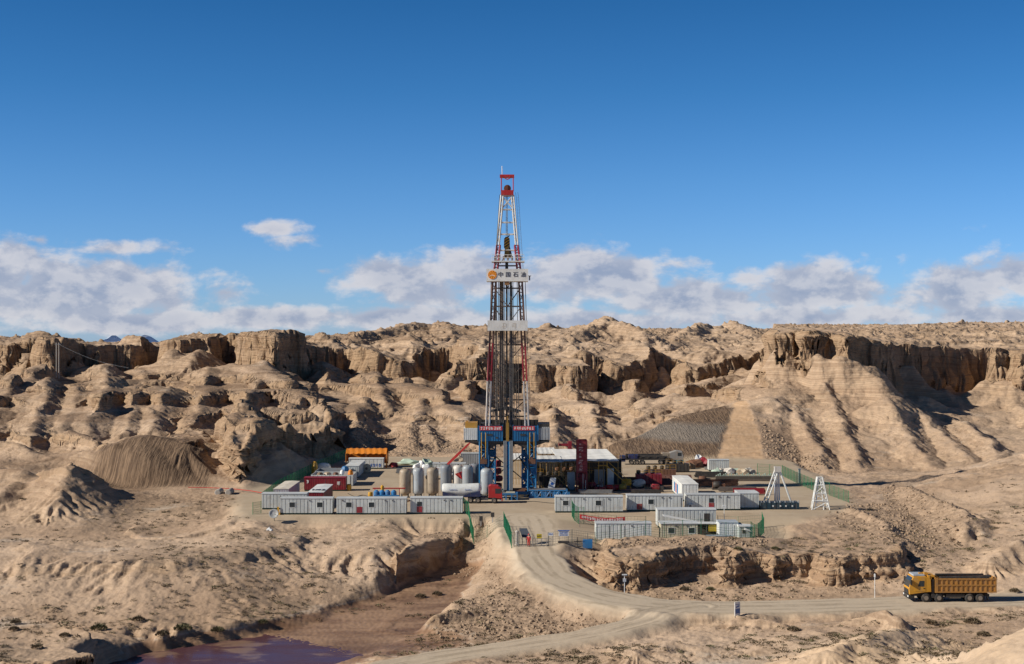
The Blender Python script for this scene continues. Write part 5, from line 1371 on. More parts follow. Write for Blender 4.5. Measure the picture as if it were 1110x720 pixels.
# tank lorry facing right, red cab
Yt = GY(546); s_ = Yt / F
tk = thing('tank_truck', 'white bulk tank trailer pulled by a red cab, parked by the silos', 'tank truck', (PX(479, Yt), Yt + 1.3, 0))
def ux(px): return (px - 479) * s_
body = MB(); secs = []
L = ux(521)
ring = lambda x, rr, zc, flat: [(x, rr * .98 * math.cos(a), zc + (rr * math.sin(a) if math.sin(a) > 0 else flat * math.sin(a))) for a in [2 * math.pi * k / 20 for k in range(20)]]
st = [(0.0, .85, 2.35, .3), (.25, 1.15, 2.25, .55), (1.2, 1.2, 2.2, .75), (2.6, 1.2, 2.15, 1.10), (3.7, 1.2, 2.15, 1.10), (5.0, 1.2, 2.2, .8), (6.3, 1.2, 2.25, .6), (L - .15, 1.12, 2.3, .5), (L, .8, 2.35, .3)]
vs = []
for a in st: vs += ring(*a)
fs = [(i * 20 + k, i * 20 + (k + 1) % 20, (i + 1) * 20 + (k + 1) % 20, (i + 1) * 20 + k) for i in range(len(st) - 1) for k in range(20)] + [tuple(reversed(range(20))), tuple(range((len(st) - 1) * 20, len(st) * 20))]
fs = [tuple(reversed(f)) for f in fs]
body.add(vs, fs); tank = body.build('tank', WHITE, tk, True)
glyph_marks(MB(), 1.3, 2.3, 1.3, .2, 5, -1.20, 77).build('lettering', MARKB, tank); glyph_marks(MB(), 4.0, 2.3, 1.2, .2, 5, -1.20, 78).build('lettering', MARKB, tank)
MB().prism([(0.15, 2.1), (2.9, 1.35), (3.5, 1.35), (6.75, 2.15), (6.75, 1.2), (.15, 1.2)], -1.27, -1.12).build('side_skirt', NAVY, tank)
q = MB().box(.6, ux(527), -.5, .5, 1.0, 1.25).build('trailer_frame', NAVY, tk)
for x in (.9, 2.1, 3.3):
    for y in (-1.05, 1.05): wheel(tk, x, y, .5, .38)
q = MB().box(ux(507), ux(544), -.45, .45, .62, .95).box(ux(521), ux(529), -1.05, -.5, .55, 1.0).box(ux(521), ux(529), .5, 1.05, .55, 1.0).build('chassis', DGREY, tk)
for px in (510, 518.3, 536):
    for y in (-1.05, 1.05): wheel(tk, ux(px), y, .52, .4)
x0, x1 = ux(529.5), ux(544.2)
cb_ = MB().prism([(x0, 1.0), (x1, .85), (x1 + .02, 1.7), (x1 - .22, 2.75), (x1 - .7, 3.05), (x0 + .4, 3.2), (x0, 3.0)], -1.2, 1.2).build('cab', RED, tk, bevel=.05)
MB().prism([(x1 + .035, 1.75), (x1 - .2, 2.72), (x1 - .17, 2.72), (x1 + .06, 1.75)], -1.05, 1.05).build('windscreen', GLASS, cb_)
MB().prism([(x1 - 1.2, 1.75), (x1 - .2, 1.75), (x1 - .35, 2.6), (x1 - 1.2, 2.6)], -1.225, -1.19).build('side_window', GLASS, cb_)
MB().box(x1 - .1, x1 + .12, -1.2, 1.2, .45, .85).build('bumper', RED, cb_)
for y in (-.85, .85): MB().box(x1 + .02, x1 + .06, y - .2, y + .2, 1.0, 1.2).build('headlight', SIGNW, cb_)
q = MB(); q.box(x1 - .25, x1 - .1, -1.5, -1.25, 2.0, 2.6); q.box(x1 - .25, x1 - .1, 1.25, 1.5, 2.0, 2.6); q.build('mirror', BLACK, cb_)
MB().tube((x0 - .25, .7, 1), (x0 - .25, .7, 3.2), .09).build('exhaust', STEEL, tk)

# dump truck facing left on the road
Yd = GY(653.5, -3.05); s_ = Yd / F
dt_ = thing('dump_truck', 'dusty yellow four-axle dump truck driving left on the gravel road', 'dump truck', (PX(985, Yd), Yd + 1.3, -3.05))
def tx(px): return (px - 985) * s_
Hh = lambda py: (653.5 - py) * s_
cab = MB().prism([(tx(986.2), Hh(645)), (tx(985.6), Hh(638)), (tx(987.6), Hh(630.5)), (tx(990.5), Hh(625.5)), (tx(1004), Hh(625)), (tx(1009.4), Hh(628)), (tx(1010), Hh(642)), (tx(1002), Hh(642.6))], -1.22, 1.22).build('cab', TYEL, dt_, bevel=.06)
MB().prism([(tx(986.1), Hh(637.0)), (tx(988.0), Hh(630.2)), (tx(990.2), Hh(626.6)), (tx(989.6), Hh(626.6)), (tx(987.3), Hh(630.2)), (tx(985.5), Hh(637.0))], -1.08, 1.08).build('windscreen', GLASS, cab)
dr_ = MB().box(tx(992), tx(1003.5), -1.245, -1.222, Hh(641), Hh(627)).build('door', TYEL, cab)
MB().prism([(tx(995.2), Hh(636)), (tx(1002), Hh(636)), (tx(1002.2), Hh(629.8)), (tx(997), Hh(629.8))], -1.262, -1.246).build('side_window', GLASS, dr_); MB().box(tx(1001), tx(1002.5), -1.28, -1.246, Hh(638.4), Hh(637.6)).build('handle', BLACK, dr_)
MB().box(tx(985.2), tx(988), -1.22, 1.22, Hh(649.5), Hh(645.2)).box(tx(988), tx(991.5), -1.22, 1.22, Hh(649.0), Hh(646)).build('bumper', BLACK, cab)
MB().box(tx(985.3), tx(985.9), -.9, .9, Hh(644.2), Hh(639.5)).build('grille', BLACK, cab)
for y in (-.95, .95): MB().box(tx(984.9), tx(985.5), y - .2, y + .2, Hh(647.6), Hh(646)).build('headlight', SIGNW, cab)
MB().box(tx(991), tx(1003), -1.0, 1.0, Hh(625), Hh(623.4)).build('roof_visor', paint('pale_blue_visor', (.45, .50, .55)), cab)
MB().box(tx(986.6), tx(988), -1.55, -1.25, Hh(634), Hh(628.5)).box(tx(986.6), tx(988), 1.25, 1.55, Hh(634), Hh(628.5)).build('mirror', BLACK, cab)
MB().box(tx(998), tx(1002), -.5, -.2, Hh(624.9), Hh(622)).box(tx(1003), tx(1007), -.9, -.2, Hh(624.9), Hh(621.5)).build('air_intake', TYEL, cab)
q = MB().box(tx(1010.6), tx(1013.2), -1.1, 1.1, Hh(646), Hh(626)).build('hoist_gap', DARK, dt_)
q = MB().box(tx(988), tx(1072), -.45, .45, Hh(647.5), Hh(644.2)).box(tx(1010), tx(1014), -1.2, -.5, Hh(648.5), Hh(644.5)).box(tx(1026), tx(1046), -1.15, -.5, Hh(648), Hh(644.4)).box(tx(1026), tx(1046), .5, 1.15, Hh(648), Hh(644.4)).build('chassis', DARK, dt_)
# tipper body
zb, zt = Hh(642.6), Hh(627.2); xa, xb = tx(1014), tx(1079.5)
q = MB().box(xa, xb, -1.24, -1.16, zb, zt).box(xa, xb, 1.16, 1.24, zb, zt).box(xa, xa + .1, -1.16, 1.16, zb, zt + .15).box(xb - .1, xb, -1.16, 1.16, zb, zt).box(xa + .1, xb - .1, -1.16, 1.16, zb, zb + .1)
bd = q.build('tipper_body', TDIRT, dt_)
q = MB(); n = 11
for k in range(n + 1):
    x = tx(1021.5) + (xb - tx(1021.5)) * k / n
    for y in (-1.30, 1.242): q.box(x - .10, x + .10, y, y + .058, zb, zt)
for z in (zb, (zb + zt) / 2 - .03, zt - .16):
    for y in (-1.33, 1.242): q.box(xa, xb + .03, y, y + .088, z, z + .16)
q.box(xa - .05, xa + .3, -1.34, -1.245, zb, zt + .1); q.build('rib', TDIRT, bd)
MB().box(xa - .9, xa - .02, -1.1, 1.1, zt - .12, zt + .35).box(xa - .85, xa - .65, -1.2, -1.1, Hh(641), zt + .35).build('front_hood', TYEL, bd)
q = MB().box(tx(1020), tx(1073), -1.18, -1.02, zt, zt + .2).tube((tx(1019), -1.0, zt + .1), (tx(1073), -1.0, zt + .22), .12, 8).box(tx(1020), tx(1073), 1.02, 1.18, zt, zt + .2).box(tx(1070), tx(1075), -1.2, -.6, zt + .1, zt + .35).build('rolled_cover', DARK, bd)
MB().box(xb + .01, xb + .1, -1.2, 1.2, zb + .1, zt + .02).tube((xb + .06, -1.25, zt + .02), (xb + .06, 1.25, zt + .02), .07).build('tailgate', TDIRT, bd)
MB().tube((tx(1030), -.8, Hh(647)), (tx(1042), -.8, Hh(647)), .3, 14).build('fuel_tank', STEEL, dt_)
for px in (1004.3, 1018.3, 1051.3, 1062.8):
    for y in (-1.06, 1.06): wheel(dt_, tx(px), y, .56, .42 if px > 1030 else .34)
q = MB(); q.box(tx(1068), tx(1073), -1.1, 1.1, Hh(647), Hh(644.5)); q.box(tx(1071), tx(1072), -1.15, -.7, Hh(651), Hh(646)); q.build('mud_flap', BLACK, dt_)

# long dark low-loader at the back of the pad, and a pale lorry cab beside it
Ys = GY(504); s_ = Ys / F
lt = thing('flatbed_lorry', 'long dark flatbed lorry with wheels in two groups, parked below the cut slope', 'lorry', (PX(676, Ys), Ys + 1.3, 0))
def sx(px): return (px - 676) * s_
MB().box(sx(672), sx(726), -1.2, 1.2, 1.05, 1.35).build('bed', DARK, lt)
q = MB(); [q.box(sx(p) - .06, sx(p) + .06, -1.25, -1.15, 1.35, 2.4) for p in (679, 688, 694, 702, 710, 718, 725)]; q.box(sx(679), sx(725), 1.1, 1.2, 1.35, 2.3); q.build('stake', DARK, lt)
MB().box(sx(682), sx(692), -1.0, .9, 1.36, 2.2).build('blue_load', paint('blue_tarp', (.02, .03, .12)), lt)
q = MB(); [q.tube((sx(693), -.9 + .3 * k, 1.5 + .3 * (k % 2)), (sx(724), -.9 + .3 * k, 1.5 + .3 * (k % 2)), .16, 8) for k in range(7)]; q.build('pipe_load', DARK, lt)
for px in (685, 691, 697, 717, 723.5):
    for y in (-1.05, 1.05): wheel(lt, sx(px), y, .52, .4)
MB().box(sx(672.5), sx(678), -1.2, 1.2, .7, 2.0).build('gooseneck', NAVY, lt)
lc = thing('lorry_cab', 'pale grey and brown lorry cab with teal front, behind the scrap heap', 'lorry', (PX(734, 323), 324, 0))
MB().prism([(-1.6, 1.0), (1.35, .9), (1.4, 1.8), (1.1, 2.9), (-.2, 3.05), (-1.6, 2.6)], -1.2, 1.2).build('cab', paint('dusty_grey_cab', (.36, .34, .31), .6, 0, .6), lc, bevel=.05)
MB().prism([(1.41, 1.85), (1.12, 2.85), (1.16, 2.85), (1.45, 1.85)], -1.05, 1.05).build('windscreen', GLASS, lc); MB().box(.1, .95, -1.225, -1.19, 1.85, 2.6).build('side_window', GLASS, lc)
MB().box(-.8, 1.5, -1.22, 1.22, .35, .98).build('bumper', paint('teal_paint', (.08, .26, .30)), lc); MB().box(-3.4, -1.65, -1.2, 1.2, 1.0, 2.5).build('box_body', TAN, lc); MB().box(-3.4, .9, -.5, .5, .5, .98).build('chassis', DARK, lc)
for x in (-2.8, .6):
    for y in (-1.05, 1.05): wheel(lc, x, y, .5, .36)
# truck crane with raised red boom left of the rig
cr_ = thing('truck_crane', 'white truck crane with a raised red boom left of the rig', 'crane', (PX(478, 290), 290, 0))
MB().box(-3.6, 3.6, -1.2, 1.2, .8, 1.3).build('chassis', WHITE, cr_); MB().prism([(-3.6, 1.3), (-3.6, 2.5), (-2.5, 2.6), (-2.0, 1.3)], -1.2, 1.2).build('cab', WHITE, cr_, bevel=.05); MB().prism([(-3.63, 1.8), (-3.63, 2.4), (-3.605, 2.4), (-3.605, 1.8)], -1, 1).build('windscreen', GLASS, cr_)
MB().box(-.9, 1.0, -1.0, 1.0, 1.3, 2.4).build('turret', WHITE, cr_)
bm = MB(); A = Vector((.2, -.2, 1.9)); B = Vector(((517 - 478) * 290 / F - .3, -1.5, PZ(474.5, 288.5))); bm.tube(A, A.lerp(B, .55), .34, 4); bm.tube(A.lerp(B, .5), A.lerp(B, .8), .27, 4); bm.tube(A.lerp(B, .78), B, .2, 4); bm.build('boom', RED, cr_)
MB().tube((.7, -.2, 1.9), A.lerp(B, .35), .13).build('lift_cylinder', STEEL, cr_)
for x in (-2.6, 1.4, 2.6):
    for y in (-1.05, 1.05): wheel(cr_, x, y, .52, .4)

# ------------------------------------------------------------------ canopies, tanks and pumps on the right of the rig
def canopy(label, px0, px1, yb, Y0, Y1, z0, z1, group='white canvas roofs beside the rig', dxb=0.0):
    t = thing('canvas_canopy', label, 'canopy', (PX((px0 + px1) / 2, Y0), Y0, 0), 0, group)
    w0 = (px1 - px0) * Y0 / F / 2; D = Y1 - Y0; n = 14; m = 5
    vs = [(-w0 + 2 * w0 * k / n + dxb * j / m, D * j / m, z0 + (z1 - z0) * j / m - .05 * math.sin(math.pi * k / n * 4) ** 2) for j in range(m + 1) for k in range(n + 1)]
    vs2 = [(x, y, z - .08) for x, y, z in vs]; N = n + 1; o = len(vs)
    fs = [(j * N + k, j * N + k + 1, (j + 1) * N + k + 1, (j + 1) * N + k) for j in range(m) for k in range(n)]
    fs += [tuple(o + i for i in reversed(f)) for f in fs]
    fs += [(k + 1, k, o + k, o + k + 1) for k in range(n)] + [(m * N + k, m * N + k + 1, o + m * N + k + 1, o + m * N + k) for k in range(n)] + [(j * N, (j + 1) * N, o + (j + 1) * N, o + j * N) for j in range(m)] + [((j + 1) * N + n, j * N + n, o + j * N + n, o + (j + 1) * N + n) for j in range(m)]
    MB().add(vs + vs2, fs).build('roof', CANV, t)
    q = MB()
    for k in range(5):
        x = -w0 + 2 * w0 * k / 4
        for y, z, xx in ((.15, z0, 0), (D - .15, z1, dxb)): q.tube((x * .97 + xx, y, 0), (x * .97 + xx, y, z - .1), .07)
        q.tube((x * .97, .15, z0 - .5), (x * .97 + dxb, D - .15, z1 - .5), .05)
    q.tube((-w0, .15, z0 - .3), (w0, .15, z0 - .3), .06); q.build('post', paint('ochre_post', (.33, .20, .05)), t); return t
canopy('large white canvas roof behind the red tower', 606, 671, 0, 270, 292, 5.6, 6.0, dxb=-.9)
canopy('narrow white canvas roof nearest the blue rig legs', 582, 611, 0, 269, 278, 5.5, 5.9, dxb=-.5)
canopy('small white canvas roof set back beside the rig', 583, 603, 0, 286, 296, 5.6, 6.0, dxb=-.2)
canopy('white canvas roof strip half hidden behind the right rig leg', 556, 569, 0, 280, 290, 5.0, 5.3, dxb=-.2)
# red tower
tw = thing('red_tower', 'upright red lattice tower with panelled upper half in front of the canvas roofs', 'tower', (PX(630.5, 268), 268, 0))
w = .92; cs = [(-w, -w), (w, -w), (w, w), (-w, w)]; q = MB().truss([(x, y, 0) for x, y in cs], [(x, y, 9.7) for x, y in cs], 8, .11, .075); q.build('frame', DRED, tw)
pn = MB().box(-.86, .86, -.88, -.80, 3.7, 9.5).box(-.86, .86, .80, .88, 3.7, 9.5).box(-.88, -.80, -.8, .8, 3.7, 9.5).box(.80, .88, -.8, .8, 3.7, 9.5).build('panel', DRED, tw)
q = MB()
rg = random.Random(5)
for k in range(9): q.box(-.5 + rg.uniform(-.1, .1), -.1 + rg.uniform(-.1, .35), -.90, -.885, 4.0 + k * .6, 4.3 + k * .6 + rg.uniform(-.05, .15))
q.build('lettering', paint('pink_lettering', (.62, .40, .38)), pn)
MB().lathe([(.3, 0), (.62, .3), (.62, 3.2), (.3, 3.5)], 16).build('vessel', DRED, tw, True); q = MB(); q.path([(-.7, -1.0, .4), (.7, -1.0, .4), (.7, -1.0, 2.2)], .08); q.path([(.2, -1.05, 0), (.2, -1.05, 3.4)], .06); q.build('pipe', SILOW, tw)
fl_ = thing('flare_pipe', 'dark red inverted-L pipe rising behind the canvas roofs', 'pipe', (PX(617.5, 297), 297, 0)); MB().box(-.42, .42, -.4, .4, 0, 7.2).box(-2.2, -.42, -.25, .25, 6.2, 6.7).build('pipe', DRED, fl_); MB().disc((-2.25, 0, 6.45), .45, .12, 14, 'x').build('flange', DRED, fl_)
# tanks and clutter under the roofs
rg = random.Random(21)
def lump_tank(name, label, cat, px, Y, L, D, H, mat, mat2=DARK):
    t = thing(name, label, cat, (PX(px, Y), Y, 0))
    ribbed_body(L, D, .25, H, .7).build('tank', mat, t)
    for k in range(max(2, int(L / 1.4))):
        x = -L / 2 + .5 + k * 1.4
        if x < L / 2 - .3: MB().lathe([(.25, H), (.42, H + .2), (.42, H + .65), (.15, H + .8)], 10, Matrix.Translation((x, rg.uniform(-.4, .4), 0))).build('agitator', mat2, t)
    r = MB()
    for x in np.linspace(-L / 2, L / 2, max(3, int(L))): r.tube((x, -D / 2, H), (x, -D / 2, H + 1.05), .03, 4)
    for z in (.55, 1.05): r.tube((-L / 2, -D / 2, H + z), (L / 2, -D / 2, H + z), .03, 4)
    r.build('railing', YELL, t); MB().box(-L / 2, L / 2, -D / 2 + .2, D / 2 - .2, 0, .25).build('skid', DARK, t); return t
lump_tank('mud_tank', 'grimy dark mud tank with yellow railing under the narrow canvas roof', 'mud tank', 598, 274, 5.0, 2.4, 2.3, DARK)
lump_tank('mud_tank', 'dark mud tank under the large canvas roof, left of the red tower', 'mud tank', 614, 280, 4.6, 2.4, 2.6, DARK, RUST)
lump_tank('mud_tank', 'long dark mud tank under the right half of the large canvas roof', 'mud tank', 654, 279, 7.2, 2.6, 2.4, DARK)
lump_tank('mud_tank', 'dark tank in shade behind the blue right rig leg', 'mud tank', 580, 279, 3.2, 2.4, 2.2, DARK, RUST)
lump_tank('mud_tank', 'tall dark tank added to deepen shade under the left half of the large canvas roof', 'mud tank', 620, 288, 7.0, 2.4, 4.2, DARK)  # this and the next two: dark tanks added to deepen shade beneath the roofs
lump_tank('mud_tank', 'tall dark tank added to deepen shade under the right half of the large canvas roof', 'mud tank', 655, 288, 6.8, 2.4, 4.2, DARK)
lump_tank('mud_tank', 'tall dark tank added to deepen shade behind the ochre struts beside the right rig leg', 'mud tank', 589, 284, 5.4, 2.4, 3.9, DARK, RUST)
def pump(name, label, px, Y, m1, m2, s=1.0):
    t = thing(name, label, 'pump', (PX(px, Y), Y, 0)); t.scale = (s, s, s)
    MB().box(-1.4, 1.4, -.7, .7, 0, .3).build('skid', DARK, t); MB().lathe([(.3, -.9), (.7, -.7), (.7, .7), (.3, .9)], 16, Matrix.Translation((-.3, 0, 1.0)) @ Matrix.Rotation(R(90), 4, 'Y')).build('casing', m1, t, True)
    MB().box(.55, 1.35, -.55, .55, .31, 1.25).build('motor', m2, t); MB().tube((-1.2, 0, .3), (-1.2, 0, 1.6), .12).build('pipe', m2, t); return t
pump('mud_pump', 'bright yellow pump at the right edge of the canvas roofs', 681, 273, YELL, DARK, 1.1)
pump('mud_pump', 'small dull yellow pump low beside the bright yellow one', 676.5, 268, paint('dull_yellow', (.36, .24, .03)), DARK, .8)
pump('mud_pump', 'rusty pump in the shade left of the red tower', 607, 267.5, RUST, DARK, .9)
pump('mud_pump', 'dark pump with red casing right of the red tower', 643, 270, DRED, DARK, .9)
pump('mud_pump', 'red skid pump on the ground in front of the right canvas roof', 662, 268.5, RED, DRED, .7)
pump('mud_pump', 'red skid pump beside the pink pipes, below the yellow pump', 671, 268.5, RED, DRED, .7)
bl = thing('white_vessel', 'white round-ended vessel lying right of the yellow pump', 'vessel', (PX(692, 273), 273, 0)); MB().lathe([(.15, -1.4), (.6, -1.2), (.8, -.6), (.8, .7), (.5, 1.2), (.15, 1.4)], 18, Matrix.Translation((0, 0, .95)) @ Matrix.Rotation(R(82), 4, 'Y')).build('shell', SILOW, bl, True); MB().box(-1, 1, -.4, .4, 0, .35).build('saddle', DARK, bl)
q = MB()
for k in range(4): q.tube((-3.0, -.4 + .3 * k, .25 + .02 * k), (2.6, -.4 + .3 * k, .28), .13, 8)
q.tube((2.6, -.2, .25), (3.1, -.2, 1.4), .1); pp = q.build('pink_pipes', paint('pink_pipe', (.50, .22, .17), .6, 0, .5)); pp.location = (PX(690, 268), 268, 0); tag(pp, 'faded pink pipes lying on the gravel in front of the yellow pump', 'pipes')
stw = thing('yellow_stair', 'yellow steel stairway at the right end of the large canvas roof', 'stairs', (PX(664, 268.5), 271, 0)); q = MB()
for y in (-.5, .5): q.box(-.1, .1, y - .05, y + .05, 2.3, 2.31); q.tube((-1.0, y, 4.6), (3.8, y, .2), .09, 4); q.tube((-1.0, y, 5.6), (3.8, y, 1.2), .05, 4)
q.box(-2.6, -.8, -.6, .6, 4.5, 4.62); q.tube((-2.5, -.5, 0), (-2.5, -.5, 5.6), .08); q.tube((-.9, -.5, 0), (-.9, -.5, 5.6), .08); q.build('stringer', YELL, stw)
q = MB()
for k in range(14): x = -.9 + 4.6 * k / 14; q.box(x - .12, x + .12, -.45, .45, 4.5 - 4.3 * k / 14, 4.54 - 4.3 * k / 14)
q.build('tread', YELL, stw)
yst = thing('yellow_stair', 'ochre stair frame in front of the mud tank, left of the red tower', 'stairs', (PX(609, 266.5), 268.6, 0)); q = MB()
for y in (-.45, .45): q.tube((-1.6, y, 3.4), (1.6, y, .2), .08, 4); q.tube((-1.6, y, 4.3), (1.6, y, 1.1), .045, 4); q.tube((-1.6, y, 0), (-1.6, y, 4.3), .07, 4)
q.build('stringer', MATS['ochre_post'], yst); q = MB()
for k in range(10): x = -1.5 + 3.0 * k / 10; q.box(x - .1, x + .1, -.4, .4, 3.3 - 3.1 * k / 10, 3.34 - 3.1 * k / 10)
q.build('tread', MATS['ochre_post'], yst)
for lb, px, Y, L, D, H, m in (('pale grey steel cabinet left of the red tower base', 619, 270, 1.4, 1.2, 3.4, OFFW), ('white electric cabinet half in shade under the large canvas roof', 661.5, 275, 1.3, 1.0, 3.6, WHITE), ('pale cabinet low in front of the dark tanks, right of the red tower', 650.5, 268.5, 1.0, .8, 1.1, OFFW), ('grey cabinet behind the red tower under the canvas roof', 650, 276, 2.0, 1.0, 3.3, GREY)):
    t = thing('steel_cabinet', lb, 'cabinet', (PX(px, Y), Y, 0), 0, 'steel cabinets under the canvas roofs'); MB().box(-L/2, L/2, -D/2, D/2, .15, H).build('body', m, t, bevel=.03); MB().box(-L/2 + .06, L/2 - .06, -D/2 - .03, -D/2 - .002, .25, H - .12).build('door', m, t); MB().box(-L/2, L/2, -D/2, D/2, 0, .15).build('plinth', DARK, t)
wb = thing('notice_board', 'white leaning notice board with a blue mark in front of the dark tanks', 'notice board', (PX(598, 261.5), 262.5, 0)); q = MB().prism([(-.75, 1.1), (.55, 1.1), (.85, 3.1), (-.2, 3.1)], -.05, .05).build('board', SIGNW, wb); MB().disc((.1, -.06, 2.0), .28, .02, 14).build('mark', MARKB, wb); q = MB(); q.tube((-.6, .1, 0), (-.6, .1, 1.5), .05); q.tube((.5, .1, 0), (.5, .1, 1.5), .05); q.build('post', DGREY, wb)
q = MB()
for k in range(9):
    a = rg.uniform(-2.4, 2.4); q.tube((a, rg.uniform(-.4, .4), 0), (a + rg.uniform(-.7, .7), rg.uniform(-.4, .4), rg.uniform(1.2, 2.8)), .07, 5)
o = q.build('pipe_manifold', RUST); o.location = (PX(641, 267), 267.3, 0); tag(o, 'tangle of rusty upright pipes at the foot of the red tower', 'pipework')
q = MB()
for k in range(12):
    a = rg.uniform(-2.6, 2.6); q.tube((a, rg.uniform(-.5, .5), 0), (a + rg.uniform(-1.0, 1.0), rg.uniform(-.5, .5), rg.uniform(1.0, 3.2)), .07, 5)
o = q.build('pipe_manifold', MATS['ochre_post']); o.location = (PX(588, 264), 264.2, 0); tag(o, 'tangle of ochre struts beside the right blue rig leg', 'pipework')

# mud pit with dark red liner, trench, scrap, bags
pt = thing('mud_pit', 'sunken-looking mud pit with dark red lined walls right of the yellow pump', 'mud pit', (PX(722, 272), 272, 0))
q = MB().box(-4.2, 4.6, -.15, .15, 0, .35).box(-4.2, -4.0, .15, 8, 0, .9).box(4.4, 4.6, .15, 8, 0, .9).build('kerb', WOOD, pt)
q = MB().add([(-4.0, 7.0, .05), (6.2, 7.0, .05), (6.0, 9.5, 1.7), (-4.0, 9.5, 1.7)], [(0, 1, 2, 3)]); q.box(-4.0, 6.0, 9.5, 9.9, 0, 1.72)
for k in range(11): q.box(-4.0 + .95 * k, -3.9 + .95 * k, 8.9, 9.48, 0, 1.5)
q.build('liner', paint('dark_red_liner', (.14, .055, .04), .7, 0, .5), pt); MB().box(-4.0, 4.4, .15, 7.0, .0, .05).build('mud', paint('brown_mud', (.22, .13, .08), .5), pt)
sr = MB(); vs = []; n = 10
sr.add([(-8, 0, 0), (7.5, 0, 0), (6.0, 3, .35), (-6, 3, .9), (-5, 14, .2), (8, 14, .1)], [(0, 1, 2, 3), (3, 2, 5, 4)])
trn = thing('lined_trench', 'long black lined trench with a green edge at the back right of the pad', 'trench', (PX(806, 287), 287, 0))
q = MB(); [q.box(-5.4, 6.2, s, s + .5, 0, h) for s, h in ((-1.0, .28), (1.6, .75))]; q.build('bank', paint('dark_berm', (.13, .10, .075), .9), trn); MB().box(-5.2, 6.0, -.5, 1.6, .005, .06).build('liner', BLACK, trn)
q = MB()
for k in range(30): q.box(-5.3 + k * .38, -5.1 + k * .38, 1.7, 2.0, .75, .95 + .2 * (k % 3))
q.build('green_edging', PGREEN, trn)
# scrap heap: separate bits, each a thing
rg = random.Random(8)
def heap_bit(name, label, cat, px, Y, s, mat, seed, z=0.0, flat=.7):
    r2 = random.Random(seed); bm = bmesh.new(); bmesh.ops.create_icosphere(bm, subdivisions=2, radius=1)
    for v in bm.verts:
        n_ = 1 + .35 * math.sin(v.co.x * 4.1 + seed) * math.cos(v.co.y * 3.3 + seed * 2) + r2.uniform(-.12, .12)
        v.co = Vector((v.co.x * s[0] * n_, v.co.y * s[1] * n_, max(v.co.z * n_, -.35) * s[2] + s[2] * .35))
    me = bpy.data.meshes.new(name); bm.to_mesh(me); bm.free(); me.materials.append(mat); o = bpy.data.objects.new(name, me); COL.objects.link(o); o.location = (PX(px, Y), Y, z); return tag(o, label, cat)
heap_bit('scrap_heap', 'brown heap of scrap at the left end of the junk row by the teal-fronted cab', 'scrap', 745, 312, (1.6, 1.2, 1.0), WOOD, 1)
heap_bit('scrap_heap', 'dark rusty scrap heap in the middle of the junk row', 'scrap', 753, 315, (1.8, 1.2, 1.3), RUST, 2)
heap_bit('scrap_heap', 'reddish scrap heap beside the pale container at the back of the pad', 'scrap', 764, 317, (1.5, 1.2, 1.5), DRED, 3)
heap_bit('white_sack', 'white sack on top of the rusty scrap row', 'sack', 757, 317.5, (.8, .7, 1.1), SIGNW, 4, 1.1)
heap_bit('scrap_heap', 'black scrap at the foot of the pale container', 'scrap', 772, 310, (1.8, .9, .6), DARK, 5)
heap_bit('white_sack', 'white bulk bag standing left of the pale green tarp behind the silos', 'sack', 452, 309, (.9, .8, 1.1), SIGNW, 6)
heap_bit('white_sack', 'tallest white bulk bag of the three behind the silos', 'sack', 457, 311, (.8, .8, 1.4), SIGNW, 7)
heap_bit('white_sack', 'white bulk bag nearest the long white tank container', 'sack', 461.5, 309, (.9, .8, 1.0), SIGNW, 8)
heap_bit('green_tarp', 'long pale green tarpaulin over a low stack at the back left of the pad', 'tarp', 444, 322, (3.0, 1.6, .95), PGREEN, 9)
heap_bit('green_tarp', 'crumpled pale green sheeting left of the white tank container', 'tarp', 463, 316, (1.5, 1.2, 1.3), PGREEN, 10)
heap_bit('scrap_heap', 'tan heap on the white container left of the red crane boom', 'scrap', 497, 309, (1.4, 1.0, .9), TAN, 11, 1.9)
heap_bit('red_machine', 'small dark red machine beside the orange shed', 'machine', 427, 316, (.9, .8, .8), DRED, 12)
for k, (px, Y, sx_, m, lb) in enumerate(((778, 300, 1.4, PGREEN, 'pale green bag, first in the row of bags before the pale back container'), (784, 302, 1.5, CONC, 'pale dusty bag second in the row before the pale back container'), (791, 301, 1.6, SILOW, 'off-white bag with a flat top in the middle of the bag row'), (798, 302, 1.3, PGREEN, 'pale green bag beside the off-white flat one'), (805, 301, 1.5, TAN, 'tan bag near the right end of the bag row'), (812, 302, 1.2, CONC, 'small pale bag at the right end of the bag row by the smooth slope'))):
    heap_bit('bulk_bag', lb, 'bag', px, Y, (sx_, .9, .85), m, 30 + k)['group'] = 'bags along the lined trench'
cab_px('pale grey container at the foot of the smooth cut slope, behind the bag row', 768, 791, 511, name='storage_container', cat='container', group='containers on the right of the pad', body=OFFW, H=2.5, g=.4)
cab_px('long white tank container behind the silos, under the red crane boom', 468.5, 505, 513, name='white_container', cat='container', group='containers on the left of the pad', body=OFFW, H=2.1, feats=[('line', 489), ('vent', 476)], D=3)
cab_px('tall pale grey box house beside the left rig legs', 499, 521, 507, name='storage_container', cat='container', group='containers on the left of the pad', body=GREY, roofm=OFFW, H=3.2, g=.4)
cab_px('low white container in front of the tall grey box house', 508, 521.5, 516, name='white_container', cat='container', group='containers on the left of the pad', body=OFFW, H=2.2, D=2.2)
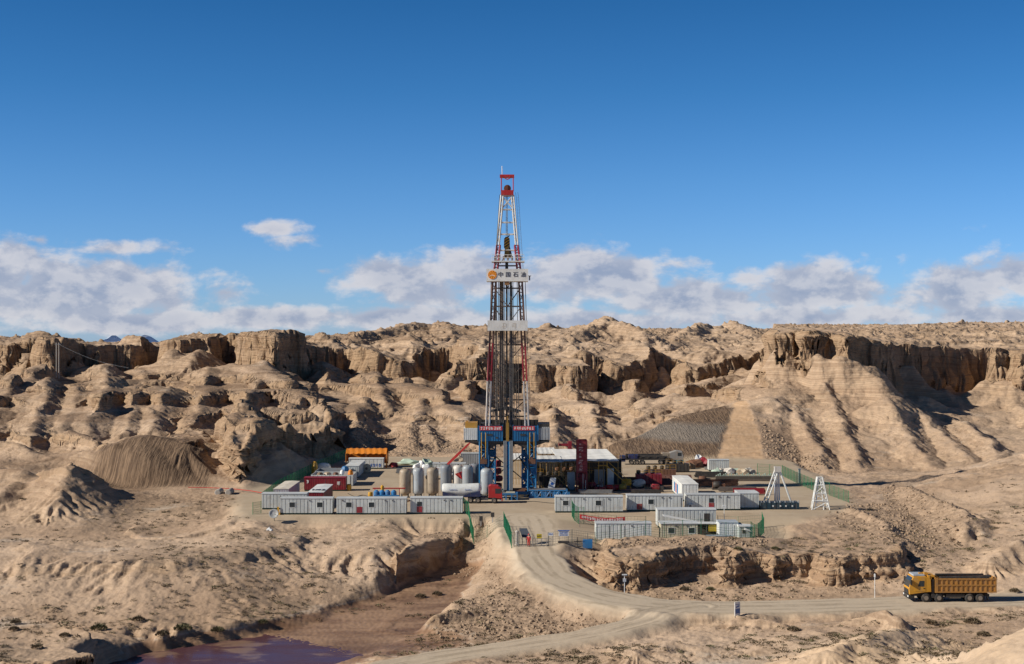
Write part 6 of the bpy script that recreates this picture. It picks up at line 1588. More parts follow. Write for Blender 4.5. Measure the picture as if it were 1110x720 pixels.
# blue pump skid behind the left cabins
bs_ = thing('pump_skid', 'bright blue pump skid with a red pipe along its top behind the longest left cabin', 'pump skid', (PX(419, 252), 253, 0))
q = MB().box(-2.3, 2.3, -.8, .8, 0, .4)
for x in (-1.9, -.9, .1, 1.2): q.lathe([(.2, .4), (.5, .6), (.5, 1.6), (.2, 1.9)], 14, Matrix.Translation((x, 0, 0)))
q.box(-2.2, 2.2, -.75, -.65, .4, 1.1).build('pump_block', LBLUE, bs_); q = MB(); q.tube((-2.6, .4, 2.15), (3.2, .4, 2.15), .12, 8); [q.tube((x, .4, .4), (x, .4, 2.15), .07) for x in (-2.2, 2.2)]; q.build('pipe', RED, bs_)
MB().lathe([(.3, .4), (.35, 1.0), (.3, 2.5), (.12, 2.7)], 12, Matrix.Translation((-.9, .5, 0))).build('filter', YELL, bs_)
for lb, px, py in (('yellow barrel at the corner of the crimson container', 378.5, 532), ('yellow post-like drum at the left end of the blue pump skid', 401.5, 541)):
    Y = GY(py); o = MB().lathe([(.4, 0), (.44, .1), (.42, .55), (.44, .6), (.42, 1.1), (.36, 1.25)], 16).build('yellow_barrel', YELL, None, True); o.location = (PX(px, Y), Y, 0); tag(o, lb, 'barrel')
# A-frame on dark skid
Ya = GY(552.5); k_ = Ya / F
ask = thing('mast_skid', 'dark teal skid carrying a white A-frame mast section', 'mast section', (PX(846, Ya), Ya + 1.6, 0))
ax = lambda p: (p - 846) * k_
q = MB().box(ax(824.5), ax(866.5), -1.5, 1.5, .15, 1.15)
for x in np.linspace(ax(825), ax(866), 9): q.box(x - .06, x + .06, -1.56, -1.505, .15, 1.2)
q.box(ax(824.5), ax(866.5), -1.2, -.9, 0, .15); q.box(ax(824.5), ax(866.5), .9, 1.2, 0, .15); q.build('skid', TEAL, ask)
for px in (838, 846, 852, 859): MB().disc((ax(px), -1.6, .6), .13, .08, 14).build('roller', SIGNW, ask)
q = MB()
for px in np.linspace(826, 866, 15): q.box(ax(px) - .08, ax(px) + .08, -1.3 + .3 * math.sin(px), -1.0, 1.15, 1.3 + .22 * abs(math.sin(px * 2)))
q.build('fitting', GREY, ask)
top = (ax(844.5), .1, PZ(508.5, Ya + 1.6))
q = MB(); 
for dx in (-.32, .32): q.tube((ax(831.5) + dx, 0, 1.1), (top[0] + dx, .1, top[2]), .13)
n = 12
for k in range(n): 
    a = Vector((ax(831.5) - .32, 0, 1.1)).lerp(Vector((top[0] - .32, .1, top[2])), k / n); c = Vector((ax(831.5) + .32, 0, 1.1)).lerp(Vector((top[0] + .32, .1, top[2])), (k + .6) / n); q.tube(a, c, .07, 4)
q.build('a_frame_leg', WHITE, ask)
q = MB(); [q.tube((ax(845) + dx, .5, 1.1), (top[0] + dx * .9, .5, top[2] - .4), .13) for dx in (-.36, 0, .36)]; q.build('a_frame_leg', paint('pale_blue_mast', (.58, .62, .68)), ask)
MB().tube((ax(859.5), 0, 1.1), (top[0] + .5, .1, top[2] - .5), .15).build('a_frame_leg', WHITE, ask); MB().box(top[0] - .5, top[0] + .6, -.3, .5, top[2] - .5, top[2] + .4).build('a_frame_head', SILOW, ask)
# lattice pyramid
Yp = GY(553); k_ = Yp / F
lp = thing('lattice_stand', 'white lattice pyramid frame standing right of the A-frame skid', 'lattice frame', (PX(890, Yp), Yp + 1.4, 0))
q = MB().truss([(-1.5, -1.3, 0), (1.5, -1.3, 0), (1.7, 1.3, 0), (-1.1, 1.3, 0)], [(-.35, -.3, 5.4), (.5, -.3, 5.4), (.5, .4, 5.4), (-.35, .4, 5.4)], 4, .11, .07); q.build('frame', WHITE, lp)
q = MB(); q.tube((-.9, -1.0, 0), (-.1, -.2, 5.4), .09); q.tube((.5, -1.2, 0), (.15, -.2, 5.4), .08); q.tube((-1.2, -1.2, 1.6), (1.3, -1.1, 1.4), .09); q.build('strut', WHITE, lp)

# drums, pipe stacks and hoses that crowd the ground under the canvas roofs
rg = random.Random(77)
def drum_at(px, Y, label, m, first=[None]):
    if first[0] is None or first[0][1] is not m:
        t = thing('oil_drum', label, 'drum', (PX(px, Y), Y, 0), 0, 'drums under the canvas roofs'); MB().lathe([(.28, 0), (.30, .03), (.285, .06), (.285, .3), (.30, .32), (.285, .34), (.285, .58), (.30, .6), (.285, .62), (.285, .86), (.30, .89), (.26, .9)], 16).build('drum', m, t, True); MB().disc((.1, .1, .91), .04, .03, 8, 'z').build('bung', STEEL, t); first[0] = (t, m); return t
    return dup(first[0][0], (PX(px, Y), Y, 0), rg.uniform(0, 6), label)
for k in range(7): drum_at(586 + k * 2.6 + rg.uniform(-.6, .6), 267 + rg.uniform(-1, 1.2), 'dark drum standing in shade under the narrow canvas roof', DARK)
for k in range(5): drum_at(646 + k * 2.2, 267.4 + rg.uniform(-.4, .6), 'dark red drum in front of the tanks right of the red tower', DRED)
for k in range(6): drum_at(664 + k * 2.0, 271 + rg.uniform(-.8, .8), 'dull yellow drum under the right end of the large canvas roof', MATS['dull_yellow'])
def pipe_stack(label, px, Y, n, L, r, m, z=0.0, rot=0.0):
    t = thing('pipe_stack', label, 'pipes', (PX(px, Y), Y, z), rot, 'pipe stacks in the yard')
    q = MB(); c = n; row = 0
    while c > 0:
        for k in range(c): q.tube((-L / 2 + rg.uniform(-.3, .1), (k - c / 2 + .5) * 2 * r, .2 + r + row * 1.75 * r), (L / 2 + rg.uniform(-.1, .3), (k - c / 2 + .5) * 2 * r, .2 + r + row * 1.75 * r), r, 8)
        c -= 1; row += 1
    q.build('pipe', m, t); q = MB()
    for x in (-L * .35, L * .35): q.box(x - .1, x + .1, -n * r, n * r, 0, .2)
    q.build('bearer', WOOD, t); return t
pipe_stack('stack of rusty pipes left of the cable tray under the rig', 561, 262, 5, 3.0, .12, RUST)
pipe_stack('stack of grey drill pipes on the gravel between the rig and the second right cabin', 646, 262.5, 4, 6.0, .10, STEEL)
pipe_stack('dark pipes stacked before the mud pit', 700, 262, 4, 5.0, .11, DARK)
pipe_stack('long rusty casing stack behind the white end-on container', 775, 276, 5, 8.5, .14, RUST)
pipe_stack('brown pipe stack on the open gravel right of the lined trench', 800, 266, 4, 7.0, .12, MATS['brown_pipe'])
pipe_stack('grey pipe stack on the open gravel beside the white bulk bags', 447, 300, 5, 6.5, .12, STEEL)
def hose(label, pts, r, m):
    P = smooth_line(np.array([(PX(a, Y), Y, z) for a, Y, z in pts], np.float32), 6); q = MB().path([Vector(map(float, p)) for p in P], r, 6); o = q.build('hose', m); return tag(o, label, 'hose', 'hoses and cables on the pad')
hose('black hose looping from the mud tanks to the rig legs', [(612, 266, .1), (603, 262, .1), (592, 261, .1), (583, 264, .1), (578, 268, .5)], .09, BLACK)
hose('thin black cable lying across the gravel in front of the pipe rack', [(560, 250, .05), (578, 251.5, .05), (600, 249, .05), (622, 252, .05), (640, 256, .05)], .05, BLACK)
hose('orange hose curving from the blue pump skid to the silos', [(412, 249, .06), (424, 247.5, .06), (436, 249, .06), (447, 254, .06)], .06, ORNG)
hose('dark cable crossing the pad from the crimson container to the blue skid', [(377, 264, .05), (385, 259, .05), (394, 261, .05), (405, 256, .05)], .06, BLACK)
hose('dark hose snaking in front of the yellow pumps', [(668, 264, .06), (680, 262, .06), (692, 264.5, .06), (706, 262.5, .06)], .07, BLACK)

# more gear on the right half of the pad
lump_tank('mud_tank', 'dark red tank on the gravel between the yellow pump and the mud pit', 'mud tank', 703, 279, 5.0, 2.4, 2.2, DRED)
lump_tank('mud_tank', 'rusty tank at the head of the mud pit, below the flatbed lorry', 'mud tank', 716, 290, 6.0, 2.4, 2.0, RUST)
lump_tank('mud_tank', 'low dark tank left of the scrap heaps', 'mud tank', 734, 305, 5.0, 2.2, 1.8, DARK)
pump('mud_pump', 'red skid pump on the gravel left of the white end-on container', 712, 266.5, DRED, DARK, .9)
pump('mud_pump', 'rusty skid pump beyond the white end-on container', 763, 281, RUST, DARK, .9)
pump('mud_pump', 'dark grey pump beside the long rusty casing stack', 779, 271, DARK, RUST, .9)
pipe_stack('red pipes stacked behind the short pale-roofed cabin', 812, 262, 5, 5.5, .12, DRED)
pipe_stack('dark pipe stack left of the lined trench', 770, 292, 5, 6.0, .13, DARK)
pipe_stack('red-brown casing beside the dark red tank', 690, 283, 4, 5.0, .13, RUST)
# ------------------------------------------------------------------ fences
def gzs(P):
    a = np.array(P, np.float32); return height(a[:, 0], a[:, 1])
def fence(label, pts, H=1.9, mat=GREEN, step=.16, wr=.014, panel=True, name='mesh_fence', group='green wire mesh fences round the pad', pr=.045):
    """pts: (px, py, z) along the foot"""
    P = [Vector(G(a, b, z)) for a, b, z in pts]; seg = []; 
    for a, c in zip(P[:-1], P[1:]):
        n = max(1, int((c - a).length / 2.6))
        for k in range(n): seg.append(a.lerp(c, k / n))
    seg.append(P[-1])
    zz = gzs([(p.x, p.y) for p in seg])
    for p, z in zip(seg, zz): p.z = float(z)
    o = seg[0].copy(); t = thing(name, label, 'fence', o, 0, group)
    seg = [p - o for p in seg]
    for p in seg: MB().tube((p.x, p.y, p.z - .3), (p.x, p.y, p.z + H + .06), pr, 6).build('post', mat, t)
    if panel:
        q = MB()
        for a, c in zip(seg[:-1], seg[1:]):
            n = max(1, int((c - a).length / step))
            for k in range(n):
                p = a.lerp(c, (k + .5) / n); q.tube((p.x, p.y, p.z + .05), (p.x, p.y, p.z + H), wr, 3, cap=False)
            for h in (.08, .4, .75, 1.1, 1.45, H - .03): q.tube(a + Vector((0, 0, h)), c + Vector((0, 0, h)), .018, 3, cap=False)
        q.build('wire_panel', mat, t)
    return t
THIN = plain('thin_grey_wire', (.20, .22, .19), .6)
fence('dense green mesh fence seen almost edge-on at the left side of the gate', [(546, 571, 0), (548.5, 577, 0), (551.5, 584, -.2), (554.5, 592.5, -.5)], 2.3, step=.17, wr=.012)
fence('green mesh fence running down from the corner of the left front cabins', [(503, 555, 0), (508, 560, 0), (513.5, 569, -.1)], 2.3, step=.17, wr=.012)
fence('faint pale mesh fence along the embankment between the cabins and the gate', [(513.5, 569, -.1), (528, 570, 0), (546, 571, 0)], 1.9, paint('faded_green_wire', (.20, .30, .20)), .22, .011)
fence('green mesh fence curving round the corner behind the red slogan banner', [(620, 560, 0), (622.5, 565, -.3), (627, 569, -.5), (633, 570, -.8)], 2.6, step=.17, wr=.012)
fence('dark green posts and thin wire running along behind the red slogan banner', [(633, 570, -.8), (668, 571, -.9), (700, 571, -.9)], 1.9, DGREEN, .5, .010)
fence('thin green wire fence before the cream cabin, along the edge of the cliff bench', [(646, 590, -1.2), (700, 590, -1.2), (760, 590.5, -1.2), (814, 590, -1.2)], 2.3, plain('green_post', (.015, .11, .05), .6), 2.6, .008)
fence('green mesh fence at the right end of the front cabins beside the guard hut', [(814, 590, -1.2), (822, 584, -1.1), (828, 576, -.9), (826, 568, -.6)], 2.4, step=.17, wr=.012)
fence('thin pale green fence beside the white lamp mast behind the bluish-roofed cabin', [(778, 570, -.8), (800, 571, -.8), (826, 568, -.6)], 2.0, paint('faded_green_wire', (.20, .30, .20)), .3, .010)
fence('green fence section at the far left corner of the pad', [(274, 558, 0), (283, 556.5, 0)], 2.0, step=.14, wr=.014)
fence('green mesh fence climbing along the shaded cutting at the left of the pad', [(284, 547, 0), (301, 533, 0), (322, 522, 0), (345, 510, 0), (377, 496, 0)], 2.1, step=.19, wr=.013)
fence('green mesh fence at the right back of the pad behind the A-frame', [(821, 514, 0), (848, 516, 0), (864, 524, 0), (884, 533, 0), (899, 536, 0)], 2.2, step=.19, wr=.013)
fence('short green fence beside the lattice pyramid below the spoil heap', [(899, 537, 0), (920, 545, 0)], 2.0, step=.19, wr=.013)
fence('thin grey wire gate fence on both sides of the gate notice boards', [(557, 592, -.5), (562, 592.5, -.5)], 1.7, THIN, .4, .012, name='gate_fence', group='gate fences')
fence('thin grey wire fence with the white notice boards right of the gate', [(594, 592, -.6), (620, 591.5, -.8), (645, 590.5, -1.1)], 1.8, THIN, .35, .012, name='gate_fence', group='gate fences')

# ------------------------------------------------------------------ gate furniture
def at(px, py, z=None):
    p = Vector(G(px, py, -0.6 if z is None else z)); p.z = gz(p.x, p.y) if z is None else z; return p
def board_sign(name, label, px, py, w, h, z0, mat, marks=None, seed=1, cat='sign', post=True, thick=.05, pm=None):
    t = thing(name, label, cat, at(px, py)); MB().box(-w / 2, w / 2, -thick / 2, thick / 2, z0, z0 + h).build('board', mat, t)
    if marks:
        for zz, hh, n in marks: glyph_marks(MB(), -w * .42, z0 + zz * h, w * .84, hh * h, n, -thick / 2 - .002, seed + int(zz * 10), .01).build('lettering', MARKB if mat is SIGNW else MARKK, t)
    if post:
        q = MB(); [q.tube((x, .04, 0), (x, .04, z0 + h), .035) for x in (-w / 2 + .08, w / 2 - .08)]; q.build('post', pm or DGREY, t)
    return t
board_sign('gate_sign', 'small yellow sign on the gate just right of the person in red', 584.5, 592.5, .72, .62, 1.05, paint('sign_yellow', (.62, .47, .02), .5, 0, .1), [(.3, .4, 3)], 3)
board_sign('gate_sign', 'small white notice with blue lettering on the wire fence, nearest the yellow sign', 597, 592, .72, .42, 1.35, SIGNW, [(.3, .45, 4)], 5)
t = board_sign('notice_board', 'wide white notice board with blue lines on dark posts', 611, 592, 1.45, .75, 1.0, SIGNW, [(.62, .22, 9), (.34, .2, 8), (.08, .18, 7)], 7)
MB().box(-.8, .8, -.15, .25, 0, .28).build('base', DARK, t); MB().box(-.85, .85, -.1, .2, 1.76, 1.84).build('hood', MARKB, t)
t = board_sign('blue_sign_box', 'solid bright blue square sign box with a thin pole above', 637, 590, 1.35, 1.25, .05, LBLUE, None, 9, post=False, thick=.5)
MB().tube((0, 0, 1.3), (0, 0, 2.2), .04).build('pole', DGREY, t)
t = thing('barrier_stand', 'small dark cross-shaped stand left of the blue sign box', 'stand', at(626, 591)); q = MB(); q.tube((0, 0, 0), (0, 0, 1.4), .06); q.tube((-.55, 0, .75), (.55, 0, .75), .06); q.tube((-.5, 0, 0), (.5, 0, 0), .05); q.build('frame', DARK, t); MB().tube((.55, 0, .75), (1.1, 0, .75), .05).build('arm', LBLUE, t)
gp = thing('gate_post', 'stout pale gate pillar between the green fence and the sentry shelter', 'gate post', at(560.5, 592)); MB().lathe([(.34, 0), (.34, .15), (.24, .2), (.22, 1.75), (.28, 1.8), (.28, 1.95), (.1, 2.1)], 12).build('pillar', CONC, gp)
ss = thing('sentry_shelter', 'sentry shelter with a dark slanted roof panel next to the person in red', 'shelter', at(568.5, 591))
MB().add([(-.75, .5, 2.15), (.35, .5, 2.15), (.95, -.75, 1.05), (-.35, -.75, 1.05), (-.75, .56, 2.08), (.35, .56, 2.08), (.95, -.69, .98), (-.35, -.69, .98)], [(0, 3, 2, 1), (4, 5, 6, 7), (0, 1, 5, 4), (1, 2, 6, 5), (2, 3, 7, 6), (3, 0, 4, 7)]).build('roof_panel', paint('slate_panel', (.075, .09, .115), .4, 0, .15), ss)
[MB().tube((x, y, 0), (x, y, h), .04).build('post', DGREY, ss) for x, y, h in ((-.7, .5, 2.1), (.3, .5, 2.1), (.85, -.7, 1.0), (-.3, -.7, 1.0))]
bg_ = thing('barrier_gate', 'low pale swing gate across the road beside the person in red', 'gate', at(577.5, 593)); q = MB()
for z in (.35, .75, 1.1): q.tube((0, 0, z), (2.6, .1, z), .03)
for x in (0, .65, 1.3, 1.95, 2.6): q.tube((x, .04 * x, .1), (x, .04 * x, 1.15), .03)
q.build('frame', STEEL, bg_); MB().tube((0, 0, 0), (0, 0, 1.4), .06).build('post', STEEL, bg_)
for px, py, lb in ((521.5, 566.5, 'small dark box hanging on the faint fence, nearer the cabins'), (534, 569, 'small dark-topped grey box on the faint fence nearer the gate')):
    t = thing('junction_box', lb, 'junction box', at(px, py)); MB().box(-.28, .28, -.15, .15, .9, 1.6).build('box', DARK, t); MB().tube((0, 0, 0), (0, 0, .9), .07).build('post', GREY, t)

# red slogan banner, sagging on the fence
Yb = 221.0; bx0, bx1 = PX(628.5, Yb), PX(677.5, Yb); Lb = bx1 - bx0; zb0 = PZ(559.8, Yb)
bn = thing('slogan_banner', 'long red banner with white characters sagging on the fence below the white cabin', 'banner', (bx0, Yb, 0))
sag = lambda x: zb0 - .42 * (x / Lb) - .35 * math.sin(math.pi * min(max(x / Lb, 0), 1)) - .03 * math.sin(x * 5)
q = MB(); n = 36
vs = [(Lb * k / n, -.02 * math.sin(k), sag(Lb * k / n) + h) for h in (-.36, .36) for k in range(n + 1)]
q.add(vs, [(k, k + 1, k + n + 2, k + n + 1) for k in range(n)]); q.build('cloth', BANNER, bn)
q = glyph_marks(MB(), .25, -.2, Lb - .5, .40, 17, -.05, 12, .012); q.v = [(x, y, z + sag(x)) for x, y, z in q.v]; q.build('lettering', MARKW, bn)
q = MB(); [q.tube((x, .05, gz(bx0 + x, Yb)), (x, .05, sag(x) + .4), .04) for x in (0, Lb / 2, Lb)]; q.build('post', DGREY, bn)

# ------------------------------------------------------------------ poles, posts and the road sign
p = at(677, 641.5, None); p = Vector((PX(677, 184), 184, gz(PX(677, 184), 184)))
lp_ = thing('lamp_post', 'pale lamp post with a flat head standing before the dark undercut cliff', 'lamp post', p)
MB().tube((0, 0, -.2), (0, 0, 3.75), .065, 8, .045).build('post', SIGNW, lp_); MB().box(-.32, .32, -.12, .12, 3.75, 3.87).build('lamp_head', SIGNW, lp_); MB().box(-.2, .2, -.1, .1, 2.9, 3.3).build('solar_panel', paint('pale_panel', (.55, .56, .58)), lp_); MB().box(-.25, .25, -.25, .25, -.1, .25).build('footing', CONC, lp_)
Yq = GY(648.5, -3.1); p = Vector((PX(948.3, Yq), Yq, gz(PX(948.3, Yq), Yq)))
mp_ = thing('marker_post', 'thin white marker post on the far side of the road left of the dump truck', 'post', p); MB().tube((0, 0, -.2), (0, 0, 3.0), .04, 8).build('post', SIGNW, mp_); MB().box(-.08, .08, -.1, .1, 2.55, 2.95).build('plate', SIGNW, mp_)
Yq = 166.5; p = Vector((PX(799.3, Yq), Yq, gz(PX(799.3, Yq), Yq)))
rs_ = thing('road_sign', 'blue and white road sign turned half away on the near edge of the road', 'road sign', p, R(38))
MB().box(-.45, .45, -.03, .03, .25, 1.85).build('board', SIGNW, rs_); q = MB()
q.box(-.38, .38, -.045, -.032, .5, 1.05); q.add([(-.3, -.046, 1.15), (.3, -.046, 1.3), (.3, -.046, 1.45), (-.3, -.046, 1.3)], [(0, 1, 2, 3)]); q.box(-.38, .38, -.045, -.032, 1.52, 1.58); q.build('blue_mark', paint('faded_sign_blue', (.10, .18, .42)), rs_)
MB().tube((-.3, .06, -.4), (-.3, .06, 1.85), .04).tube((.3, .06, -.4), (.3, .06, 1.85), .04).build('post', DGREY, rs_)
Yw = 505.0; px_ = PX(62.5, Yw); z0 = gz(px_, Yw)
hp = thing('power_pole', 'twin grey power pole standing before the shaded left cliff', 'power pole', (px_, Yw, z0)); zt = PZ(371.5, Yw) - z0
for dx in (-.45, .45): MB().tube((dx, 0, -.4), (dx, 0, zt), .16, 8).build('pole', CONC, hp)
MB().box(-1.1, 1.1, -.1, .1, zt - .7, zt - .5).build('cross_arm', STEEL, hp)
q = MB(); A = Vector((.4, 0, zt - .6)); B = Vector((PX(140, 470) - px_, 470 - Yw, PZ(399, 470) - z0)); n = 14
pts = [A.lerp(B, k / n) - Vector((0, 0, 1.2 * math.sin(math.pi * k / n))) for k in range(n + 1)]
q.path(pts, .035, 4); q.build('wire', STEEL, hp)
pp = at(757.5, 571, -.9)
lm = thing('light_mast', 'thin white light mast rising behind the white cabin with the dark doorway', 'mast', (PX(785, 226), 226, gz(PX(785, 226), 226))); MB().tube((0, 0, -.1), (0, 0, 3.6), .05).build('post', SIGNW, lm); MB().box(-.25, .25, -.1, .1, 3.5, 3.65).build('lamp', SIGNW, lm)
gpst = thing('green_post', 'pale green upright post standing before the green fence behind the A-frame', 'post', (PX(866.5, 283), 283, gz(PX(866.5, 283), 283))); MB().box(-.2, .2, -.2, .2, -.1, 2.7).build('post', PGREEN, gpst); MB().box(-.28, .28, -.28, .28, 2.7, 2.8).build('cap', SIGNW, gpst)
Yq = 229; sd = thing('satellite_dish', 'grey dish propped on the slope below the left cabins', 'satellite dish', (PX(297, Yq), Yq, gz(PX(297, Yq), Yq)))
q = MB(); q.lathe([(.02, 0), (.3, .04), (.6, .13), (.78, .25), (.76, .27), (.58, .16), (.28, .07), (.02, .03)], 24, Matrix.Translation((0, 0, 1.25)) @ Matrix.Rotation(R(68), 4, 'X')); q.build('dish', paint('dish_grey', (.42, .43, .42)), sd, True); MB().tube((0, .25, -.2), (0, .1, 1.2), .06).build('post', DGREY, sd); MB().tube((0, 0, 1.25), (0, -.75, 1.5), .03).box(-.08, .08, -.85, -.7, 1.42, 1.58).build('receiver', SIGNW, sd)
heap_bit('white_sack', 'white sack lying on the slope below the grey dish', 'sack', 292, 222, (.55, .5, .4), SIGNW, 55, gz(PX(292, 222), 222))
q = MB(); pts = [Vector((PX(a, y), y, 0)) for a, y in ((204, 271.5), (225, 271), (250, 269), (272, 265.5), (292, 260))]
pts = [Vector((v.x, v.y, gz(v.x, v.y) + .35)) for v in pts]; q.path(pts, .07, 8)
o = q.build('red_pipeline', RED); tag(o, 'red pipe running along the berm in front of the big shaded cutting', 'pipe')
for k, (px, py, lb) in enumerate(((236.5, 543, 'left one of the two dark culvert mouths in the berm'), (248, 544, 'right one of the two dark culvert mouths in the berm'))):
    Y = 263.5; x = PX(px, Y); z = gz(x, Y)
    t = thing('culvert_pipe', lb, 'culvert', (x, Y, max(z, -1.9)), 0, 'culvert pipes under the left berm'); MB().lathe([(.42, -.6), (.55, -.6), (.55, 2.5), (.42, 2.5)], 18, Matrix.Translation((0, 0, .35)) @ Matrix.Rotation(R(-90), 4, 'X')).build('pipe', CONC, t, True); MB().disc((0, .3, .35), .43, .04, 16).build('mouth_shade', BLACK, t)  # black disc stands in for the darkness inside the pipe

# ------------------------------------------------------------------ the person at the gate
def skin_mesh(name, verts, edges, radii, mat, parent, root=0, sub=2):
    me = bpy.data.meshes.new(name); me.from_pydata(verts, edges, []); o = bpy.data.objects.new(name, me); COL.objects.link(o)
    md = o.modifiers.new('skin', 'SKIN'); md.use_smooth_shade = True; md.branch_smoothing = .6
    sk = me.skin_vertices[0].data if me.skin_vertices else None
    if sk is None:
        bpy.context.view_layer.objects.active = o; bpy.context.view_layer.update(); sk = me.skin_vertices[0].data
    for v, r in zip(sk, radii): v.radius = (r, r)
    sk[root].use_root = True
    s = o.modifiers.new('sub', 'SUBSURF'); s.levels = sub; s.render_levels = sub
    dg = bpy.context.evaluated_depsgraph_get(); dg.update(); m2 = bpy.data.meshes.new_from_object(o.evaluated_get(dg)); m2.name = name
    bpy.data.objects.remove(o); n = bpy.data.objects.new(name, m2); COL.objects.link(n); m2.materials.clear(); m2.materials.append(mat)
    for p_ in m2.polygons: p_.use_smooth = True
    n.parent = parent; return n
pv = at(573.2, 593); prs = thing('person', 'person in red work clothes standing at the gate beside the sentry shelter', 'person', pv, R(-25))
V = [(0, 0, .95), (0, 0, 1.15), (0, .01, 1.38), (0, 0, 1.50), (0, -.01, 1.62), (0, -.01, 1.72),
     (.10, 0, .90), (.12, -.02, .50), (.13, .01, .10), (.13, -.12, .05), (-.10, 0, .90), (-.12, -.02, .50), (-.13, .02, .10), (-.13, -.11, .05),
     (.20, 0, 1.40), (.27, .03, 1.12), (.28, -.04, .86), (.29, -.07, .78), (-.20, 0, 1.40), (-.27, .03, 1.12), (-.28, -.04, .86), (-.29, -.07, .78)]
E = [(0, 1), (1, 2), (2, 3), (3, 4), (4, 5), (0, 6), (6, 7), (7, 8), (8, 9), (0, 10), (10, 11), (11, 12), (12, 13), (2, 14), (14, 15), (15, 16), (16, 17), (2, 18), (18, 19), (19, 20), (20, 21)]
Rr = [.13, .13, .14, .06, .10, .085, .09, .07, .05, .045, .09, .07, .05, .045, .07, .05, .04, .045, .07, .05, .04, .045]
bdy = skin_mesh('body', V, E, Rr, SKIN, prs)
keep = [0, 1, 2, 6, 7, 8, 10, 11, 12, 14, 15, 16, 18, 19, 20]; mp_i = {a: i for i, a in enumerate(keep)}
skin_mesh('coverall', [V[i] for i in keep], [(mp_i[a], mp_i[c]) for a, c in E if a in mp_i and c in mp_i], [Rr[i] + .022 for i in keep], RED, prs)
MB().lathe([(.155, 1.66), (.145, 1.69), (.12, 1.76), (.07, 1.81), (.01, 1.825)], 16).build('helmet', RED, prs, True)
for s in (-1, 1): MB().box(s * .13 - .055, s * .13 + .055, -.19, .07, 0, .11).build('boot', BLACK, prs, bevel=.03)
# ------------------------------------------------------------------ water, far plain and mountains
def water_material():
    m, nt = new_mat('silty_water'); b = NB(nt); out = b.n('ShaderNodeOutputMaterial'); bs = b.n('ShaderNodeBsdfPrincipled'); b.l(bs.outputs[0], out.inputs[0])
    pos = b.n('ShaderNodeNewGeometry').outputs['Position']
    n = b.noise(b.scale(pos, (.6, 1.0, 1)), .22, 4, .6)
    b.l(b.mix(b.ss(.54, .66, n), (.10, .045, .052), (.245, .15, .105)), bs.inputs['Base Color'])
    b.put(bs.inputs['Roughness'], b.math('MULTIPLY_ADD', b.ss(.40, .60, b.noise(b.scale(pos, (.35, 1.0, 1)), .16, 3, .55)), .20, .10)); bs.inputs['IOR'].default_value = 1.33; bs.inputs['Specular IOR Level'].default_value = 0.18
    bp = b.n('ShaderNodeBump', Strength=.12, Distance=.05); b.l(b.noise(b.scale(pos, (1, 2.2, 1)), 2.5, 3, .6), bp.inputs['Height']); b.l(bp.outputs[0], bs.inputs['Normal'])
    return m
wm = bpy.data.meshes.new('water'); wm.from_pydata([(-75, 145, -7.17), (15, 145, -7.17), (15, 200, -7.17), (-75, 200, -7.17)], [], [(0, 1, 2, 3)]); wm.materials.append(water_material())
wo = bpy.data.objects.new('water', wm); COL.objects.link(wo); wo['kind'] = 'structure'
def desert_far(name, cols):
    m, nt = new_mat(name); b = NB(nt); out = b.n('ShaderNodeOutputMaterial'); bs = b.n('ShaderNodeBsdfPrincipled'); b.l(bs.outputs[0], out.inputs[0])
    b.l(b.mix(b.noise(b.n('ShaderNodeNewGeometry').outputs['Position'], .002, 4, .6), *cols), bs.inputs['Base Color']); bs.inputs['Roughness'].default_value = .95; return m
vs = []; fs = []; rings = [(0, -14), (700, -14), (1500, -16), (3500, -120), (8000, -260), (30000, -420), (90000, -900)]; N = 64
for r, z in rings:
    for k in range(N): a = 2 * math.pi * k / N; vs.append((r * math.cos(a), 400 + r * math.sin(a), z))
for i in range(len(rings) - 1):
    for k in range(N): fs.append((i * N + k, i * N + (k + 1) % N, (i + 1) * N + (k + 1) % N, (i + 1) * N + k))
me = bpy.data.meshes.new('desert_plain'); me.from_pydata(vs, [], fs); me.materials.append(desert_far('plain_sand', ((.38, .28, .18), (.46, .36, .25)))); o = bpy.data.objects.new('desert_plain', me); COL.objects.link(o); o['kind'] = 'structure'
Ym = 26000.0; xs = np.linspace(PX(-300, Ym), PX(620, Ym), 240); ys = np.linspace(0, 5000, 20)
XX, YY = np.meshgrid(xs, ys, indexing='ij'); pxx = XX / Ym * F + 555
crest = np.zeros_like(XX)
for c, w, top in ((123, 30, 363.6), (159, 26, 362.2), (15, 40, 369.0), (60, 60, 372), (-150, 120, 362), (240, 60, 370)): crest = np.maximum(crest, np.clip(1 - np.abs(pxx - c) / w, 0, 1) ** .9 * (CAMZ - (top - 360) * Ym / F + 420))
prof = np.clip(1 - np.abs(YY - 2500) / 2500, 0, 1)
ZZ = -420 + crest * prof * (1 + .10 * ridged(XX, YY, 900, 4, 171)) * .93
vs = np.stack([XX, YY + Ym - 2500, ZZ], -1).reshape(-1, 3); idx = np.arange(240 * 20).reshape(240, 20)
me = bpy.data.meshes.new('distant_mountains'); me.from_pydata(vs.tolist(), [], np.stack([idx[:-1, :-1], idx[1:, :-1], idx[1:, 1:], idx[:-1, 1:]], -1).reshape(-1, 4).tolist())
me.materials.append(desert_far('haze_blue_mountain', ((.55, .64, .80), (.62, .70, .84)))); o = bpy.data.objects.new('distant_mountains', me); COL.objects.link(o); o['kind'] = 'structure'  # pale blue of distant haze is put into the mountain colour

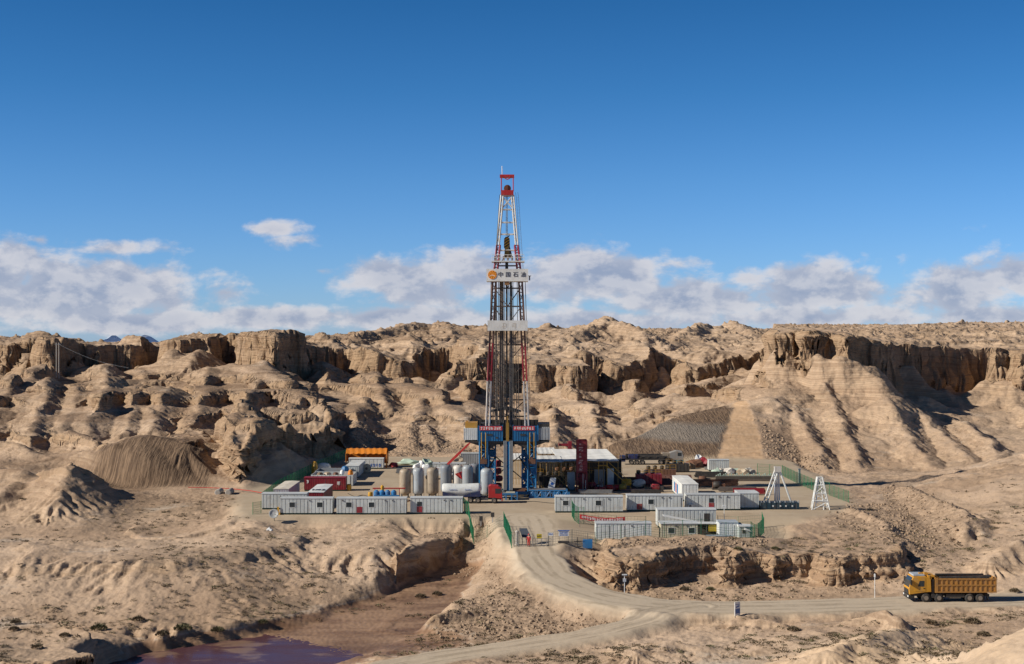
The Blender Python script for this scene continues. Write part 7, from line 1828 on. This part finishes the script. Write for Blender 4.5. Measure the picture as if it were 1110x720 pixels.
# ------------------------------------------------------------------ scrub
def leaf_mat(name, a, c):
    m, nt = new_mat(name); b = NB(nt); out = b.n('ShaderNodeOutputMaterial'); bs = b.n('ShaderNodeBsdfPrincipled'); b.l(bs.outputs[0], out.inputs[0])
    b.l(b.mix(b.noise(b.n('ShaderNodeNewGeometry').outputs['Position'], 1.3, 3, .6), a, c), bs.inputs['Base Color']); bs.inputs['Roughness'].default_value = .85; return m
SCR_G = leaf_mat('olive_scrub', (.085, .082, .034), (.175, .150, .075)); SCR_D = leaf_mat('dry_scrub', (.095, .072, .042), (.19, .14, .082))
def shrub_mesh(seed, n, s):
    rg = random.Random(seed); q = MB()
    for k in range(n):
        a = rg.uniform(0, 6.283); r_ = rg.random() ** .6; h = (1 - r_ * r_) ** .5 * rg.uniform(.35, 1.0)
        c = Vector((r_ * math.cos(a) * .62 * s, r_ * math.sin(a) * .62 * s, h * .42 * s + .03)); d = Vector((math.cos(a) * r_ + rg.uniform(-.5, .5), math.sin(a) * r_ + rg.uniform(-.5, .5), rg.uniform(.4, 1.2))).normalized()
        e = d.cross(Vector((rg.uniform(-1, 1), rg.uniform(-1, 1), .3))).normalized(); L = s * rg.uniform(.10, .22); w = s * rg.uniform(.025, .055)
        q.add([c - e * w, c + e * w, c + d * L + e * w * .5, c + d * L - e * w * .5], [(0, 1, 2, 3)])
    return q
def stem_mesh(seed, s):
    rg = random.Random(seed); q = MB()
    for k in range(9):
        a = rg.uniform(0, 6.283); q.tube((0, 0, -.1), (.4 * s * math.cos(a), .4 * s * math.sin(a), .42 * s * rg.uniform(.6, 1.1)), .02 * s, 4, .008 * s)
    return q
SHRUBS = [ # px, py, size, green, label
 (107, 683, 2.0, 1, 'green bush on the bare flat above the dark foreground gully'), (198, 693, 2.2, 1, 'broad green bush on the left bank of the purple pool'), (176, 698, 1.7, 0, 'grey bush left of the broad green bush by the pool'),
 (236, 684, 1.7, 1, 'green bush right of the broad one, on the pool bank'), (150, 673, 1.6, 0, 'dark bush under the rilled bank, above the gully'), (285, 676, 1.4, 1, 'small green bush where the pool bank meets the rilled slope'),
 (17, 676, 1.4, 0, 'olive tuft near the left edge below the rilled bank'), (40, 703, 1.3, 0, 'brown tuft at the lower left on pale silt'), (15, 683, 1.3, 0, 'dark flat bush at the left edge of the picture'),
 (1054, 676, 1.9, 0, 'olive-brown bush in front of the dump truck rear wheels'), (1066, 690, 1.5, 0, 'dry bush right of the lower sandy mound'), (1010, 677, 1.4, 0, 'grey-brown bush on the sand below the dump truck cab'), (860, 684, 1.5, 0, 'grey bush on the sand below the road, right of the road sign'),
 (840, 596, 1.3, 1, 'green bush on the cliff bench right of the guard hut'), (800, 598, 1.3, 1, 'low green bush at the cliff edge below the guard hut'), (456, 648, 1.6, 0, 'olive bush in the wash below the shaded hollow'), (474, 645, 1.5, 0, 'straw-coloured bush in the wash, right of the olive one'), (742, 640, 1.4, 0, 'dry bush at the foot of the dark undercut cliff'),
 (1100, 642, 1.4, 0, 'dark bush on the far road edge behind the dump truck'), (770, 640, 1.3, 1, 'green tuft in the gully between cliff and road'), (70, 690, 1.2, 0, 'small dry bush between the green bush and the left edge')]
for k, (px, py, s, g_, lb) in enumerate(SHRUBS):
    z = -3.0
    for _ in range(8):
        Y = GY(py, z); z = .5 * z + .5 * gz(PX(px, Y), Y)
    t = thing('desert_shrub', lb, 'shrub', (PX(px, Y), Y, gz(PX(px, Y), Y)), 0, 'desert shrubs'); m = SCR_G if g_ else SCR_D
    shrub_mesh(100 + k, 340, s * .7).build('foliage', m, t); stem_mesh(200 + k, s * .85).build('stem', WOOD, t)

rs2 = np.random.RandomState(5)
def scatter(n, y0, y1, p0, p1):
    u = rs2.rand(n); Y = 1 / (1 / y0 + (1 / y1 - 1 / y0) * u); px = p0 + (p1 - p0) * rs2.rand(n); return (px - 555) * Y / F, Y
def clear_of_works(x, y):
    dr, _ = line_dist(ROADL, x, y); dt2, _ = line_dist(TRACKL, x, y); s = sdf(PAD, x, y); dc, _ = line_dist(CAUSEL, x, y)
    return (dr > 5.5) & (dt2 > 3.2) & (s < -1.5) & (dc > 4)
x, y = scatter(19000, 112, 262, -60, 1170); z = height(x, y); e = .6
sl = np.hypot(height(x + e, y) - z, height(x, y + e) - z) / e
dn = fbm(x, y, 24, 3, 181) + .5 * fbm(x, y, 6, 2, 183)
ok = clear_of_works(x, y) & (sl < .42) & (z > -6.7) & (dn + rs2.rand(len(x)) * .9 > .55)
x, y, z = x[ok], y[ok], z[ok]
def tuft_object(name, sel, mat, seed, smin, smax, nb):
    r_ = np.random.RandomState(seed); X, Yv, Z = x[sel], y[sel], z[sel]; n = len(X); s = smin + (smax - smin) * r_.rand(n) ** 2.2
    a = r_.rand(n, nb) * 6.283; rr = r_.rand(n, nb) ** .6; cx = X[:, None] + np.cos(a) * rr * s[:, None] * .6; cy = Yv[:, None] + np.sin(a) * rr * s[:, None] * .6; cz = Z[:, None] - .03 + (1 - rr ** 2) * s[:, None] * .22 * r_.rand(n, nb)
    dx = np.cos(a) * rr * .7 + r_.randn(n, nb) * .4; dy = np.sin(a) * rr * .7 + r_.randn(n, nb) * .4; dz = .25 + .6 * r_.rand(n, nb); L = s[:, None] * (.10 + .13 * r_.rand(n, nb)); th = r_.rand(n, nb) * 6.283; w = s[:, None] * .085
    base = np.stack([cx, cy, cz], -1); d = np.stack([dx, dy, dz], -1) * L[..., None]; ev = np.stack([np.cos(th), np.sin(th), 0 * th], -1) * w[..., None]
    q = np.stack([base - ev, base + ev, base + d + ev * .4, base + d - ev * .4], 2).reshape(-1, 3).astype(np.float32); m = len(q) // 4
    me = bpy.data.meshes.new(name); me.vertices.add(len(q)); me.vertices.foreach_set('co', q.ravel()); me.loops.add(len(q)); me.loops.foreach_set('vertex_index', np.arange(len(q), dtype=np.int32)); me.polygons.add(m); me.polygons.foreach_set('loop_start', np.arange(0, len(q), 4, dtype=np.int32)); me.update(calc_edges=True); me.materials.append(mat)
    o = bpy.data.objects.new(name, me); COL.objects.link(o); o['kind'] = 'stuff'; tag(o, 'countless small dry tufts scattered over the foreground flats' if mat is SCR_D else 'scattered low olive tufts on the foreground flats', 'scrub')
gsel = rs2.rand(len(x)) < .16
tuft_object('dry_scrub', ~gsel, SCR_D, 1, .35, 1.15, 34); tuft_object('olive_scrub', gsel, SCR_G, 2, .4, 1.2, 34)

# ------------------------------------------------------------------ loose stones
ico = bmesh.new(); bmesh.ops.create_icosphere(ico, subdivisions=1, radius=1); IV = np.array([v.co[:] for v in ico.verts], np.float32); IF = np.array([[v.index for v in f.verts] for f in ico.faces], np.int32); ico.free()
def stones(name, label, x, y, s, mat, seed):
    r_ = np.random.RandomState(seed); n = len(x); z = height(x, y); V_ = IV[None] * (1 + r_.uniform(-.45, .45, (n, len(IV), 1))); V_ = V_ * s[:, None, None] * r_.uniform(.45, 1.4, (n, 1, 3)); a = r_.rand(n) * 6.283; c, si = np.cos(a)[:, None], np.sin(a)[:, None]
    W = np.stack([V_[..., 0] * c - V_[..., 1] * si + x[:, None], V_[..., 0] * si + V_[..., 1] * c + y[:, None], V_[..., 2] * .8 + z[:, None] + s[:, None] * .15], -1).reshape(-1, 3).astype(np.float32)
    f = (IF[None] + (np.arange(n) * len(IV))[:, None, None]).reshape(-1, 3).astype(np.int32); me = bpy.data.meshes.new(name); me.vertices.add(len(W)); me.vertices.foreach_set('co', W.ravel()); me.loops.add(f.size); me.loops.foreach_set('vertex_index', f.ravel()); me.polygons.add(len(f)); me.polygons.foreach_set('loop_start', np.arange(0, f.size, 3, dtype=np.int32)); me.update(calc_edges=True); me.materials.append(mat)
    o = bpy.data.objects.new(name, me); COL.objects.link(o); o['kind'] = 'stuff'; tag(o, label, 'rubble')
ROCKM = leaf_mat('broken_rock', (.22, .150, .098), (.43, .31, .205))
bx, by, bs2 = [], [], []
for P, n, smax in (([(540,203),(566,198),(600,184),(640,177),(690,171.5),(670,167),(560,166),(470,170),(520,188)], 1700, .34),
              ([(890,248),(960,250),(1000,225),(1020,205),(985,199),(940,214),(895,232)], 1300, .42), ([(960,280),(1010,262),(1050,225),(1030,206),(1000,215),(960,250)], 900, .45),
              ([(320,400),(370,392),(450,398),(520,365),(480,352),(400,352),(345,372)], 1100, .6), ([(640,206),(830,206),(830,200),(640,200)], 800, .35), ([(560,166),(700,170),(700,165),(560,162)], 500, .5),
              ([(505,232),(545,231),(556,205),(545,198),(500,208),(455,222)], 600, .25), ([(625,195),(990,193),(990,187),(625,186)], 900, .35), ([(826,378),(850,362),(900,330),(880,322),(836,330),(830,350)], 700, .7)):
    Pw = wpoly(P); a = rs2.uniform(Pw[:, 0].min(), Pw[:, 0].max(), n * 3).astype(np.float32); c = rs2.uniform(Pw[:, 1].min(), Pw[:, 1].max(), n * 3).astype(np.float32); k = (sdf(Pw, a, c) > -.5) & clear_of_works(a, c); a, c = a[k][:n], c[k][:n]
    bx.append(a); by.append(c); bs2.append(.05 + .62 * smax * rs2.rand(len(a)) ** 4.0)
stones('rubble', 'loose broken stones on the spoil slopes and cliff feet', np.concatenate(bx), np.concatenate(by), np.concatenate(bs2).astype(np.float32), ROCKM, 3)
print('scene built', round(time.time() - T0, 1))
